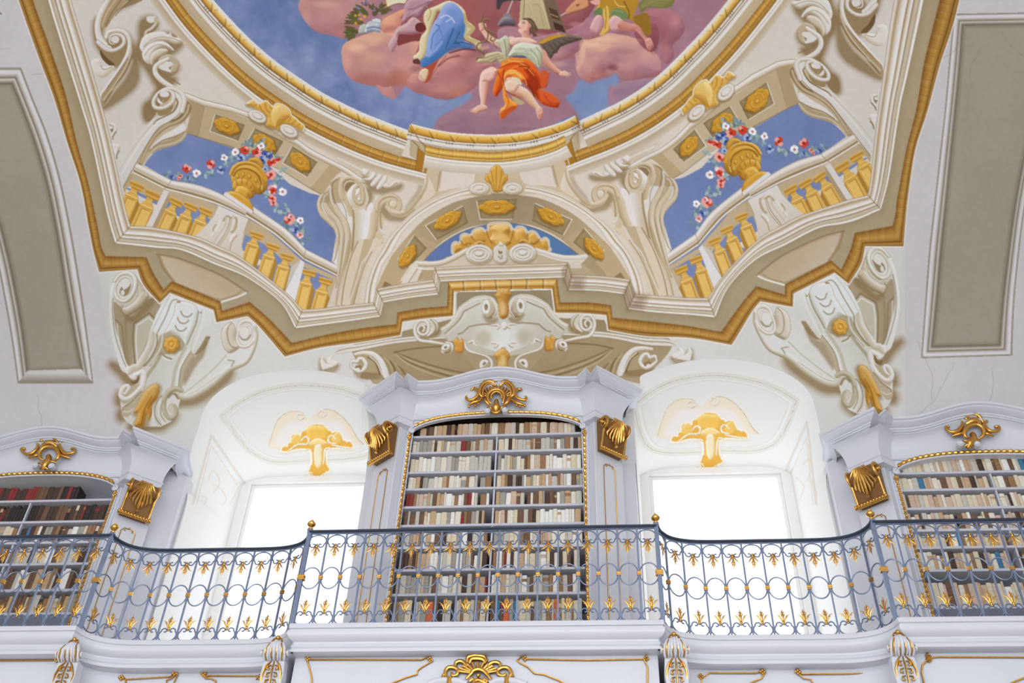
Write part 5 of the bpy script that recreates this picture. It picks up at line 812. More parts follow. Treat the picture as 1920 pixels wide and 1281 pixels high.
class MB:                          # a bag of faces that becomes ONE mesh object
    def __init__(s): s.v = []; s.f = []
    def add(s, v, f): n = len(s.v); s.v.extend([tuple(map(float, p)) for p in v]); s.f.extend([tuple(i+n for i in q) for q in f])
    def box(s, x0, x1, y0, y1, z0, z1):
        s.add([(x, y, z) for z in (z0, z1) for y in (y0, y1) for x in (x0, x1)], [(0, 2, 3, 1), (4, 5, 7, 6), (0, 1, 5, 4), (2, 6, 7, 3), (0, 4, 6, 2), (1, 3, 7, 5)])
    def tube(s, pts, r, n=8, cap=True, flat=None, closed=False):
        p = np.asarray(pts, float); m = len(p); r = np.interp(np.linspace(0, 1, m), np.linspace(0, 1, len(r)), r) if isinstance(r, (list, tuple)) else np.full(m, r)
        t = (np.roll(p, -1, 0)-np.roll(p, 1, 0)) if closed else np.gradient(p, axis=0); t /= np.maximum(np.linalg.norm(t, axis=1), 1e-9)[:, None]; up = np.array((0, -1., 0)); V = []
        for i in range(m):
            a = np.cross(t[i], up)
            if np.linalg.norm(a) < 1e-3: a = np.cross(t[i], (1, 0, 0))
            a /= np.linalg.norm(a); b = np.cross(a, t[i]); fl = 1 if flat is None else flat
            V += [p[i]+r[i]*(math.cos(q)*a+fl*math.sin(q)*b) for q in [2*math.pi*j/n for j in range(n)]]
        F = [(i*n+j, i*n+(j+1) % n, ((i+1) % m)*n+(j+1) % n, ((i+1) % m)*n+j) for i in range(m if closed else m-1) for j in range(n)]
        if cap and not closed: F += [tuple(range(n))[::-1], tuple((m-1)*n+j for j in range(n))]
        s.add(V, F)
    def lathe(s, prof, c=(0, 0, 0), n=16):
        V = [(c[0]+r*math.cos(2*math.pi*j/n), c[1]+r*math.sin(2*math.pi*j/n), c[2]+z) for r, z in prof for j in range(n)]
        s.add(V, [(i*n+j, i*n+(j+1) % n, (i+1)*n+(j+1) % n, (i+1)*n+j) for i in range(len(prof)-1) for j in range(n)]+[tuple(range(n))[::-1], tuple((len(prof)-1)*n+j for j in range(n))])
    def ball(s, c, r, n=10, sq=(1, 1, 1)):
        k = 7; V = []
        for i in range(k):
            a = math.pi*(i+.02)/(k-1+.04); V += [(c[0]+sq[0]*r*math.sin(a)*math.cos(2*math.pi*j/n), c[1]+sq[1]*r*math.sin(a)*math.sin(2*math.pi*j/n), c[2]+sq[2]*r*math.cos(a)) for j in range(n)]
        s.add(V, [(i*n+j, (i+1)*n+j, (i+1)*n+(j+1) % n, i*n+(j+1) % n) for i in range(k-1) for j in range(n)])
    def grid(s, P):                # P[i][j] -> quads
        a, b = len(P), len(P[0]); s.add([p for r in P for p in r], [(i*b+j, i*b+j+1, (i+1)*b+j+1, (i+1)*b+j) for i in range(a-1) for j in range(b-1)])
    def prism(s, poly, f0, f1):    # poly 2-D, f0/f1 map (a,b)->3-D point of the two caps
        n = len(poly); s.add([f0(*p) for p in poly]+[f1(*p) for p in poly], [tuple(range(n))[::-1], tuple(range(n, 2*n))]+[(i, (i+1) % n, n+(i+1) % n, n+i) for i in range(n)])
    def sweep(s, path, prof, up=(0, 0, 1), closed=False, right=1):
        """path: 3-D plan polyline, prof: (out, up) pairs; out is to the right of travel; mitred"""
        p = np.asarray(path, float); d = np.diff(p[:, :2], axis=0); d /= np.maximum(np.hypot(d[:, 0], d[:, 1]), 1e-9)[:, None]; nr = np.stack([d[:, 1], -d[:, 0]], 1)*right
        m = np.vstack([nr[:1], nr[:-1]+nr[1:], nr[-1:]]); m /= np.maximum(np.hypot(m[:, 0], m[:, 1]), 1e-6)[:, None]; sc = np.r_[1, np.clip(1/np.maximum((m[1:-1]*nr[1:]).sum(1), .35), 0, 2.5), 1]; m *= sc[:, None]
        s.grid([[(q[0]+k[0]*o, q[1]+k[1]*o, q[2]+u) for q, k in zip(p, m)] for o, u in prof])
    def build(s, name, m, parent=None, smooth=True, bevel=0., angle=35, fix=True):
        me = bpy.data.meshes.new(name); me.from_pydata(s.v, [], s.f); me.materials.append(m); me.update()
        if fix:
            bm = bmesh.new(); bm.from_mesh(me); bmesh.ops.recalc_face_normals(bm, faces=bm.faces); bm.to_mesh(me); bm.free()
        if smooth: me.polygons.foreach_set('use_smooth', [True]*len(me.polygons)); me.set_sharp_from_angle(angle=math.radians(angle))
        o = bpy.data.objects.new(name, me); C.objects.link(o); o.parent = parent
        if bevel: b = o.modifiers.new('bevel', 'BEVEL'); b.width = bevel; b.segments = 2; b.limit_method = 'ANGLE'
        return o
def place(o, loc): # shift a parentless mesh's origin to loc
    o.location = loc; me = o.data; n = len(me.vertices); a = np.empty(n*3, np.float32); me.vertices.foreach_get('co', a); a = a.reshape(-1, 3)-np.array(loc, np.float32); me.vertices.foreach_set('co', a.ravel()); me.update(); return o
GALZ = 4.315+EYE                  # gallery floor
M_WALL = mat('limewash', (214, 213, 212), .85, noise=.04, scale=3, bump=.15); M_REV = mat('white_plaster', (232, 231, 230), .8, noise=.03, scale=4, bump=.1)
M_PAINT = mat('bluish_white_gloss_paint', (204, 207, 216), .34, noise=.05, scale=2.5, bump=.08); M_SHELF = mat('grey_white_shelf_paint', (184, 187, 200), .45, noise=.05, scale=5)
M_GOLD = mat('gilding', (212, 162, 84), .27, 1., noise=.2, scale=30, bump=.5); M_IRON = mat('blue_grey_iron', (120, 133, 160), .34, .5, noise=.15, scale=20); M_RAIL = mat('dark_iron', (70, 78, 94), .35, .6)
M_BRON = mat('dark_bole_ground', (128, 88, 44), .4, .3, noise=.2, scale=20, bump=.3); M_CAV = mat('dark_raw_wood', (66, 48, 40), .8); M_FLOOR = mat('pale_marble', (176, 168, 158), .25, noise=.08, scale=1.5); M_DARK = mat('shadowed_board', (92, 94, 106), .7)
M_FRESCO = vcmat('fresco_pigment')
# ------------------------------------------------------------------ window niches cut through the vault's foot
NX = 2.48                         # niche axis offset from the bay axis
def surfY(X, Z):
    a = np.clip(np.abs(X-BX)/BW, 0, 1); H = HA+HW*(1-a**2); return YC+VB*np.sqrt(np.clip(1-(np.maximum(Z-Z0, 0)/H)**2, 0, 1))
def _outline():
    L = np.array([(360,841),(373,800),(384,767),(403.7,741),(436.5,719),(480,703.7),(534.9,696),(578.6,695),(622,699),(666,712.5),(692,727.8)], float)
    R = np.array([(1203.7,703.7),(1247.4,688.4),(1291,677.5),(1334.9,673.6),(1378.6,675.3),(1422,682),(1466,697),(1498.8,716.8),(1518.5,738.7),(1529.4,769),(1537,804)], float)
    l = vault_hit(L); r = vault_hit(R); p = np.vstack([np.stack([-(l[:, 0]-BX), l[:, 2]], 1), np.stack([r[:, 0]-BX, r[:, 2]], 1)])
    return l, r
def _curve():
    l, r = _outline(); a = np.stack([BX-l[:, 0], l[:, 2]], 1)[::-1]; b = np.stack([r[:, 0]-BX, r[:, 2]], 1)   # offset from bay axis, height; inner -> outer
    t = np.linspace(0, 1, 60)
    def rs(q): s = np.r_[0, np.cumsum(np.hypot(*np.diff(q, axis=0).T))]; return s
    xs = np.linspace(1.55, 3.42, 60); za = np.interp(xs, a[:, 0], a[:, 1]); zb = np.interp(xs, b[:, 0], b[:, 1]); return a, b
NA, NB = _curve()
def niche_outline(side):
    """closed-below outline (X,Z) from inner foot over the arch to outer foot"""
    q = NA if side < 0 else NB; q = q[np.argsort(q[:, 0])]; in0 = q[0]; zf = 4.2
    inner = [(1.50, zf), (1.50, 6.9), (1.50, in0[1]-.75 if side < 0 else in0[1]-.55)]
    if side < 0: inner += [(1.53, in0[1]-.35), (1.62, in0[1]-.1)]
    else: inner += [(1.51, in0[1]-.3), (1.58, in0[1]-.1)]
    o = q[-1]; outer = [(o[0]+.03, o[1]-.4), (3.48, 6.4), (3.5, zf)]
    pts = np.array([(x, z, 0) for x, z in inner+[tuple(v) for v in q]+outer]); c = cr(pts, False, 6); s = np.r_[0, np.cumsum(np.hypot(*np.diff(c, axis=0).T))]
    u = np.linspace(0, s[-1], 601); c = np.stack([np.interp(u, s, c[:, 0]), np.interp(u, s, c[:, 1])], 1); return np.stack([BX+side*c[:, 0], c[:, 1]], 1)
OUT = {s: niche_outline(s) for s in (-1, 1)}
def _inpoly(p, x, z):
    m = np.zeros(x.shape, bool); q = np.roll(p, -1, 0)
    for (x0, z0), (x1, z1) in zip(p, q):
        if z0 == z1: continue
        m ^= ((z0 > z) != (z1 > z)) & (x < (x1-x0)*(z-z0)/(z1-z0)+x0)
    return m
def cut_niches(v, keep_faces, Yoff=0.):
    """vertices inside a niche outline are pulled onto it; faces wholly inside go"""
    ins = np.zeros(len(v), bool)
    for s, p in OUT.items():
        box_ = (v[:, 0] > p[:, 0].min()-.01) & (v[:, 0] < p[:, 0].max()+.01) & (v[:, 2] < p[:, 1].max()+.01) & (v[:, 1] > 7)
        idx = np.where(box_)[0]; k = _inpoly(p, v[idx, 0], v[idx, 2]); idx = idx[k]; ins[idx] = True
    f = keep_faces; f = f[~ins[f].all(1)]; edgev = np.unique(f[ins[f]])
    for i in range(0, len(edgev), 4000):
        e = edgev[i:i+4000]; side = np.where(v[e, 0] < BX, -1, 1)
        for s in (-1, 1):
            g = e[side == s]
            if not len(g): continue
            p = OUT[s]; a, b = p[:-1], p[1:]; d = b-a; q = v[g][:, None, [0, 2]]-a[None]; t = np.clip((q*d).sum(-1)/np.maximum((d*d).sum(-1), 1e-9), 0, 1); r = ((q-t[..., None]*d)**2).sum(-1); j = r.argmin(1); n = a[j]+t[np.arange(len(g)), j][:, None]*d[j]
            v[g, 0] = n[:, 0]; v[g, 2] = n[:, 1]; v[g, 1] = surfY(n[:, 0], n[:, 1])+Yoff
    return v, f
LABELS = {'ceiling_fresco': ('oval ceiling painting of robed figures on pink clouds in a blue sky', 'ceiling painting'),
 'painted_oval_frame': ('painted gold and white moulded frame around the oval sky painting', 'painted frame'),
 'painted_cornice': ('painted white and gold stepped cornice zigzagging across the vault above the bookcases', 'painted cornice'),
 'painted_lunette': ('painted semicircular arch with gold rosettes, shell and broken pediment above middle bookcase', 'painted arch'),
 'painted_cartouche': ('painted white scrolled cartouche with gilt leaves directly above the middle bookcase', 'painted ornament')}
LR = {'painted_balcony': ('painted balcony with gold balusters, golden urn and flower garland, %s of the lunette', 'painted balcony'),
 'painted_bracket': ('painted scrolled bracket with gilt leaf and rosette above the %s bookcase corner', 'painted ornament')}
def build_vault():
    paint_vault()
    img = CV.img; t = CV.tag; h, w = int((872-CY0)/SC/2), NW//2
    col = img[:h*2, :w*2].reshape(h, 2, w, 2, 3).mean((1, 3)); tg = t[:h*2:2, :w*2:2]
    px = CX0+SC*(np.arange(w)*2+1); py = CY0+SC*(np.arange(h)*2+1); P2 = np.stack(np.meshgrid(px, py), -1).reshape(-1, 2); v = vault_hit(P2)
    lin = srgb(col.reshape(-1, 3))
    ii = np.arange(h*w).reshape(h, w); f = np.stack([ii[:-1, :-1], ii[1:, :-1], ii[1:, 1:], ii[:-1, 1:]], -1).reshape(-1, 4); ft = tg[:-1, :-1].reshape(-1).copy()
    keep = np.ones(len(f), bool); fx = v[f, 0].mean(1); 
    n0 = len(f); fid = np.arange(n0); v2, f2 = cut_niches(v, f); 
    # match surviving faces back to their tags
    key = f[:, 0].astype(np.int64); k2 = f2[:, 0].astype(np.int64); lut = np.zeros(h*w, np.int16); lut[key] = ft; ft2 = lut[k2]; fx = v2[f2[:, 0], 0]
    del f; roots = {}
    def emit(name, faces, parent=None):
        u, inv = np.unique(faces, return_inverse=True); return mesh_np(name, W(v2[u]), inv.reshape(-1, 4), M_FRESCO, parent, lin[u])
    order = sorted(set(ft2.tolist()))
    for k in order:
        nm = TAGS[k].split('#')[0]; base, _, part = nm.partition(':'); m = ft2 == k
        sides = [('', m)] if base not in LR else [('left', m & (fx < BX)), ('right', m & (fx >= BX))]
        for sd, mm in sides:
            if not mm.any(): continue
            if base == 'ceiling': o = emit('ceiling', f2[mm]); tag(o, kind='structure'); continue
            key = (base, sd)
            if key not in roots:
                lab, cat = LABELS[base] if base in LABELS else LR[base]; lab = lab % sd if '%s' in lab else lab
                c = W(v2[f2[mm][:, 0]].mean(0)); r = empty(base, c); tag(r, lab, cat, {'painted_balcony': 'painted balconies of the vault', 'painted_bracket': 'painted corner brackets'}.get(base)); roots[key] = r
            r = roots[key]; o = emit(part or {'painted_oval_frame': 'moulding', 'painted_cornice': 'moulding', 'painted_lunette': 'arch', 'painted_cartouche': 'scrollwork', 'painted_bracket': 'scrollwork'}.get(base, 'panel'), f2[mm], r); o.location = -np.array(r.location)
    # the rest of the vault beyond the painted view, a hand's breadth behind it
    X = np.linspace(BX-7.6, BX+7.6, 305); A = np.r_[np.linspace(0, .5*math.pi, 160), np.linspace(.5*math.pi, 2.3, 40)[1:]]
    XX, AA = np.meshgrid(X, A); a = np.clip(np.abs(XX-BX)/BW, 0, 1); H = HA+HW*(1-a**2); off = .02
    v = np.stack([XX, YC+(VB+off)*np.cos(AA), Z0+(H+off)*np.sin(AA)], -1); low = np.stack([X, np.full_like(X, YC+VB+off), np.full_like(X, 4.1)], -1)
    nl = 60; rows = [low*(1-k/nl)+v[0]*(k/nl) for k in range(nl)]; v = np.concatenate([np.stack(rows), v]); hh, ww = v.shape[:2]; ii = np.arange(hh*ww).reshape(hh, ww); f = np.stack([ii[:-1, :-1], ii[:-1, 1:], ii[1:, 1:], ii[1:, :-1]], -1).reshape(-1, 4)
    v, f = cut_niches(v.reshape(-1, 3), f, off); u, inv = np.unique(f, return_inverse=True); o = mesh_np('ceiling', W(v[u]), inv.reshape(-1, 4), M_WALL); tag(o, kind='structure')
# ------------------------------------------------------------------ niches, windows
YW = 10.4; WT = 7.58; WH_ = .79
def paint_niche(side):
    new_canvas((236, 236, 234)); region('reveal')
    if side < 0:
        R7 = V(360, 660, 4.575); TF[:] = [lambda p: p, 1.0]
        brd = R7('255,550! 420,430 600,345 800,300 1000,290 1250,315 1450,380 1640,480 1700,620 1660,760 1520,880 1300,920 1050,930 750,945 620,920 500,850 400,740 330,640')
        jam = R7('165,715! 460,1140! 420,1281! 60,1900! -150,1900!'); jam2 = R7('165,800! 400,1160! 330,1300! -20,1850! -80,1800!')
    else:
        R7 = V(1160, 660, 4.575); brd = R7('135,455! 300,330 500,245 750,205 950,212 1200,260 1380,330 1525,420! 1460,600 1390,730 1300,810 1150,850 900,850 700,860 420,865 280,830 210,750 160,600')
        jam = R7('1615,600! 1420,1050! 1500,1800! 1760,1900!'); jam2 = R7('1610,740! 1460,1080! 1520,1700! 1720,1800!')
        TF[:] = [lambda p: p, 1.0]
    line(brd, 9, (214, 208, 192), .9, closed=True, soft=5); line(brd, 5, (240, 240, 238), .95, closed=True, soft=3); line(brd, 1.4, (186, 178, 158), .9, closed=True, soft=1.5)
    inn = [(p[0]+(sum(q[0] for q in brd)/len(brd)-p[0])*.09, p[1]+(sum(q[1] for q in brd)/len(brd)-p[1])*.12, p[2]) for p in brd]; fill(inn, (230, 229, 224), .8, soft=3); line(inn, 1.2, (206, 204, 194), .7, closed=True, soft=1.5)
    line(jam, 4, (214, 210, 204), .8, closed=True, soft=2); line(jam, 1.2, (236, 222, 200), .9, closed=True); line(jam2, 1.3, (222, 204, 176), .7, closed=True)
    TF[:] = [lambda p: p, 1.0] if side < 0 else [lambda p: np.stack([1160+((p[:, 0]-360)*4.575-762)*1.067/4.575+445/4.575, 660+((p[:, 1]-660)*4.575-620)*1.072/4.575+520/4.575], 1), 1.0]
    Q = V(360, 660, 4.575); region('reveal')
    halo = Q('660,810 690,700 740,580 820,520 900,510 960,530 1010,575 1090,500 1180,500 1270,540 1360,640 1420,740 1470,790 1380,800 1200,830 900,850'); fill(halo, (236, 224, 204)); fill(Q('720,800 760,680 850,600 960,590 1100,590 1250,600 1340,720 1370,800 1200,830 900,850'), (236, 230, 226), soft=4)
    line(Q('660,810 690,700 740,580 820,520 900,510 960,530'), 1.2, (206, 186, 146), .8); line(Q('1090,500 1180,495 1270,540 1360,640 1420,740 1470,790'), 1.4, (196, 172, 128), .8)
    for s in ('960,540 920,530 900,555 930,580 965,560', '1080,530 1110,500 1150,530 1120,560 1085,545'): tube(Q(s), [3, 4, 4, 3, 2], (232, 226, 216), (242, 240, 236), (190, 172, 136))
    sh_ = Q('762,855! 768,822 790,806 818,808! 822,782 845,772! 846,730 870,705 915,700! 930,716! 940,680 965,672! 985,650 1010,630 1060,616 1125,624 1152,645! 1168,668 1192,672! 1204,692! 1235,680 1270,690 1288,722! 1300,752 1320,756! 1330,768! 1355,762 1378,790 1388,828! 1330,832 1210,828 1155,850! 1152,900 1160,960 1188,1010! 1168,1030! 1150,1032! 1140,1062! 1112,1070! 1090,1104! 1060,1098 1040,1070! 1010,1066! 1000,1036! 978,1046! 1005,1000 1020,940 1022,870! 975,838 900,838 830,858')
    shadow(sh_, 0, 2, 6, .4, (214, 196, 160)); fill(sh_, (232, 178, 76)); line(sh_, 3.2, (240, 236, 222), 1, closed=True)
    relief(Q('980,700 990,650 1060,630 1150,650 1170,720 1140,770 1010,770'), (240, 194, 92), (250, 226, 150), (212, 158, 62), 8); relief(Q('850,780 860,730 900,705 930,730 940,790 890,810'), (238, 196, 104), (250, 226, 160), (212, 160, 66), 5); relief(Q('1200,740 1240,690 1280,720 1280,790 1220,800'), (238, 196, 104), (250, 226, 160), (212, 160, 66), 5); relief(Q('1000,780 1080,740 1160,780 1120,810 1030,810'), (244, 214, 140), (250, 234, 190), (222, 176, 90), 6)
    for s in ('940,800 990,790 1000,750 970,730 940,760', '1230,790 1180,780 1170,740 1200,720 1230,750', '980,840 1010,840 1025,880 1030,960', '1190,830 1150,830 1135,880 1130,960', '830,850 900,800 980,790', '1200,800 1300,820 1380,825'): tube(Q(s), [2.4, 3.2, 3.6, 3, 2], (240, 236, 224), (250, 248, 244), (200, 168, 110))
    relief(Q('1045,850 1060,800 1100,800 1115,850 1110,960 1080,1000 1050,950'), (238, 226, 190), (246, 242, 226), (222, 190, 120), 5); line(Q('985,1030 1020,1035 1040,1070 1080,1085 1120,1050 1180,1030'), 2, (240, 236, 222), .9)
    # faint rocaille on the side reveal
    TF[:] = [lambda p: p, 1.0]
    if side < 0: S_ = V(300, 850, 2.971); ss = ('270,150 290,100 320,120 330,170 300,220', '290,170 340,200 370,260 330,300', '230,240 260,250 240,300 200,330 190,400', '240,340 270,330 280,370 250,380', '300,330 340,380 320,450 260,490', '180,400 150,470 190,530 240,480', '140,500 130,600 160,640', '200,300 240,330 230,370')
    else: S_ = V(1120, 850, 2.971); ss = ('1150,60 1180,30 1190,90 1170,150', '1110,140 1150,180 1130,260', '1180,150 1220,220 1210,320', '1130,300 1170,330 1190,420 1150,460', '1190,340 1230,420 1240,520', '1150,470 1180,540 1220,600', '1180,120 1210,180')
    for s in ss: line(S_(s), 2.2, (226, 214, 200), .8, soft=2)
def build_niche(side):
    paint_niche(side); img = CV.img.copy(); root = empty('window_%d' % (1 if side < 0 else 2), W((BX+side*NX, YW, GALZ-EYE))); tag(root, kind='structure')
    p = OUT[side]; n = len(p); cxn = BX+side*NX
    front = np.stack([p[:, 0], surfY(p[:, 0], p[:, 1]), p[:, 1]], 1)
    s = np.r_[0, np.cumsum(np.hypot(*np.diff(p, axis=0).T))]; i0 = np.argmax(p[:, 1] > 7.25); i1 = n-1-np.argmax(p[::-1, 1] > 7.25); u = np.empty(n); u[:i0] = np.linspace(0, 1, i0); u[i0:i1+1] = 1+np.linspace(0, 1, i1-i0+1); u[i1+1:] = 2+np.linspace(0, 1, n-i1-1)
    hw = .9; zt = 7.67; bx = np.where(u < 1, -hw, np.where(u > 2, hw, -hw+2*hw*(u-1))); bz = np.where(u < 1, 4.2+(zt-.12-4.2)*u, np.where(u > 2, zt-.12-(zt-.12-4.2)*(u-2), zt-.12+.12*np.clip(1-np.abs(2*(u-1)-1)**6, 0, 1)))
    back = np.stack([cxn+side*bx, np.full(n, YW), bz], 1)
    P_ = []; m = 150
    for k in range(m+1):
        t = k/m; q = front*(1-t)+back*t; arch = np.clip(1-np.abs(u-1.5)*1.6, 0, 1); q[:, 2] += .10*math.sin(math.pi*t)*arch; 
        if k == 0: q[:, 1] -= .004
        P_.append(q)
    v = np.concatenate(P_); ii = np.arange((m+1)*n).reshape(m+1, n); f = np.stack([ii[:-1, :-1], ii[:-1, 1:], ii[1:, 1:], ii[1:, :-1]], -1).reshape(-1, 4)
    q = project(v); ix = np.clip(((q[:, 0]-CX0)/SC), 0, NW-2); iy = np.clip(((q[:, 1]-CY0)/SC), 0, NH-2); a, b = iy.astype(int), ix.astype(int); col = img[a, b]; col[(q[:, 1] > 947)] = (236, 236, 234)
    o = mesh_np('reveal', W(v), f, M_FRESCO, root, srgb(col)); o.location = -np.array(root.location)
    # wall round the window, frame, glass
    mb = MB(); x0, x1 = cxn-WH_, cxn+WH_; Y = YW
    mb.box(cxn-1.05, x0, Y-.001, Y+.3, 4.1, 7.85); mb.box(x1, cxn+1.05, Y-.001, Y+.3, 4.1, 7.85); mb.box(x0, x1, Y-.001, Y+.3, WT, 7.85); o = mb.build('surround', M_REV, root, False); o.data.transform(_T(0, 0, EYE)); o.location = -np.array(root.location)
    mb = MB()
    for a0, a1, b0, b1 in ((x0, x0+.045, 4.3, WT), (x1-.045, x1, 4.3, WT), (x0+.045, x1-.045, WT-.045, WT), (x0+.045, x1-.045, 4.3, 4.36)): mb.box(a0, a1, Y+.05, Y+.11, b0, b1)
    o = mb.build('window_frame', M_REV, root, False, .006); o.data.transform(_T(0, 0, EYE)); o.location = -np.array(root.location)
    mb = MB(); mb.box(x0+.04, x1-.04, Y+.078, Y+.082, 4.34, WT-.04); o = mb.build('glass', M_GLASS, root, False); o.data.transform(_T(0, 0, EYE)); o.location = -np.array(root.location)
def _T(x, y, z):
    from mathutils import Matrix; return Matrix.Translation((x, y, z))
def glassmat():
    m = bpy.data.materials.new('clear_glass'); m.use_nodes = True; nt = m.node_tree; nt.nodes.clear(); o = nt.nodes.new('ShaderNodeOutputMaterial'); t = nt.nodes.new('ShaderNodeBsdfTransparent'); g = nt.nodes.new('ShaderNodeBsdfGlossy'); g.inputs['Roughness'].default_value = .02
    mx = nt.nodes.new('ShaderNodeMixShader'); mx.inputs[0].default_value = .05; t.inputs[0].default_value = (.97, .98, 1, 1); nt.links.new(t.outputs[0], mx.inputs[1]); nt.links.new(g.outputs[0], mx.inputs[2]); nt.links.new(mx.outputs[0], o.inputs[0]); return m
M_GLASS = glassmat()
# ------------------------------------------------------------------ the gallery bookcases
BY = 8.8; GZ = 4.315
def ORD(n): return ['zeroth','first','second','third','fourth','fifth','sixth','seventh','eighth','ninth','tenth','eleventh','twelfth','thirteenth','fourteenth','fifteenth','sixteenth','seventeenth','eighteenth','nineteenth','twentieth'][n] if n <= 20 else ({2:'twenty',3:'thirty',4:'forty',5:'fifty'}[n//10]+('-'+ORD(n % 10) if n % 10 else '')).replace('ty-', 'ty-') if n % 10 else {3:'thirtieth',4:'fortieth',5:'fiftieth'}[n//10]
DX, DY = .78, .62                 # direction of the splayed side
def bookcase(side, H0, shelves, label, cartouche):
    cx = BX+side*5.0; org = (cx, BY, GALZ); root = empty('bookcase', org); tag(root, label, 'bookcase', None); dz = H0-3.285
    def bump(s): return .177*.5*(1+math.cos(math.pi*min(abs(s)/.78, 1)))
    def arch(s): return 2.70+dz+.235*max(1-abs(s/.945)**2.5, 0)**(1/1.9)
    # carcass front
    mb = MB(); S = [-.98]+list(np.linspace(-.945, .945, 61))+[.98]
    top = lambda s: H0-.12+bump(s)
    P = [[(s, 0, (-.02 if abs(s) > .944 else arch(s))), (s, 0, top(s))] for s in S]; mb.grid(P)
    mb.grid([[(s, 0, arch(s)), (s, .03 if side == 0 else .43, arch(s))] for s in S[1:-1]]); 
    for k in (-1, 1):
        mb.box(min(k*.945, k*.965), max(k*.945, k*.965), 0.001, .43, -.02, 2.75+dz)
        mb.grid([[(k*.98, 0, -.02), (k*.98, 0, H0-.1)], [(k*1.48, .4, -.02), (k*1.48, .4, H0-.1)], [(k*1.5, .55, -.02), (k*1.5, .55, H0-.1)]])
    mb.box(-.98, .98, -.01, .43, -.02, .02); mb.box(-1.3, 1.3, .05, .45, H0-.03, H0-.02)
    mb.build('carcass', M_PAINT, root)
    mb = MB(); mb.box(-.965, .965, .425, .445, -.02, 3.0+dz); mb.build('back_panel', M_SHELF, root, False)
    if side == 0:
        mb = MB(); mb.box(-.964, .964, .002, .424, 3.10, 3.12); mb.box(-.964, .964, .416, .424, 2.885, 3.10); mb.grid([[(s, .031, arch(s)), (s, .031, 3.1)] for s in S[1:-1]]); mb.box(-.964, -.956, .031, .42, 2.75, 3.1); mb.box(.956, .964, .031, .42, 2.75, 3.1); mb.build('raw_wood_lining', M_CAV, root, False)
    # shelves and the upright between them
    for z in shelves:
        mb = MB(); mb.box(-.944, .944, .035, .424, z-.014, z+.014); mb.build('shelf', M_SHELF, root, False, .003)
    mb = MB(); zs = [-.0]+sorted(shelves); 
    for a, b in zip(zs[:-1], zs[1:]): mb.box(-.009, .009, .045, .42, a+.015, b-.015)
    mb.build('divider', M_SHELF, root, False)
    # main cornice with its breaks, swept moulding
    prof = [(0, 0), (0, -.028), (-.02, -.036), (-.02, -.048), (-.055, -.075), (-.085, -.085), (-.085, -.1), (-.1, -.106), (-.1, -.118), (-.12, -.124), (-.12, -.155)]
    half = [(.88, -.225), (.985, -.36), (1.035, -.265), (1.10, -.397), (1.60, .03), (1.53, .25), (1.5, .47)]
    path = [(-x, y, H0) for x, y in half[::-1]]+[(s, -.225, H0+bump(s)) for s in np.linspace(-.86, .86, 41)]+[(x, y, H0) for x, y in half]
    mb = MB(); mb.sweep(path, prof); mb.sweep(path, [(-.3, -.002), (0, 0)]) if False else None
    # cap on top of the cornice and returns to the wall
    mb.grid([[(p[0], p[1], p[2]), (p[0]*.88, max(p[1]+.3, .12), p[2])] for p in path])
    mb.build('cornice', M_PAINT, root, angle=25)
    # coved entablature under the cornice
    mb = MB(); T = [(1.50, .06), (1.06, -.30), (.97, -.24), (.88, -.13)]; B = [(1.36, .115), (1.07, -.115), (1.02, -.075), (.93, -.012)]
    T = [(-x, y) for x, y in T]+[(s, -.13) for s in np.linspace(-.86, .86, 25)]+[(x, y) for x, y in T[::-1]]; B = [(-x, y) for x, y in B]+[(s, -.01) for s in np.linspace(-.86, .86, 25)]+[(x, y) for x, y in B[::-1]]; rows = []
    for t in np.linspace(0, 1, 9):
        k = 1-math.sin(t*math.pi/2)**.8 if True else 0; z = -.15-.24*(t**1.4); rows.append([(a[0]*k+b[0]*(1-k), a[1]*k+b[1]*(1-k), H0+z+bump(a[0])*(1-.55*t if abs(a[0]) < .87 else 0)) for a, b in zip(T, B)])
    mb.grid(rows); 
    for k in (-1, 1):
        q = [(k*.93, -.012), (k*1.02, -.075), (k*1.07, -.115), (k*1.36, .115), (k*1.30, .19)]
        mb.sweep([(x, y, H0-.39) for x, y in q][::k], [(.0, 0), (.012, -.006), (.012, -.016), (0, -.022), (0, -.09), (.02, -.1), (.03, -.112), (.03, -.125), (-.06, -.135)])
    for t in (0, .012):
        mb.tube([(s, -.012, H0-.345+t*2+bump(s)*.35-.03*(abs(s)/.9)**2) for s in np.linspace(-.93, .93, 41)], .0045, 6)
    mb.build('entablature', M_PAINT, root, angle=30)
    # pilasters on the splays with fine gilt panels and gilded scroll consoles
    for k in (-1, 1):
        o_ = np.array([k*.98, 0.]); d = np.array([k*DX, DY]); n = np.array([k*DY, -DX])
        F = lambda t, m, z: (o_[0]+d[0]*t+n[0]*m, o_[1]+d[1]*t+n[1]*m, z)
        zc = H0-.98; t0, t1 = .015, .385
        mb = MB(); mb.add([F(t0, 0, 0), F(t0, .1, 0), F(t1, .1, 0), F(t1, 0, 0), F(t0, 0, H0-.5), F(t0, .1, H0-.5), F(t1, .1, H0-.5), F(t1, 0, H0-.5)], [(0, 1, 5, 4), (1, 2, 6, 5), (2, 3, 7, 6), (3, 0, 4, 7), (4, 5, 6, 7), (0, 3, 2, 1)])
        pl = mb.build('pilaster', M_PAINT, root, True, .006, 20)
        mb = MB(); a, b = .125, .275; zt = zc-.05; lift = .104
        pts = [F(a, lift, .04), F(a, lift, zt-.03), F(a+.02, lift, zt-.01), F(a+.03, lift, zt+.005), F((a+b)/2-.015, lift, zt), F((a+b)/2, lift, zt+.018), F((a+b)/2+.015, lift, zt), F(b-.03, lift, zt+.005), F(b-.02, lift, zt-.01), F(b, lift, zt-.03), F(b, lift, .04)]
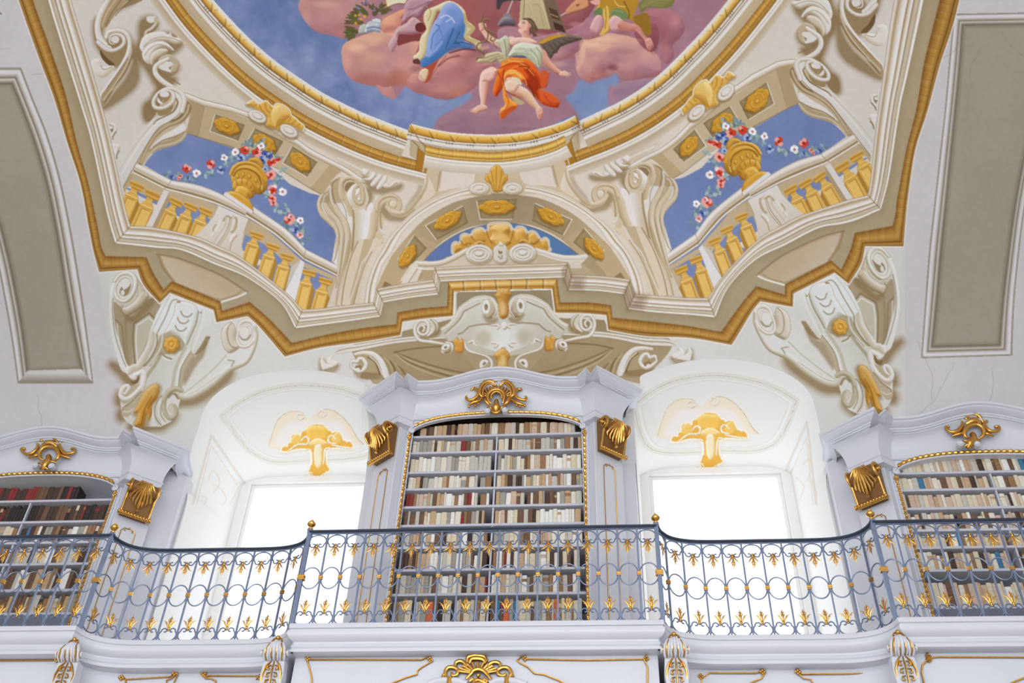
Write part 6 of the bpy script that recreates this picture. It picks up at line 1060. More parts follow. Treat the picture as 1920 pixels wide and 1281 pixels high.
        mb.tube(pts, .0048, 6); mb.ball(F((a+b)/2, lift, zt+.01), .012, 8); mb.tube([F(a+.025, lift, zt-.005), F(a+.04, lift+.004, zt-.02), F(a+.03, lift, zt-.03)], .005, 6); mb.tube([F(b-.025, lift, zt-.005), F(b-.04, lift+.004, zt-.02), F(b-.03, lift, zt-.03)], .005, 6)
        mb.build('gilt_panel_line', M_GOLD, pl)
        # console: S profile (m outward, z) extruded along the splay
        S1 = [(.10, 0), (.20, .0), (.265, -.015), (.30, -.06), (.298, -.11), (.265, -.15), (.235, -.165), (.215, -.21), (.20, -.27), (.185, -.33), (.165, -.37), (.10, -.38)]
        S1 = [(p[0], p[1]) for p in cr([(x, y, 1 if i in (0, 11) else 0) for i, (x, y) in enumerate(S1)], False, 4)]
        ta, tb = .05, .335; zt = H0-.525; mb = MB()
        cb = MB(); cb.prism(S1, lambda m, z: F(ta, m, zt+z), lambda m, z: F(tb, m, zt+z)); 
        for tt in (ta-.004, tb+.004):
            sp = [(.228+.062*(1-i/26)*math.cos(-.6+i*.42), -.082+.072*(1-i/26)*math.sin(-.6+i*.42)) for i in range(26)]
            mb.tube([F(tt, m, zt+z) for m, z in [(.165, -.37), (.19, -.3), (.212, -.22), (.235, -.17)]+sp], [.008, .009, .010, .010, .005], 6); mb.tube([F(tt, m, zt+z) for m, z in S1[1:-2]], .013, 7); mb.ball(F(tt+(.012 if tt > .2 else -.012), .228, zt-.075), .02, 8)
        # acanthus carved on the front
        for j in range(7):
            u = (j-3)/3; base = (ta+tb)/2; e_ = (1-abs(u))
            mb.tube([F(base+u*.015, .30, zt-.05), F(base+u*.045, .31, zt-.10), F(base+u*.085, .27, zt-.15-.03*e_), F(base+u*.11, .232, zt-.2-.07*e_), F(base+u*.10, .228, zt-.23-.09*e_)], [.008, .013, .013, .012, .002], 6)
            mb.tube([F(base+u*.05, .298, zt-.02), F(base+u*.08, .31, zt-.07), F(base+u*.12, .295, zt-.115)], [.008, .010, .002], 6)
        mb.tube([F((ta+tb)/2, .285, zt-.03), F((ta+tb)/2, .305, zt-.1), F((ta+tb)/2, .25, zt-.2), F((ta+tb)/2, .225, zt-.31), F((ta+tb)/2, .24, zt-.345)], [.014, .02, .016, .014, .018], 7)
        for t_ in np.linspace(ta-.02, tb+.02, 11): mb.ball(F(t_, .2, zt-.385), .019, 7)
        mb.tube([F(ta-.035, .185, zt-.39), F(tb+.035, .185, zt-.39)], .02, 8); mb.ball(F(ta-.03, .22, zt-.07), .018, 8); mb.ball(F(tb+.03, .22, zt-.07), .018, 8)
        co = mb.build('gilt_console', M_GOLD, root, angle=50); cb.build('dark_ground', M_BRON, co, angle=40)
    # gilt bead round the opening and rope-carved verticals
    mb = MB(); pts = [(s, -.02, arch(s)+.03) for s in np.linspace(-.9, .9, 181)]; V = []
    mb.tube(pts, [.019+.004*math.sin(i*1.05) for i in range(181)], 8); mb.build('gilt_arch_moulding', M_GOLD, root)
    mb = MB(); mb.tube([(s, -.012, arch(s)+.006) for s in np.linspace(-.93, .93, 80)], .012, 8); mb.tube([(s, -.012, arch(s)+.058) for s in np.linspace(-.93, .93, 80)], .007, 8)
    for k in (-1, 1):
        sp = [(k*(.925+.034*(1-i/22)*math.cos(1.4-i*.4)), -.03, 2.735+dz+.034*(1-i/22)*math.sin(1.4-i*.4)) for i in range(22)]
        mb.tube([(k*.89, -.022, arch(.89)+.05), (k*.93, -.025, 2.78+dz)]+sp, [.012, .014, .014, .012, .008], 8); mb.ball((k*.925, -.035, 2.735+dz), .018, 8); mb.box(min(k*.957, k*.975), max(k*.957, k*.975), -.02, 0, 0, 2.72+dz)
    mb.build('scrolled_moulding', M_PAINT, root)
    for k in (-1, 1):
        mb = MB(); n = 260; mb.tube([(k*.948+.003*math.cos(i*.9), -.018+.003*math.sin(i*.9), .02+(2.68+dz)*i/n) for i in range(n+1)], [.0145+.0045*math.sin(i*1.8) for i in range(n+1)], 6)
        for q in ((0, 0), (.012, .03), (-.012, .035), (0, .05)): mb.ball((k*(.948+q[0]), -.03, 2.68+dz-q[1]), .016, 7)
        mb.build('gilt_bead', M_GOLD, root)
    # rocaille cartouche
    mb = MB(); wb = MB(); k_, ox, oy, Yp, items, buds = cartouche
    def L(s, dy=0): return [tuple(np.array(at(ox+a/k_, oy+b/k_, Yp))-np.array((cx, BY, GZ))+np.array((0, -dy, 0))) for a, b in [tuple(map(float, t.split(','))) for t in s.split()]]
    for s, r, dy in items:
        p = L(s, dy)
        if len(p) == 1: mb.ball(p[0], r if not isinstance(r, list) else r[0], 9)
        else:
            q = np.array(p); c = cr(np.hstack([q[:, [0, 2]], np.zeros((len(q), 1))]), False, 5); yy = np.interp(np.linspace(0, 1, len(c)), np.linspace(0, 1, len(q)), q[:, 1])+.02*np.sin(np.linspace(0, math.pi, len(c)))*-1; mb.tube(np.stack([c[:, 0], yy, c[:, 1]], 1), r, 8)
    mb.build('gilt_cartouche', M_GOLD, root, angle=60)
    for s in buds:
        p = L(s, .03)[0]; wb.tube([(p[0], p[1]+.03, p[2]), (p[0], p[1]-.02, p[2])], .034, 14); wb.ball((p[0], p[1]-.02, p[2]), .026, 12, (1, .8, 1))
    wb.build('scroll_bud', M_PAINT, root)
    return root
CART_MID = (12.8, 860, 700, 8.72, [('900,330 840,262 740,245 640,280 560,360 515,470 520,560 570,600 622,575', [.012, .022, .026, .026, .024, .022, .018, .014], .02), ('990,320 1060,260 1130,250 1230,300 1300,380 1335,480 1325,560 1270,600 1215,580', [.012, .022, .026, .026, .024, .022, .018, .014], .02),
 ('870,340 780,300 690,330 620,400 585,490 590,560', [.008, .012, .012, .010, .006], .03), ('1000,350 1090,300 1170,340 1230,400 1265,490 1250,550', [.008, .012, .012, .010, .006], .03),
 ('800,775 730,720 705,620 740,540 820,480 920,460 1010,480 1080,540 1100,620 1080,720 1060,770', [.010, .018, .022, .022, .022, .018, .010], .03), ('795,650 790,590 850,530 920,512 990,530 1040,590 1030,655', [.014, .012, .012, .012, .014], .03)]
 +[('%f,%f %f,%f' % (915+250*math.cos(a), 600-150*math.sin(a), 915+360*math.cos(a), 600-285*math.sin(a)), [.012, .021, .014], .015) for a in np.linspace(.2, math.pi-.2, 13)]
 +[('330,435 320,420 380,405 450,450 485,540 440,620 360,680 270,700 200,670 185,610 220,600', [.018, .014, .018, .02, .02, .018, .016, .014, .018], .02), ('1500,400 1490,430 1420,430 1360,500 1370,590 1430,660 1530,690 1610,690 1630,620 1585,612', [.014, .016, .018, .02, .02, .018, .016, .014, .018], .02),
 ('550,640 450,715 340,750 240,790', [.02, .024, .02, .012], .01), ('1270,650 1380,740 1480,780 1600,790', [.02, .024, .02, .012], .01), ('250,815', .018, .01), ('400,790', .018, .01), ('480,745', .014, .01), ('1390,780', .018, .01), ('1480,810', .018, .01), ('1590,800', .018, .01), ('905,215', .026, .02), ('870,220 940,210', .016, .02),
 ('640,640 660,720 740,790', [.02, .02, .012], .01), ('1200,640 1170,740 1090,800', [.03, .024, .012], .01), ('910,690 910,780 905,880 905,1000', [.024, .03, .05, .02], .02), ('820,820 800,900 830,980 905,1010 980,970 1010,890 980,820', [.01, .02, .022, .02, .01], .02), ('680,865 760,870 820,930', [.006, .012, .014], .02), ('1150,840 1060,860 1000,920', [.006, .012, .014], .02), ('905,950', .022, .045)], ['700,960', '1112,940'])
def cart_side(ox): return (8.96, ox, 0, 8.72, [('430,270 480,232 560,205 640,220 700,270 750,345', [.024, .02, .022, .022, .018, .012], .02), ('490,595 430,570 420,490 470,420 560,388 640,390 710,430 742,500 720,570 650,605', [.010, .02, .026, .026, .022, .024, .024, .02, .010], .03), ('460,340 540,310 620,305 700,360', [.03, .036, .034, .02], .01),
 ('330,320 372,312 390,370 350,440 280,490 200,500 130,450 105,400 150,392', [.014, .016, .018, .022, .022, .018, .016, .014, .018], .02), ('420,470 340,520 220,540', [.02, .02, .01], .01), ('800,300 750,350 780,420 840,480 930,490 1000,460 1000,400 955,392', [.02, .018, .02, .022, .018, .016, .014, .018], .02), ('740,470 800,520 920,540', [.018, .018, .01], .01),
 ('560,520 570,600 510,690 480,750', [.03, .036, .04, .024], .02), ('560,600 600,622 700,628', [.02, .014, .006], .02), ('500,650 440,652 365,640', [.02, .014, .006], .02), ('420,740 480,720 560,745', [.012, .016, .012], .03), ('150,395', .018, .02), ('955,392', .018, .02), ('450,265', .024, .03)], ['350,695', '620,700'])
SH_MID = [2.695, 2.475, 2.215, 2.0, 1.775, 1.55, 1.29, 1.035, .765, .458]; SH_L = [1.95, 1.68, 1.425, 1.168, .868, .607]; SH_R = [2.072, 1.866, 1.645, 1.395, 1.2, .953, .567]
def bookcases():
    bookcase(0, 3.285, SH_MID, 'tall white bookcase with gilt cartouche between the two bright windows', CART_MID)
    def sc(x, y):
        k, ox, oy, Y, it, b = cart_side(x); return (k, ox, y, Y, it, b)
    bookcase(-1, 2.60, SH_L, 'white and gold bookcase at the left edge, partly filled with dark books', sc(30, 800))
    bookcase(1, 2.60, SH_R, 'white and gold bookcase at the right edge, filled with pale books', sc(1760, 759))
# ------------------------------------------------------------------ books
COV = {'cream': (204, 194, 170), 'ivory': (212, 207, 194), 'pale grey': (184, 181, 172), 'grey': (150, 147, 138), 'white': (222, 221, 218), 'tan': (182, 154, 122), 'pinkish beige': (192, 168, 150), 'light brown': (140, 106, 74), 'brown': (104, 76, 56), 'dark brown': (66, 46, 38), 'black': (40, 32, 30), 'red': (128, 40, 38), 'blue': (52, 112, 150), 'orange': (196, 96, 56)}
MC = {k: mat('binding_'+k.replace(' ', '_'), v, .62, noise=.14, scale=26, bump=.2) for k, v in COV.items()}; M_PAGE = mat('page_edges', (206, 194, 166), .8)
PAL = {'mid': [('cream', 10), ('ivory', 14), ('pale grey', 20), ('grey', 10), ('white', 10), ('tan', 9), ('pinkish beige', 4), ('light brown', 7), ('brown', 9), ('dark brown', 8), ('black', 2), ('red', 1)],
 'mtop': [('tan', 14), ('pinkish beige', 12), ('cream', 8), ('pale grey', 8), ('brown', 6), ('dark brown', 4), ('light brown', 5), ('ivory', 3)], 'mbot': [('pale grey', 12), ('cream', 8), ('light brown', 9), ('brown', 7), ('blue', 5), ('orange', 3), ('grey', 8), ('black', 3)],
 'ldark': [('dark brown', 12), ('black', 10), ('brown', 5), ('red', 2)], 'lred': [('dark brown', 8), ('black', 6), ('red', 8), ('brown', 4)], 'lmix': [('light brown', 10), ('brown', 12), ('dark brown', 8), ('tan', 7), ('pale grey', 6), ('white', 4), ('cream', 4), ('grey', 4), ('blue', 1)],
 'right': [('pinkish beige', 16), ('cream', 14), ('ivory', 10), ('tan', 10), ('pale grey', 9), ('light brown', 6), ('dark brown', 6), ('white', 5), ('brown', 5), ('blue', 1)]}
def pick(r, pal):
    t = sum(w for _, w in pal); x = r.random()*t
    for k, w in pal:
        x -= w
        if x <= 0: return k
    return pal[-1][0]
def book_mesh(mb, x, y, z, w, h, d, lean, bands, lab):
    """one bound volume standing spine outwards; returns faces' material slots"""
    plan = [(-w/2, d), (-w/2, .007), (-w*.32, .0022), (0, 0), (w*.32, .0022), (w/2, .007), (w/2, d)]; lv = [(0, 0)]
    for k in range(bands): c = h*(k+1)/(bands+1); lv += [(c-.005, 0), (c-.0025, .0026), (c+.0025, .0026), (c+.005, 0)]
    lv.append((h, 0)); lv.sort(); V = []
    for zz, b in lv: V += [(x+px+lean*zz, y+py-(b if 0 < i < 6 else 0), z+zz) for i, (px, py) in enumerate(plan)]
    F = []; ms = []; n = 7
    for i in range(len(lv)-1):
        zc = (lv[i][0]+lv[i+1][0])/2/h
        for j in range(n): F.append((i*n+j, i*n+(j+1) % n, (i+1)*n+(j+1) % n, (i+1)*n+j)); ms.append(1 if lab and .6+.1*(w*997 % 1) < zc < .78+.1*(w*997 % 1) and 1 <= j <= 4 else 0)
    F += [tuple(range(n))[::-1], tuple((len(lv)-1)*n+j for j in range(n))]; ms += [2, 2]; b = len(mb.v); mb.add(V, F); return ms
def books():
    r = random.Random(17); allb = []
    for side, name, shelves in ((0, 'middle', SH_MID), (-1, 'left', SH_L), (1, 'right', SH_R)):
        cx = BX+side*5.0
        for k, z in enumerate(shelves):
            up = shelves[k-1]-z-.028 if k else .19
            if side == 0: pal = PAL['mtop' if k == 0 else 'mbot' if k == 9 else 'mid']
            elif side < 0: pal = PAL['lred' if k == 0 else 'ldark' if k == 1 else 'lmix']
            else: pal = PAL['right']
            row = []
            if k: spans = [(-.925, -.015), (.015, .925)]
            else: spans = [(-.86, .86)] if side == 0 else [(-.86, .50)] if side < 0 else [(-.84, .86)]
            for a, b in spans:
                s = a+.004
                while s < b-.02:
                    w = r.choice((.022, .028, .033, .038, .042, .046, .05, .056, .062))*(1.15 if side == 0 and k == 0 and r.random() < .5 else 1)
                    if s+w > b: break
                    big = min(up*.95, .27); h = big*(.84+.14*r.random()) if k else min((.175+.035*r.random()), .21)
                    if r.random() < .12: h *= .86
                    if k == 0: h = min(h, (.175 if side == 0 else .19)*(1-.35*abs(s/.9)**4)+.0)
                    row.append([s+w/2, w*.965, h, pick(r, pal), r.randint(2, 5) if r.random() < .5 else 0, r.random() < .22]); s += w
                    if r.random() < .012: s += .03
            vis = []
            for q in row:
                p = project(np.array((cx+q[0], BY+.05, GZ+z+q[2]/2)))
                if -500 < p[0] < 2420: vis.append(q)
            if side == 0: 
                if k == 1: 
                    for q in vis:
                        if abs(q[0]+.34) < .03: q[3] = 'red'
                if k == 4: vis[0][3] = vis[1][3] = 'red'
            m = len(vis)
            for i, q in enumerate(vis):
                j = m-i if side < 0 else i+1; end = 'right' if side < 0 else 'left'
                p0 = project(np.array((cx+q[0]-q[1]/2, BY+.05, GZ+z))); p1 = project(np.array((cx+q[0]+q[1]/2, BY+.05, GZ+z+q[2]))); area = abs(p1[0]-p0[0])*abs(p1[1]-p0[1]); 
                if not (0 < p0[0] < 1920): area = 0
                lab = '%s %s book, %s from %s, %s shelf from top of %s bookcase' % ('tall' if q[2] > .2 else 'slim' if q[1] < .031 else 'thick' if q[1] > .05 else 'small' if q[2] < .15 else 'upright', q[3], ORD(j), end, ORD(k+1), name)
                allb.append((area, side, k, z, cx, q, lab, 'books on the %s shelf of the %s bookcase' % (ORD(k+1), name)))
    allb.sort(key=lambda b: -b[0]); labc = [MC['dark brown'], MC['red'], MC['light brown'], MC['ivory']]
    stuff = MB(); sm = []; mats = list(MC)+['page']
    for i, (area, side, k, z, cx, q, lab, grp) in enumerate(allb):
        lean = 0 if r.random() < .86 else r.uniform(-.03, .03); 
        if i < 300:
            mb = MB(); ms = book_mesh(mb, 0, 0, 0, q[1], q[2], .17, lean, q[4], q[5]); me = bpy.data.meshes.new('book'); me.from_pydata(mb.v, [], mb.f); me.materials.append(MC[q[3]]); me.materials.append(MC[r.choice(('tan', 'pinkish beige', 'light brown', 'cream'))] if COV[q[3]][0] > 120 else MC[r.choice(('light brown', 'red', 'cream'))]); me.materials.append(M_PAGE)
            me.polygons.foreach_set('material_index', ms); me.update(); o = bpy.data.objects.new('book', me); C.objects.link(o); o.location = (cx+q[0], BY+.062, GALZ+z+.0145); tag(o, lab, 'book', grp)
        else:
            ms = book_mesh(stuff, cx+q[0], BY+.062, GALZ+z+.0145, q[1], q[2], .17, lean, q[4], q[5]); ci = mats.index(q[3]); li = mats.index('tan'); sm += [ci if m_ == 0 else li if m_ == 1 else len(mats)-1 for m_ in ms]
    me = bpy.data.meshes.new('books'); me.from_pydata(stuff.v, [], stuff.f)
    for k in MC: me.materials.append(MC[k])
    me.materials.append(M_PAGE); me.polygons.foreach_set('material_index', sm); me.update(); o = bpy.data.objects.new('books', me); C.objects.link(o); tag(o, 'remaining old books filling the shelves of the three gallery bookcases', 'books', None, 'stuff')
    # a small stack lying flat on top of the upright books
    print('books', len(allb))
# ------------------------------------------------------------------ the gallery: slab, brackets, wrought-iron railing
Y0, Y1 = 8.0, 8.275
def gplan():
    """plan of the gallery edge as (s, Y) from the bay axis outwards on one side"""
    q = [(1.59, Y0, 1), (1.625, Y0+.10, 0), (1.72, Y0+.2, 0), (1.88, Y0+.258, 0), (2.1, Y1, 0), (2.54, Y1, 0), (2.98, Y1, 0), (3.2, Y0+.258, 0), (3.36, Y0+.2, 0), (3.455, Y0+.10, 0), (3.49, Y0, 1)]
    return cr(q, False, 5)
def edge_path(off=0.):
    g = gplan(); r = [(BX+a, b) for a, b in g]+[(BX+6.9, Y0)]; l = [(BX-a, b) for a, b in g][::-1]; return [(BX-6.9, Y0)]+l+r
def seg_path(a, b):   # a..b in {'L':side-left ...}
    g = gplan()
def gallery():
    root = empty('gallery', (BX, Y0+.4, GALZ)); tag(root, 'white moulded gallery balcony floor curving in front of the bookcases', 'balcony'); off = np.array(root.location)
    P = [(x, y-.045, GALZ) for x, y in edge_path()]
    prof = [(-.9, 0), (-.002, 0), (0, -.004), (0, -.045), (-.012, -.05), (-.012, -.062), (.004, -.066), (.008, -.085), (.004, -.105), (-.01, -.125), (-.03, -.143), (-.05, -.152), (-.055, -.165), (-.045, -.178), (-.04, -.2), (-.05, -.212), (-.05, -.22), (-.036, -.222), (-.036, -.246), (-.055, -.25), (-.07, -.25)]
    mb = MB(); mb.sweep(P, prof[1:]); mb.v = [tuple(np.array(v)-off) for v in mb.v]; mb.build('moulded_edge', M_PAINT, root, angle=28)
    mb = MB(); x0, x1 = BX-6.9, BX+6.9
    mb.grid([[(x, y, GALZ-.002), (x, 9.8, GALZ-.002)] for x, y, z in P]); mb.v = [tuple(np.array(v)-off) for v in mb.v]; mb.build('walkway', M_SHELF, root, False)
    mb = MB(); mb.grid([[(x, y+.05, GALZ-.2495), (x, 9.28, GALZ-.2495)] for x, y, z in P]); mb.v = [tuple(np.array(v)-off) for v in mb.v]; mb.build('underside', M_PAINT, root, False)
    # brackets under the corners
    for i, s in enumerate((-3.49, -1.59, 1.59, 3.49)):
        x = BX+s+(1 if s > 0 else -1)*(-.03 if abs(s) > 3 else .075); mb = MB(); gb = MB(); z = GALZ-.15; y = Y0-.03
        br = empty('bracket', tuple(np.array((x, y, z))-off), root); br.scale = (.78, .9, .78)
        for j in range(7):
            u = (j-3)/3; a = .10*u; h = .02*(1-abs(u))
            mb.tube([(a*.5, .01, -.02+h), (a*.75, -.035-.02*(1-abs(u)), -.07+h), (a, -.05-.03*(1-abs(u)), -.13), (a*1.12, -.035, -.19-.02*(1-abs(u))), (a*1.05, .0, -.235)], [.012, .019, .022, .020, .012], 8)
        for j in range(4):
            u = (j-1.5)/1.5; a = .082*u
            gb.tube([(a*.5, -.012, -.01), (a*.8, -.062, -.08), (a*1.05, -.078, -.14), (a*1.12, -.055, -.2), (a*1.0, -.01, -.24)], [.006, .009, .01, .009, .005], 6)
        gb.ball((0, -.02, .015), .026, 12); gb.tube([(-.02, -.01, .02), (-.045, -.02, .0), (-.06, -.03, -.03)], [.008, .01, .006], 6); gb.tube([(.02, -.01, .02), (.045, -.02, .0), (.06, -.03, -.03)], [.008, .01, .006], 6)
        for k in (-1, 1):
            vb = MB(); vb.tube([(k*.1, -.02, -.165), (k*.15, -.02, -.165)], .034, 14); vb.build('volute', M_PAINT, br); gb.tube([(k*.128+.0, -.02+.034*math.cos(t), -.165+.034*math.sin(t)) for t in np.linspace(0, 6.28, 15)], .006, 6)
            gb.tube([(k*.03, .0, -.24), (k*.07, -.015, -.3), (k*.1, .0, -.38), (k*.1, .02, -.5), (k*.09, .03, -.62)], [.008, .012, .012, .01, .008], 6)
            for zz in (-.29, -.37, -.45, -.53): gb.tube([(k*.02, .0, zz), (k*.05, -.015, zz-.015), (k*.06, -.01, zz-.045), (k*.035, -.01, zz-.055), (k*.03, -.008, zz-.035)], [.006, .01, .01, .008, .005], 6)
        gb.tube([(0, .0, -.25), (0, -.02, -.35), (0, -.01, -.5), (0, .01, -.62)], [.008, .01, .009, .006], 6)
        bb = MB(); bb.prism([(-.11, -.22), (.11, -.22), (.125, -.4), (.1, -.62), (-.1, -.62), (-.125, -.4)], lambda a, b: (a, .005, b), lambda a, b: (a, .12, b)); bb.build('corbel', M_PAINT, br)
        mb.build('acanthus', M_PAINT, br, angle=50); gb.build('gilt_edge', M_GOLD, br, angle=50)
def resample(path, n):
    p = np.asarray(path, float); s = np.r_[0, np.cumsum(np.hypot(*np.diff(p[:, :2], axis=0).T))]; u = np.linspace(0, s[-1], n); return np.stack([np.interp(u, s, p[:, i]) for i in range(2)], 1)
def cscroll(w, sgn=1):
    """an open C: arc reaching across the bay, both ends curling into small volutes (local x,z)"""
    r = w/2-.008; pts = []
    a0 = math.radians(-38); arc = [(r*math.cos(t), r*.78*math.sin(t)) for t in np.linspace(a0, math.pi-a0, 25)]
    ex, ez = arc[0]; cur = []
    cxx, czz = ex-.030, ez-.004
    for i in range(15):
        t = math.radians(-10)-i*.36; rr = .030*(1-i/19); cur.append((cxx+rr*math.cos(t), czz+rr*math.sin(t)))
    right = cur[::-1]; left = [(-x, z) for x, z in cur]; return [(x, z*sgn) for x, z in right+arc+left]
def leaf(mb, sgn):
    """gilded three-leaved sprig; sgn +1 grows up"""
    Z = lambda z: z*sgn
    def blade(pts, w):
        p = np.array([(a, b, Z(c)) for a, b, c in pts]); mb.tube(p, w, 6, flat=.35)
    mb.ball((0, -.004, Z(.0)), .011, 8); mb.ball((0, -.004, Z(.018)), .0125, 8, (1, 1, 1.3))
    blade([(0, 0, .02), (0, -.012, .06), (0, -.006, .1), (0, .0, .145)], [.005, .011, .009, .001]); blade([(0, -.004, .055), (.014, -.01, .085), (.022, -.008, .11)], [.003, .005, .001]); blade([(0, -.004, .055), (-.014, -.01, .085), (-.022, -.008, .11)], [.003, .005, .001]); blade([(0, -.004, .085), (.010, -.01, .105), (.012, -.008, .125)], [.003, .005, .001]); blade([(0, -.004, .085), (-.010, -.01, .105), (-.012, -.008, .125)], [.003, .005, .001])
    for k in (-1, 1):
        blade([(k*.004, 0, .012), (k*.018, -.01, .045), (k*.034, -.012, .075), (k*.062, -.01, .092)], [.004, .0075, .006, .001]); blade([(k*.02, -.008, .05), (k*.032, -.01, .062), (k*.046, -.008, .066)], [.004, .005, .001])
def railing():
    root0 = None; w0 = .177
    def bits(w):
        d = {}
        mb = MB(); mb.box(-.0075, .0075, -.0075, .0075, 0, .94); d['bar'] = mb.build('bar', M_IRON, None, False)
        mb = MB(); mb.tube([((w/2-.006)*math.cos(t), 0, .475+.107*math.sin(t)) for t in np.linspace(0, 2*math.pi, 33)[:-1]], .0062, 8, closed=True); d['ring'] = mb.build('ring', M_IRON)
        mb = MB(); c = cscroll(w, 1); mb.tube([(x, 0, .86+z) for x, z in c], .0065, 6); d['top_scroll'] = mb.build('top_scroll', M_IRON)
        mb = MB(); mb.tube([(x, 0, .078-z) for x, z in c], .0065, 6); d['bottom_scroll'] = mb.build('bottom_scroll', M_IRON)
        mb = MB(); leaf(mb, -1); mb.v = [(x, y, z+.818) for x, y, z in mb.v]; d['leaf_pendant'] = mb.build('leaf_pendant', M_GOLD)
        mb = MB(); leaf(mb, 1); mb.v = [(x, y, z+.125) for x, y, z in mb.v]; d['leaf_sprig'] = mb.build('leaf_sprig', M_GOLD)
        mb = MB(); mb.box(-.019, .019, -.013, .013, .46, .475); mb.box(-.016, .016, -.014, .014, .475, .482); mb.box(-.019, .019, -.013, .013, .482, .497); d['clip'] = mb.build('clip', M_GOLD, None, False, .002)
        return d
    g = [(a, b) for a, b in gplan()]
    segs = [('left side', [(BX-3.49-.177*8.0, Y0+.02), (BX-3.49, Y0+.02)], 8, 'straight iron railing with gilt leaves before the left bookcase'),
        ('left window', [(BX-a, b+.02) for a, b in g[::-1]], 12, 'curved iron railing with gilt leaves before the left window'),
        ('middle', [(BX-1.59, Y0+.02), (BX+1.59, Y0+.02)], 18, 'straight iron railing with gilt leaves before the middle bookcase'),
        ('right window', [(BX+a, b+.02) for a, b in g], 12, 'curved iron railing with gilt leaves before the right window'),
        ('right side', [(BX+3.49, Y0+.02), (BX+3.49+.177*8, Y0+.02)], 8, 'straight iron railing with gilt leaves before the right bookcase')]
    base = bits(w0); first = set(base)
    def put_(key, parent, loc, rz, sx):
        o = base[key] if key in first else base[key].copy()
        if key in first: first.discard(key)
        else: C.objects.link(o)
        o.parent = parent; o.location = loc; o.rotation_euler = (0, 0, rz); o.scale = (sx, 1, 1); return o
    for nm, path, n, lab in segs:
        c = np.mean(path, 0); root = empty('railing', (c[0], c[1], GALZ)); tag(root, lab, 'railing', 'iron railings of the gallery'); q = resample(path, n+1)
        for i in range(n):
            a, b = q[i], q[i+1]; m = (a+b)/2; rz = math.atan2(b[1]-a[1], b[0]-a[0]); L = math.hypot(*(b-a)); loc = (m[0]-c[0], m[1]-c[1], 0); sx = L/w0
            for key in ('ring', 'top_scroll', 'bottom_scroll', 'leaf_pendant', 'leaf_sprig'): put_(key, root, loc, rz, sx)
            if i > 0: 
                al = (a[0]-c[0], a[1]-c[1], 0); put_('bar', root, al, rz, 1); put_('clip', root, al, rz, 1)
        fine = resample(path, 60); mb = MB(); mb.sweep([(x-c[0], y-c[1], .965) for x, y in fine], [(.026, 0), (.026, -.012), (.012, -.024), (-.012, -.024), (-.026, -.012), (-.026, 0), (.026, 0)]); mb.build('handrail', M_RAIL, root)
        mb = MB(); mb.sweep([(x-c[0], y-c[1], .942) for x, y in fine], [(.008, 0), (.008, -.008), (-.008, -.008), (-.008, 0)]); mb.build('under_rail', M_IRON, root)
    for s, d in ((-3.49, 'left of the left window'), (-1.59, 'between left window and middle bookcase'), (1.59, 'between middle bookcase and right window'), (3.49, 'right of the right window')):
        root = empty('newel_post', (BX+s, Y0+.02, GALZ)); tag(root, 'slim iron newel post with gilt finial, %s' % d, 'post', 'newel posts of the gallery railing')
        mb = MB(); mb.box(-.019, .019, -.015, .015, 0, .968); mb.box(-.025, .025, -.021, .021, .968, .985); mb.build('shaft', M_IRON, root, False, .002)
        mb = MB(); mb.box(-.034, .034, -.022, .022, .455, .472); mb.box(-.03, .03, -.023, .023, .472, .486); mb.box(-.034, .034, -.022, .022, .486, .503); mb.build('clip', M_GOLD, root, False, .002)
        mb = MB(); mb.lathe([(.024, .985), (.026, .995), (.015, 1.0), (.013, 1.012), (.022, 1.02), (.036, 1.032), (.04, 1.046), (.034, 1.058), (.020, 1.064), (.024, 1.07), (.018, 1.078), (.008, 1.086), (.010, 1.092), (.004, 1.1)]); mb.build('finial', M_GOLD, root)
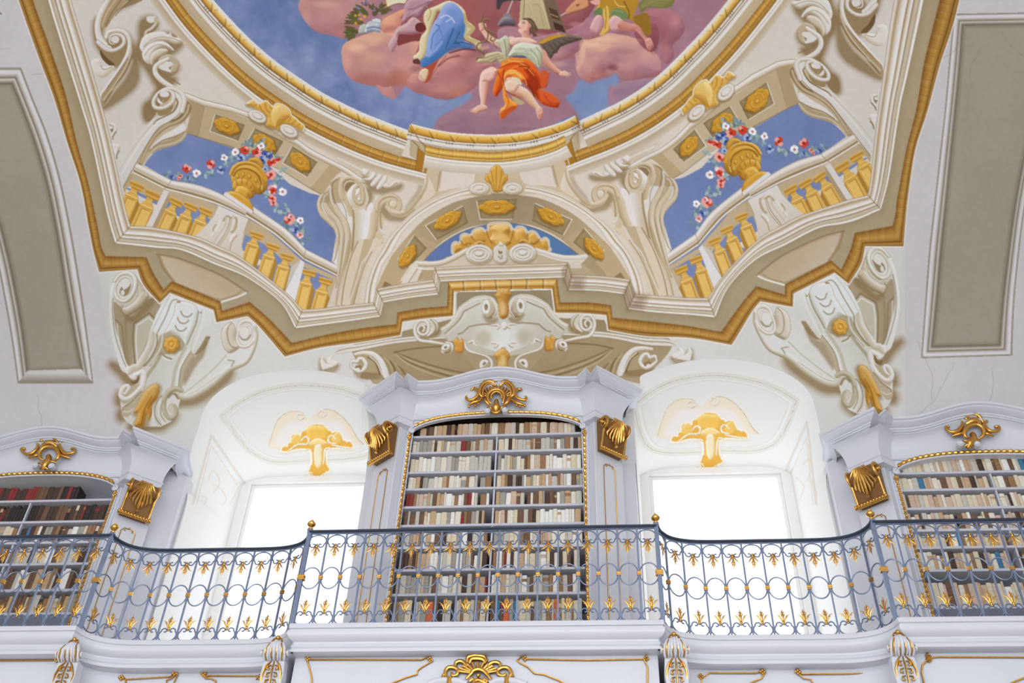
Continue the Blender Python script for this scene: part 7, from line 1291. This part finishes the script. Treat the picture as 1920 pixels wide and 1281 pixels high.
# ------------------------------------------------------------------ the wall of cases under the gallery
def below():
    zt = GALZ-.243
    def front(name, pts, label, cat, gold, Yo):
        root = empty(name, (np.mean([p[0] for p in pts]), Yo, 0)); tag(root, label, cat); off = np.array(root.location); mb = MB()
        mb.grid([[(x, y, 0), (x, y, zt)] for x, y in pts]); mb.grid([[(x, y, zt), (x, 9.25, zt)] for x, y in pts]); 
        for e in (0, -1): mb.grid([[(pts[e][0], pts[e][1], 0), (pts[e][0], pts[e][1], zt)], [(pts[e][0], 9.25, 0), (pts[e][0], 9.25, zt)]])
        mb.v = [tuple(np.array(v)-off) for v in mb.v]; mb.build('front_panel', M_PAINT, root, True, angle=30)
        return root, off
    yf = Y0+.10
    def pixline(s, k=1, ox=0, oy=0, Y=yf-.012):
        return [tuple(W(at(ox+float(a)/k, oy+float(b)/k, Y))) for a, b in [t.split(',') for t in s.split()]]
    def goldtube(mb, P_, r, off): 
        q = np.array(P_)-off; mb.tube(q, r, 6)
    R = V(520, 960, 3.99)
    # middle case
    root, off = front('lower_bookcase', [(BX-1.53, yf), (BX+1.53, yf)], 'white panelled case front with gilt crest below the middle gallery bay', 'bookcase', None, yf)
    mb = MB(); k = 3.99
    for s in ('205,1082 240,1105 480,1105 1080,1107 1120,1090 1165,1115 1090,1155 1050,1185 1045,1215 960,1240 860,1281 700,1340', '215,1090 235,1150 255,1230 258,1281 258,1500'): goldtube(mb, pixline(s, k, 520, 960), .0075, off)
    mbl = mb; mb = MB()
    for s in ('1450,1098 1130,1103 1100,1088 1068,1108 1130,1145 1175,1180 1180,1205 1250,1218 1400,1281 1500,1340',): goldtube(mb, pixline('%s' % s.replace('1450,1098', '1210,1096') if False else s, 3.99, 700, 960) if False else pixline('1215,1236 1100,1238 985,1236 978,1231 969,1239 975,1243 990,1251 1002,1263 1020,1265 1050,1277 1070,1290', 1), .0075, off)
    goldtube(mb, pixline('1213,1230 1208,1238 1214,1250 1214,1281 1214,1330', 1), .0075, off)
    for x, y in ((577, 1235), (806, 1236), (984, 1235), (1212, 1234)):
        p = np.array(pixline('%f,%f' % (x, y), 1)[0])-off
        for dx, dz_ in ((0, .012), (.014, -.006), (-.014, 0), (0, -.016)): (mbl if x < 900 else mb).ball((p[0]+dx, p[1]-.004, p[2]+dz_), .011, 7)
    mb.build('gilt_moulding', M_GOLD, root); mbl.build('gilt_moulding', M_GOLD, root)
    mb = MB(); wb = MB(); k = 6.0
    def G(s, r, dy=.0):
        q = pixline(s, k, 780, 1180, yf-.03-dy); p = np.array(q)-off
        if len(p) == 1: mb.ball(p[0], r, 10); return
        c = cr(np.hstack([p[:, [0, 2]], np.zeros((len(p), 1))]), False, 5); mb.tube(np.stack([c[:, 0], np.full(len(c), p[0, 1]), c[:, 1]], 1), r, 8)
    G('570,380 580,320 640,300 700,300 770,310 800,370', [.012, .018, .02, .018, .012]); G('600,390 620,340 690,330 760,345 780,390', [.01, .02, .022, .02, .01]); G('440,420 450,375 510,360 560,400 560,450', [.014, .018, .018, .012]); G('950,430 940,385 880,370 820,400 815,450', [.014, .018, .018, .012])
    G('340,540 330,480 360,435 420,430 470,460 460,510 410,520 400,485', [.014, .018, .018, .016, .014, .012]); G('1050,540 1070,490 1040,440 980,430 920,460 930,510 990,520 1010,490', [.014, .018, .018, .016, .014, .012]); G('300,545 310,515 350,520', [.014, .012]); G('1090,540 1075,510 1040,520', [.014, .012])
    for a in np.linspace(.25, math.pi-.25, 11): G('%f,%f %f,%f' % (695+90*math.cos(a), 500-40*math.sin(a), 695+230*math.cos(a), 500-125*math.sin(a)), [.012, .022, .014])
    G('560,560 620,500 640,470 700,450 760,470 800,510 850,570', [.012, .018, .02, .018, .012], .02); G('600,590 640,560 660,600', [.012, .014, .01], .01); G('780,590 760,560 810,590', [.012, .014, .01], .01); G('700,520', .02, .03); G('640,600 700,570 770,600 840,640', [.012, .02, .012]); G('700,620 700,700', .05)
    mb.build('gilt_crest', M_GOLD, root)
    for s in ('140,600 250,565 380,560 500,570 570,605', '830,600 920,560 1050,560 1150,575 1240,606'):
        p = np.array(pixline(s, k, 780, 1180, yf-.03))-off; p2 = p.copy(); wb.tube([(q[0], q[1], q[2]-.02) for q in p], .035, 10)
    for x in (375, 1020):
        p = np.array(pixline('%d,580' % x, k, 780, 1180, yf-.05))-off; mb2 = MB(); mb2.tube([(p[0][0], p[0][1], p[0][2]+.03), (p[0][0], p[0][1], p[0][2]-.05)], .024, 8); mb2.build('gilt_band', M_GOLD, root)
    wb.build('white_scroll', M_PAINT, root)
    # side cases and the curved wall panels under the windows
    for s, nm in ((-1, 'left'), (1, 'right')):
        a, b = sorted((BX+s*3.55, BX+s*6.9)); root, off = front('lower_bookcase', [(a, yf), (b, yf)], 'white panelled case front with gilt moulding at the lower %s edge' % nm, 'bookcase', None, yf); mb = MB()
        if s < 0: L_ = ('-60,1239 100,1238 106,1234 118,1241 112,1246 122,1262 127,1290', '0,0')
        else: L_ = ('1735,1290 1728,1260 1730,1246 1740,1237 1750,1233 1760,1232 1980,1233', '1880,1290 1905,1277 1930,1268')
        for t in L_:
            if t != '0,0': goldtube(mb, pixline(t, 1), .0075, off)
        for x, y in (((107, 1237), (117, 1241)) if s < 0 else ((1740, 1230), (1741, 1237))):
            p = np.array(pixline('%f,%f' % (x, y), 1)[0])-off
            for dx, dz_ in ((0, .012), (.014, -.006), (-.014, 0), (0, -.016)): mb.ball((p[0]+dx, p[1]-.004, p[2]+dz_), .012, 7)
        mb.build('gilt_moulding', M_GOLD, root)
        g = gplan(); pts = [(BX+s*a_, b_+.10) for a_, b_ in g]; pts = pts if s > 0 else pts[::-1]; root, off = front('wall_panel', pts, 'white curved panelling with gilt mouldings under the %s window' % nm, 'wall panelling', None, Y1); mb = MB(); Yp = Y1+.085
        L_ = (('228,1270 236,1274 320,1269 326,1262 333,1265 326,1280', '234,1272 238,1290', '330,1263 322,1272 312,1276 312,1290', '378,1262 384,1270 392,1267 490,1268 480,1275 488,1270', '384,1272 395,1272 404,1276 406,1290', '480,1268 487,1271 490,1290', '323,1266 330,1262', '380,1263 386,1269')
              if s < 0 else ('1310,1268 1318,1271 1330,1262 1418,1262 1428,1258 1434,1262 1428,1272 1408,1280 1404,1290', '1316,1270 1314,1290', '1492,1258 1498,1262 1505,1264 1640,1263 1648,1268 1640,1272', '1496,1262 1506,1272 1520,1274 1530,1290', '1640,1266 1646,1290'))
        mid = 350 if s < 0 else 1462; mbl = MB()
        for t in L_: goldtube(mbl if float(t.split(',')[0]) < mid else mb, pixline(t, 1, 0, 0, Yp), .0072, off)
        for x, y in (((228, 1271), (328, 1263), (382, 1263), (487, 1270)) if s < 0 else ((1314, 1269), (1430, 1260), (1496, 1260), (1644, 1267))):
            p = np.array(pixline('%f,%f' % (x, y), 1, 0, 0, Yp)[0])-off
            for dx, dz_ in ((0, .012), (.016, -.004), (-.016, 0), (0, -.016)): (mbl if x < mid else mb).ball((p[0]+dx, p[1]-.004, p[2]+dz_), .014, 8)
        mbl.build('gilt_moulding', M_GOLD, root)
        mb.build('gilt_moulding', M_GOLD, root)
# ------------------------------------------------------------------ shell, light, camera
def shell():
    mb = MB(); mb.box(-11, 9, -6, 9.32, -.1, 0); tag(mb.build('floor', M_FLOOR, None, False), kind='structure')
    mb = MB(); Y = YC+VB+.02; xs = [(BX-7.6, BX-3.5), (BX-1.5, BX+1.5), (BX+3.5, BX+7.6)]
    mb.box(BX-7.6, BX+7.6, Y, Y+.4, 0, 4.1+EYE); tag(mb.build('wall_back', M_WALL, None, False), kind='structure')
    mb = MB(); mb.box(BX-7.75, BX-7.6, -4, 9.7, 0, Z0+HA+EYE+.3); tag(mb.build('wall_left', M_WALL, None, False), kind='structure')
    mb = MB(); mb.box(BX+7.6, BX+7.75, -4, 9.7, 0, Z0+HA+EYE+.3); tag(mb.build('wall_right', M_WALL, None, False), kind='structure')
def light(name, kind, loc, rot, energy, size=None, col=(1, 1, 1), sy=None):
    l = bpy.data.lights.new(name, kind); l.energy = energy; l.color = col
    if kind == 'AREA': l.shape = 'RECTANGLE'; l.size = size; l.size_y = sy or size
    o = bpy.data.objects.new(name, l); C.objects.link(o); o.location = loc; o.rotation_euler = rot; return o
def lights():
    w = bpy.data.worlds.new('sky'); bpy.context.scene.world = w; w.use_nodes = True; nt = w.node_tree; bg = nt.nodes['Background']
    # bright overcast daylight, brighter on the window side
    tc = nt.nodes.new('ShaderNodeTexCoord'); sp = nt.nodes.new('ShaderNodeSeparateXYZ'); mr = nt.nodes.new('ShaderNodeMapRange'); mr.inputs['From Min'].default_value = -.1; mr.inputs['From Max'].default_value = .35; mr.inputs['To Min'].default_value = WORLD0; mr.inputs['To Max'].default_value = WORLD1
    nt.links.new(tc.outputs['Generated'], sp.inputs[0]); nt.links.new(sp.outputs['Y'], mr.inputs['Value']); nt.links.new(mr.outputs['Result'], bg.inputs['Strength']); bg.inputs['Color'].default_value = (.93, .96, 1, 1)
    for i, s in enumerate((-1, 1)): light('daylight_through_window', 'AREA', (BX+s*NX, YW+.32, 5.9+EYE), (math.radians(-90), 0, 0), WIN_E, 1.75, (1, .99, 1), 3.7)
    # the daylight of the hall's other windows behind the viewer
    light('daylight_from_opposite_windows', 'AREA', (BX, -3.6, 4.2), (math.radians(72), 0, 0), OPP_E, 11, (1, .97, .93), 5)
def camera():
    cam = bpy.data.cameras.new('camera'); o = bpy.data.objects.new('camera', cam); C.objects.link(o); cam.sensor_width = 36; cam.lens = FOC*36/PW; cam.clip_start = .05
    from mathutils import Matrix
    # columns: camera right, camera up, camera backward, in world space
    R = Matrix([[CM[0, i], CM[1, i], -CM[2, i]] for i in range(3)]); o.matrix_world = Matrix.Translation((0, 0, EYE)) @ R.to_4x4(); bpy.context.scene.camera = o
def settings():
    s = bpy.context.scene; v = s.view_settings; v.view_transform = 'Standard'; v.look = 'None'; v.exposure = EXPO; v.gamma = 1; v.use_curve_mapping = False; s.display_settings.display_device = 'sRGB'
    s.cycles.max_bounces = 10; s.cycles.diffuse_bounces = 6; s.cycles.use_denoising = True; s.cycles.sample_clamp_indirect = 10; s.cycles.caustics_reflective = False; s.cycles.caustics_refractive = False
WORLD0, WORLD1, WIN_E, OPP_E, EXPO = 1.2, 1.2, 7, 290, 0.72
build_vault()
for s_ in (-1, 1): build_niche(s_)
bookcases(); books(); gallery(); railing(); below()
shell(); lights(); camera(); settings()
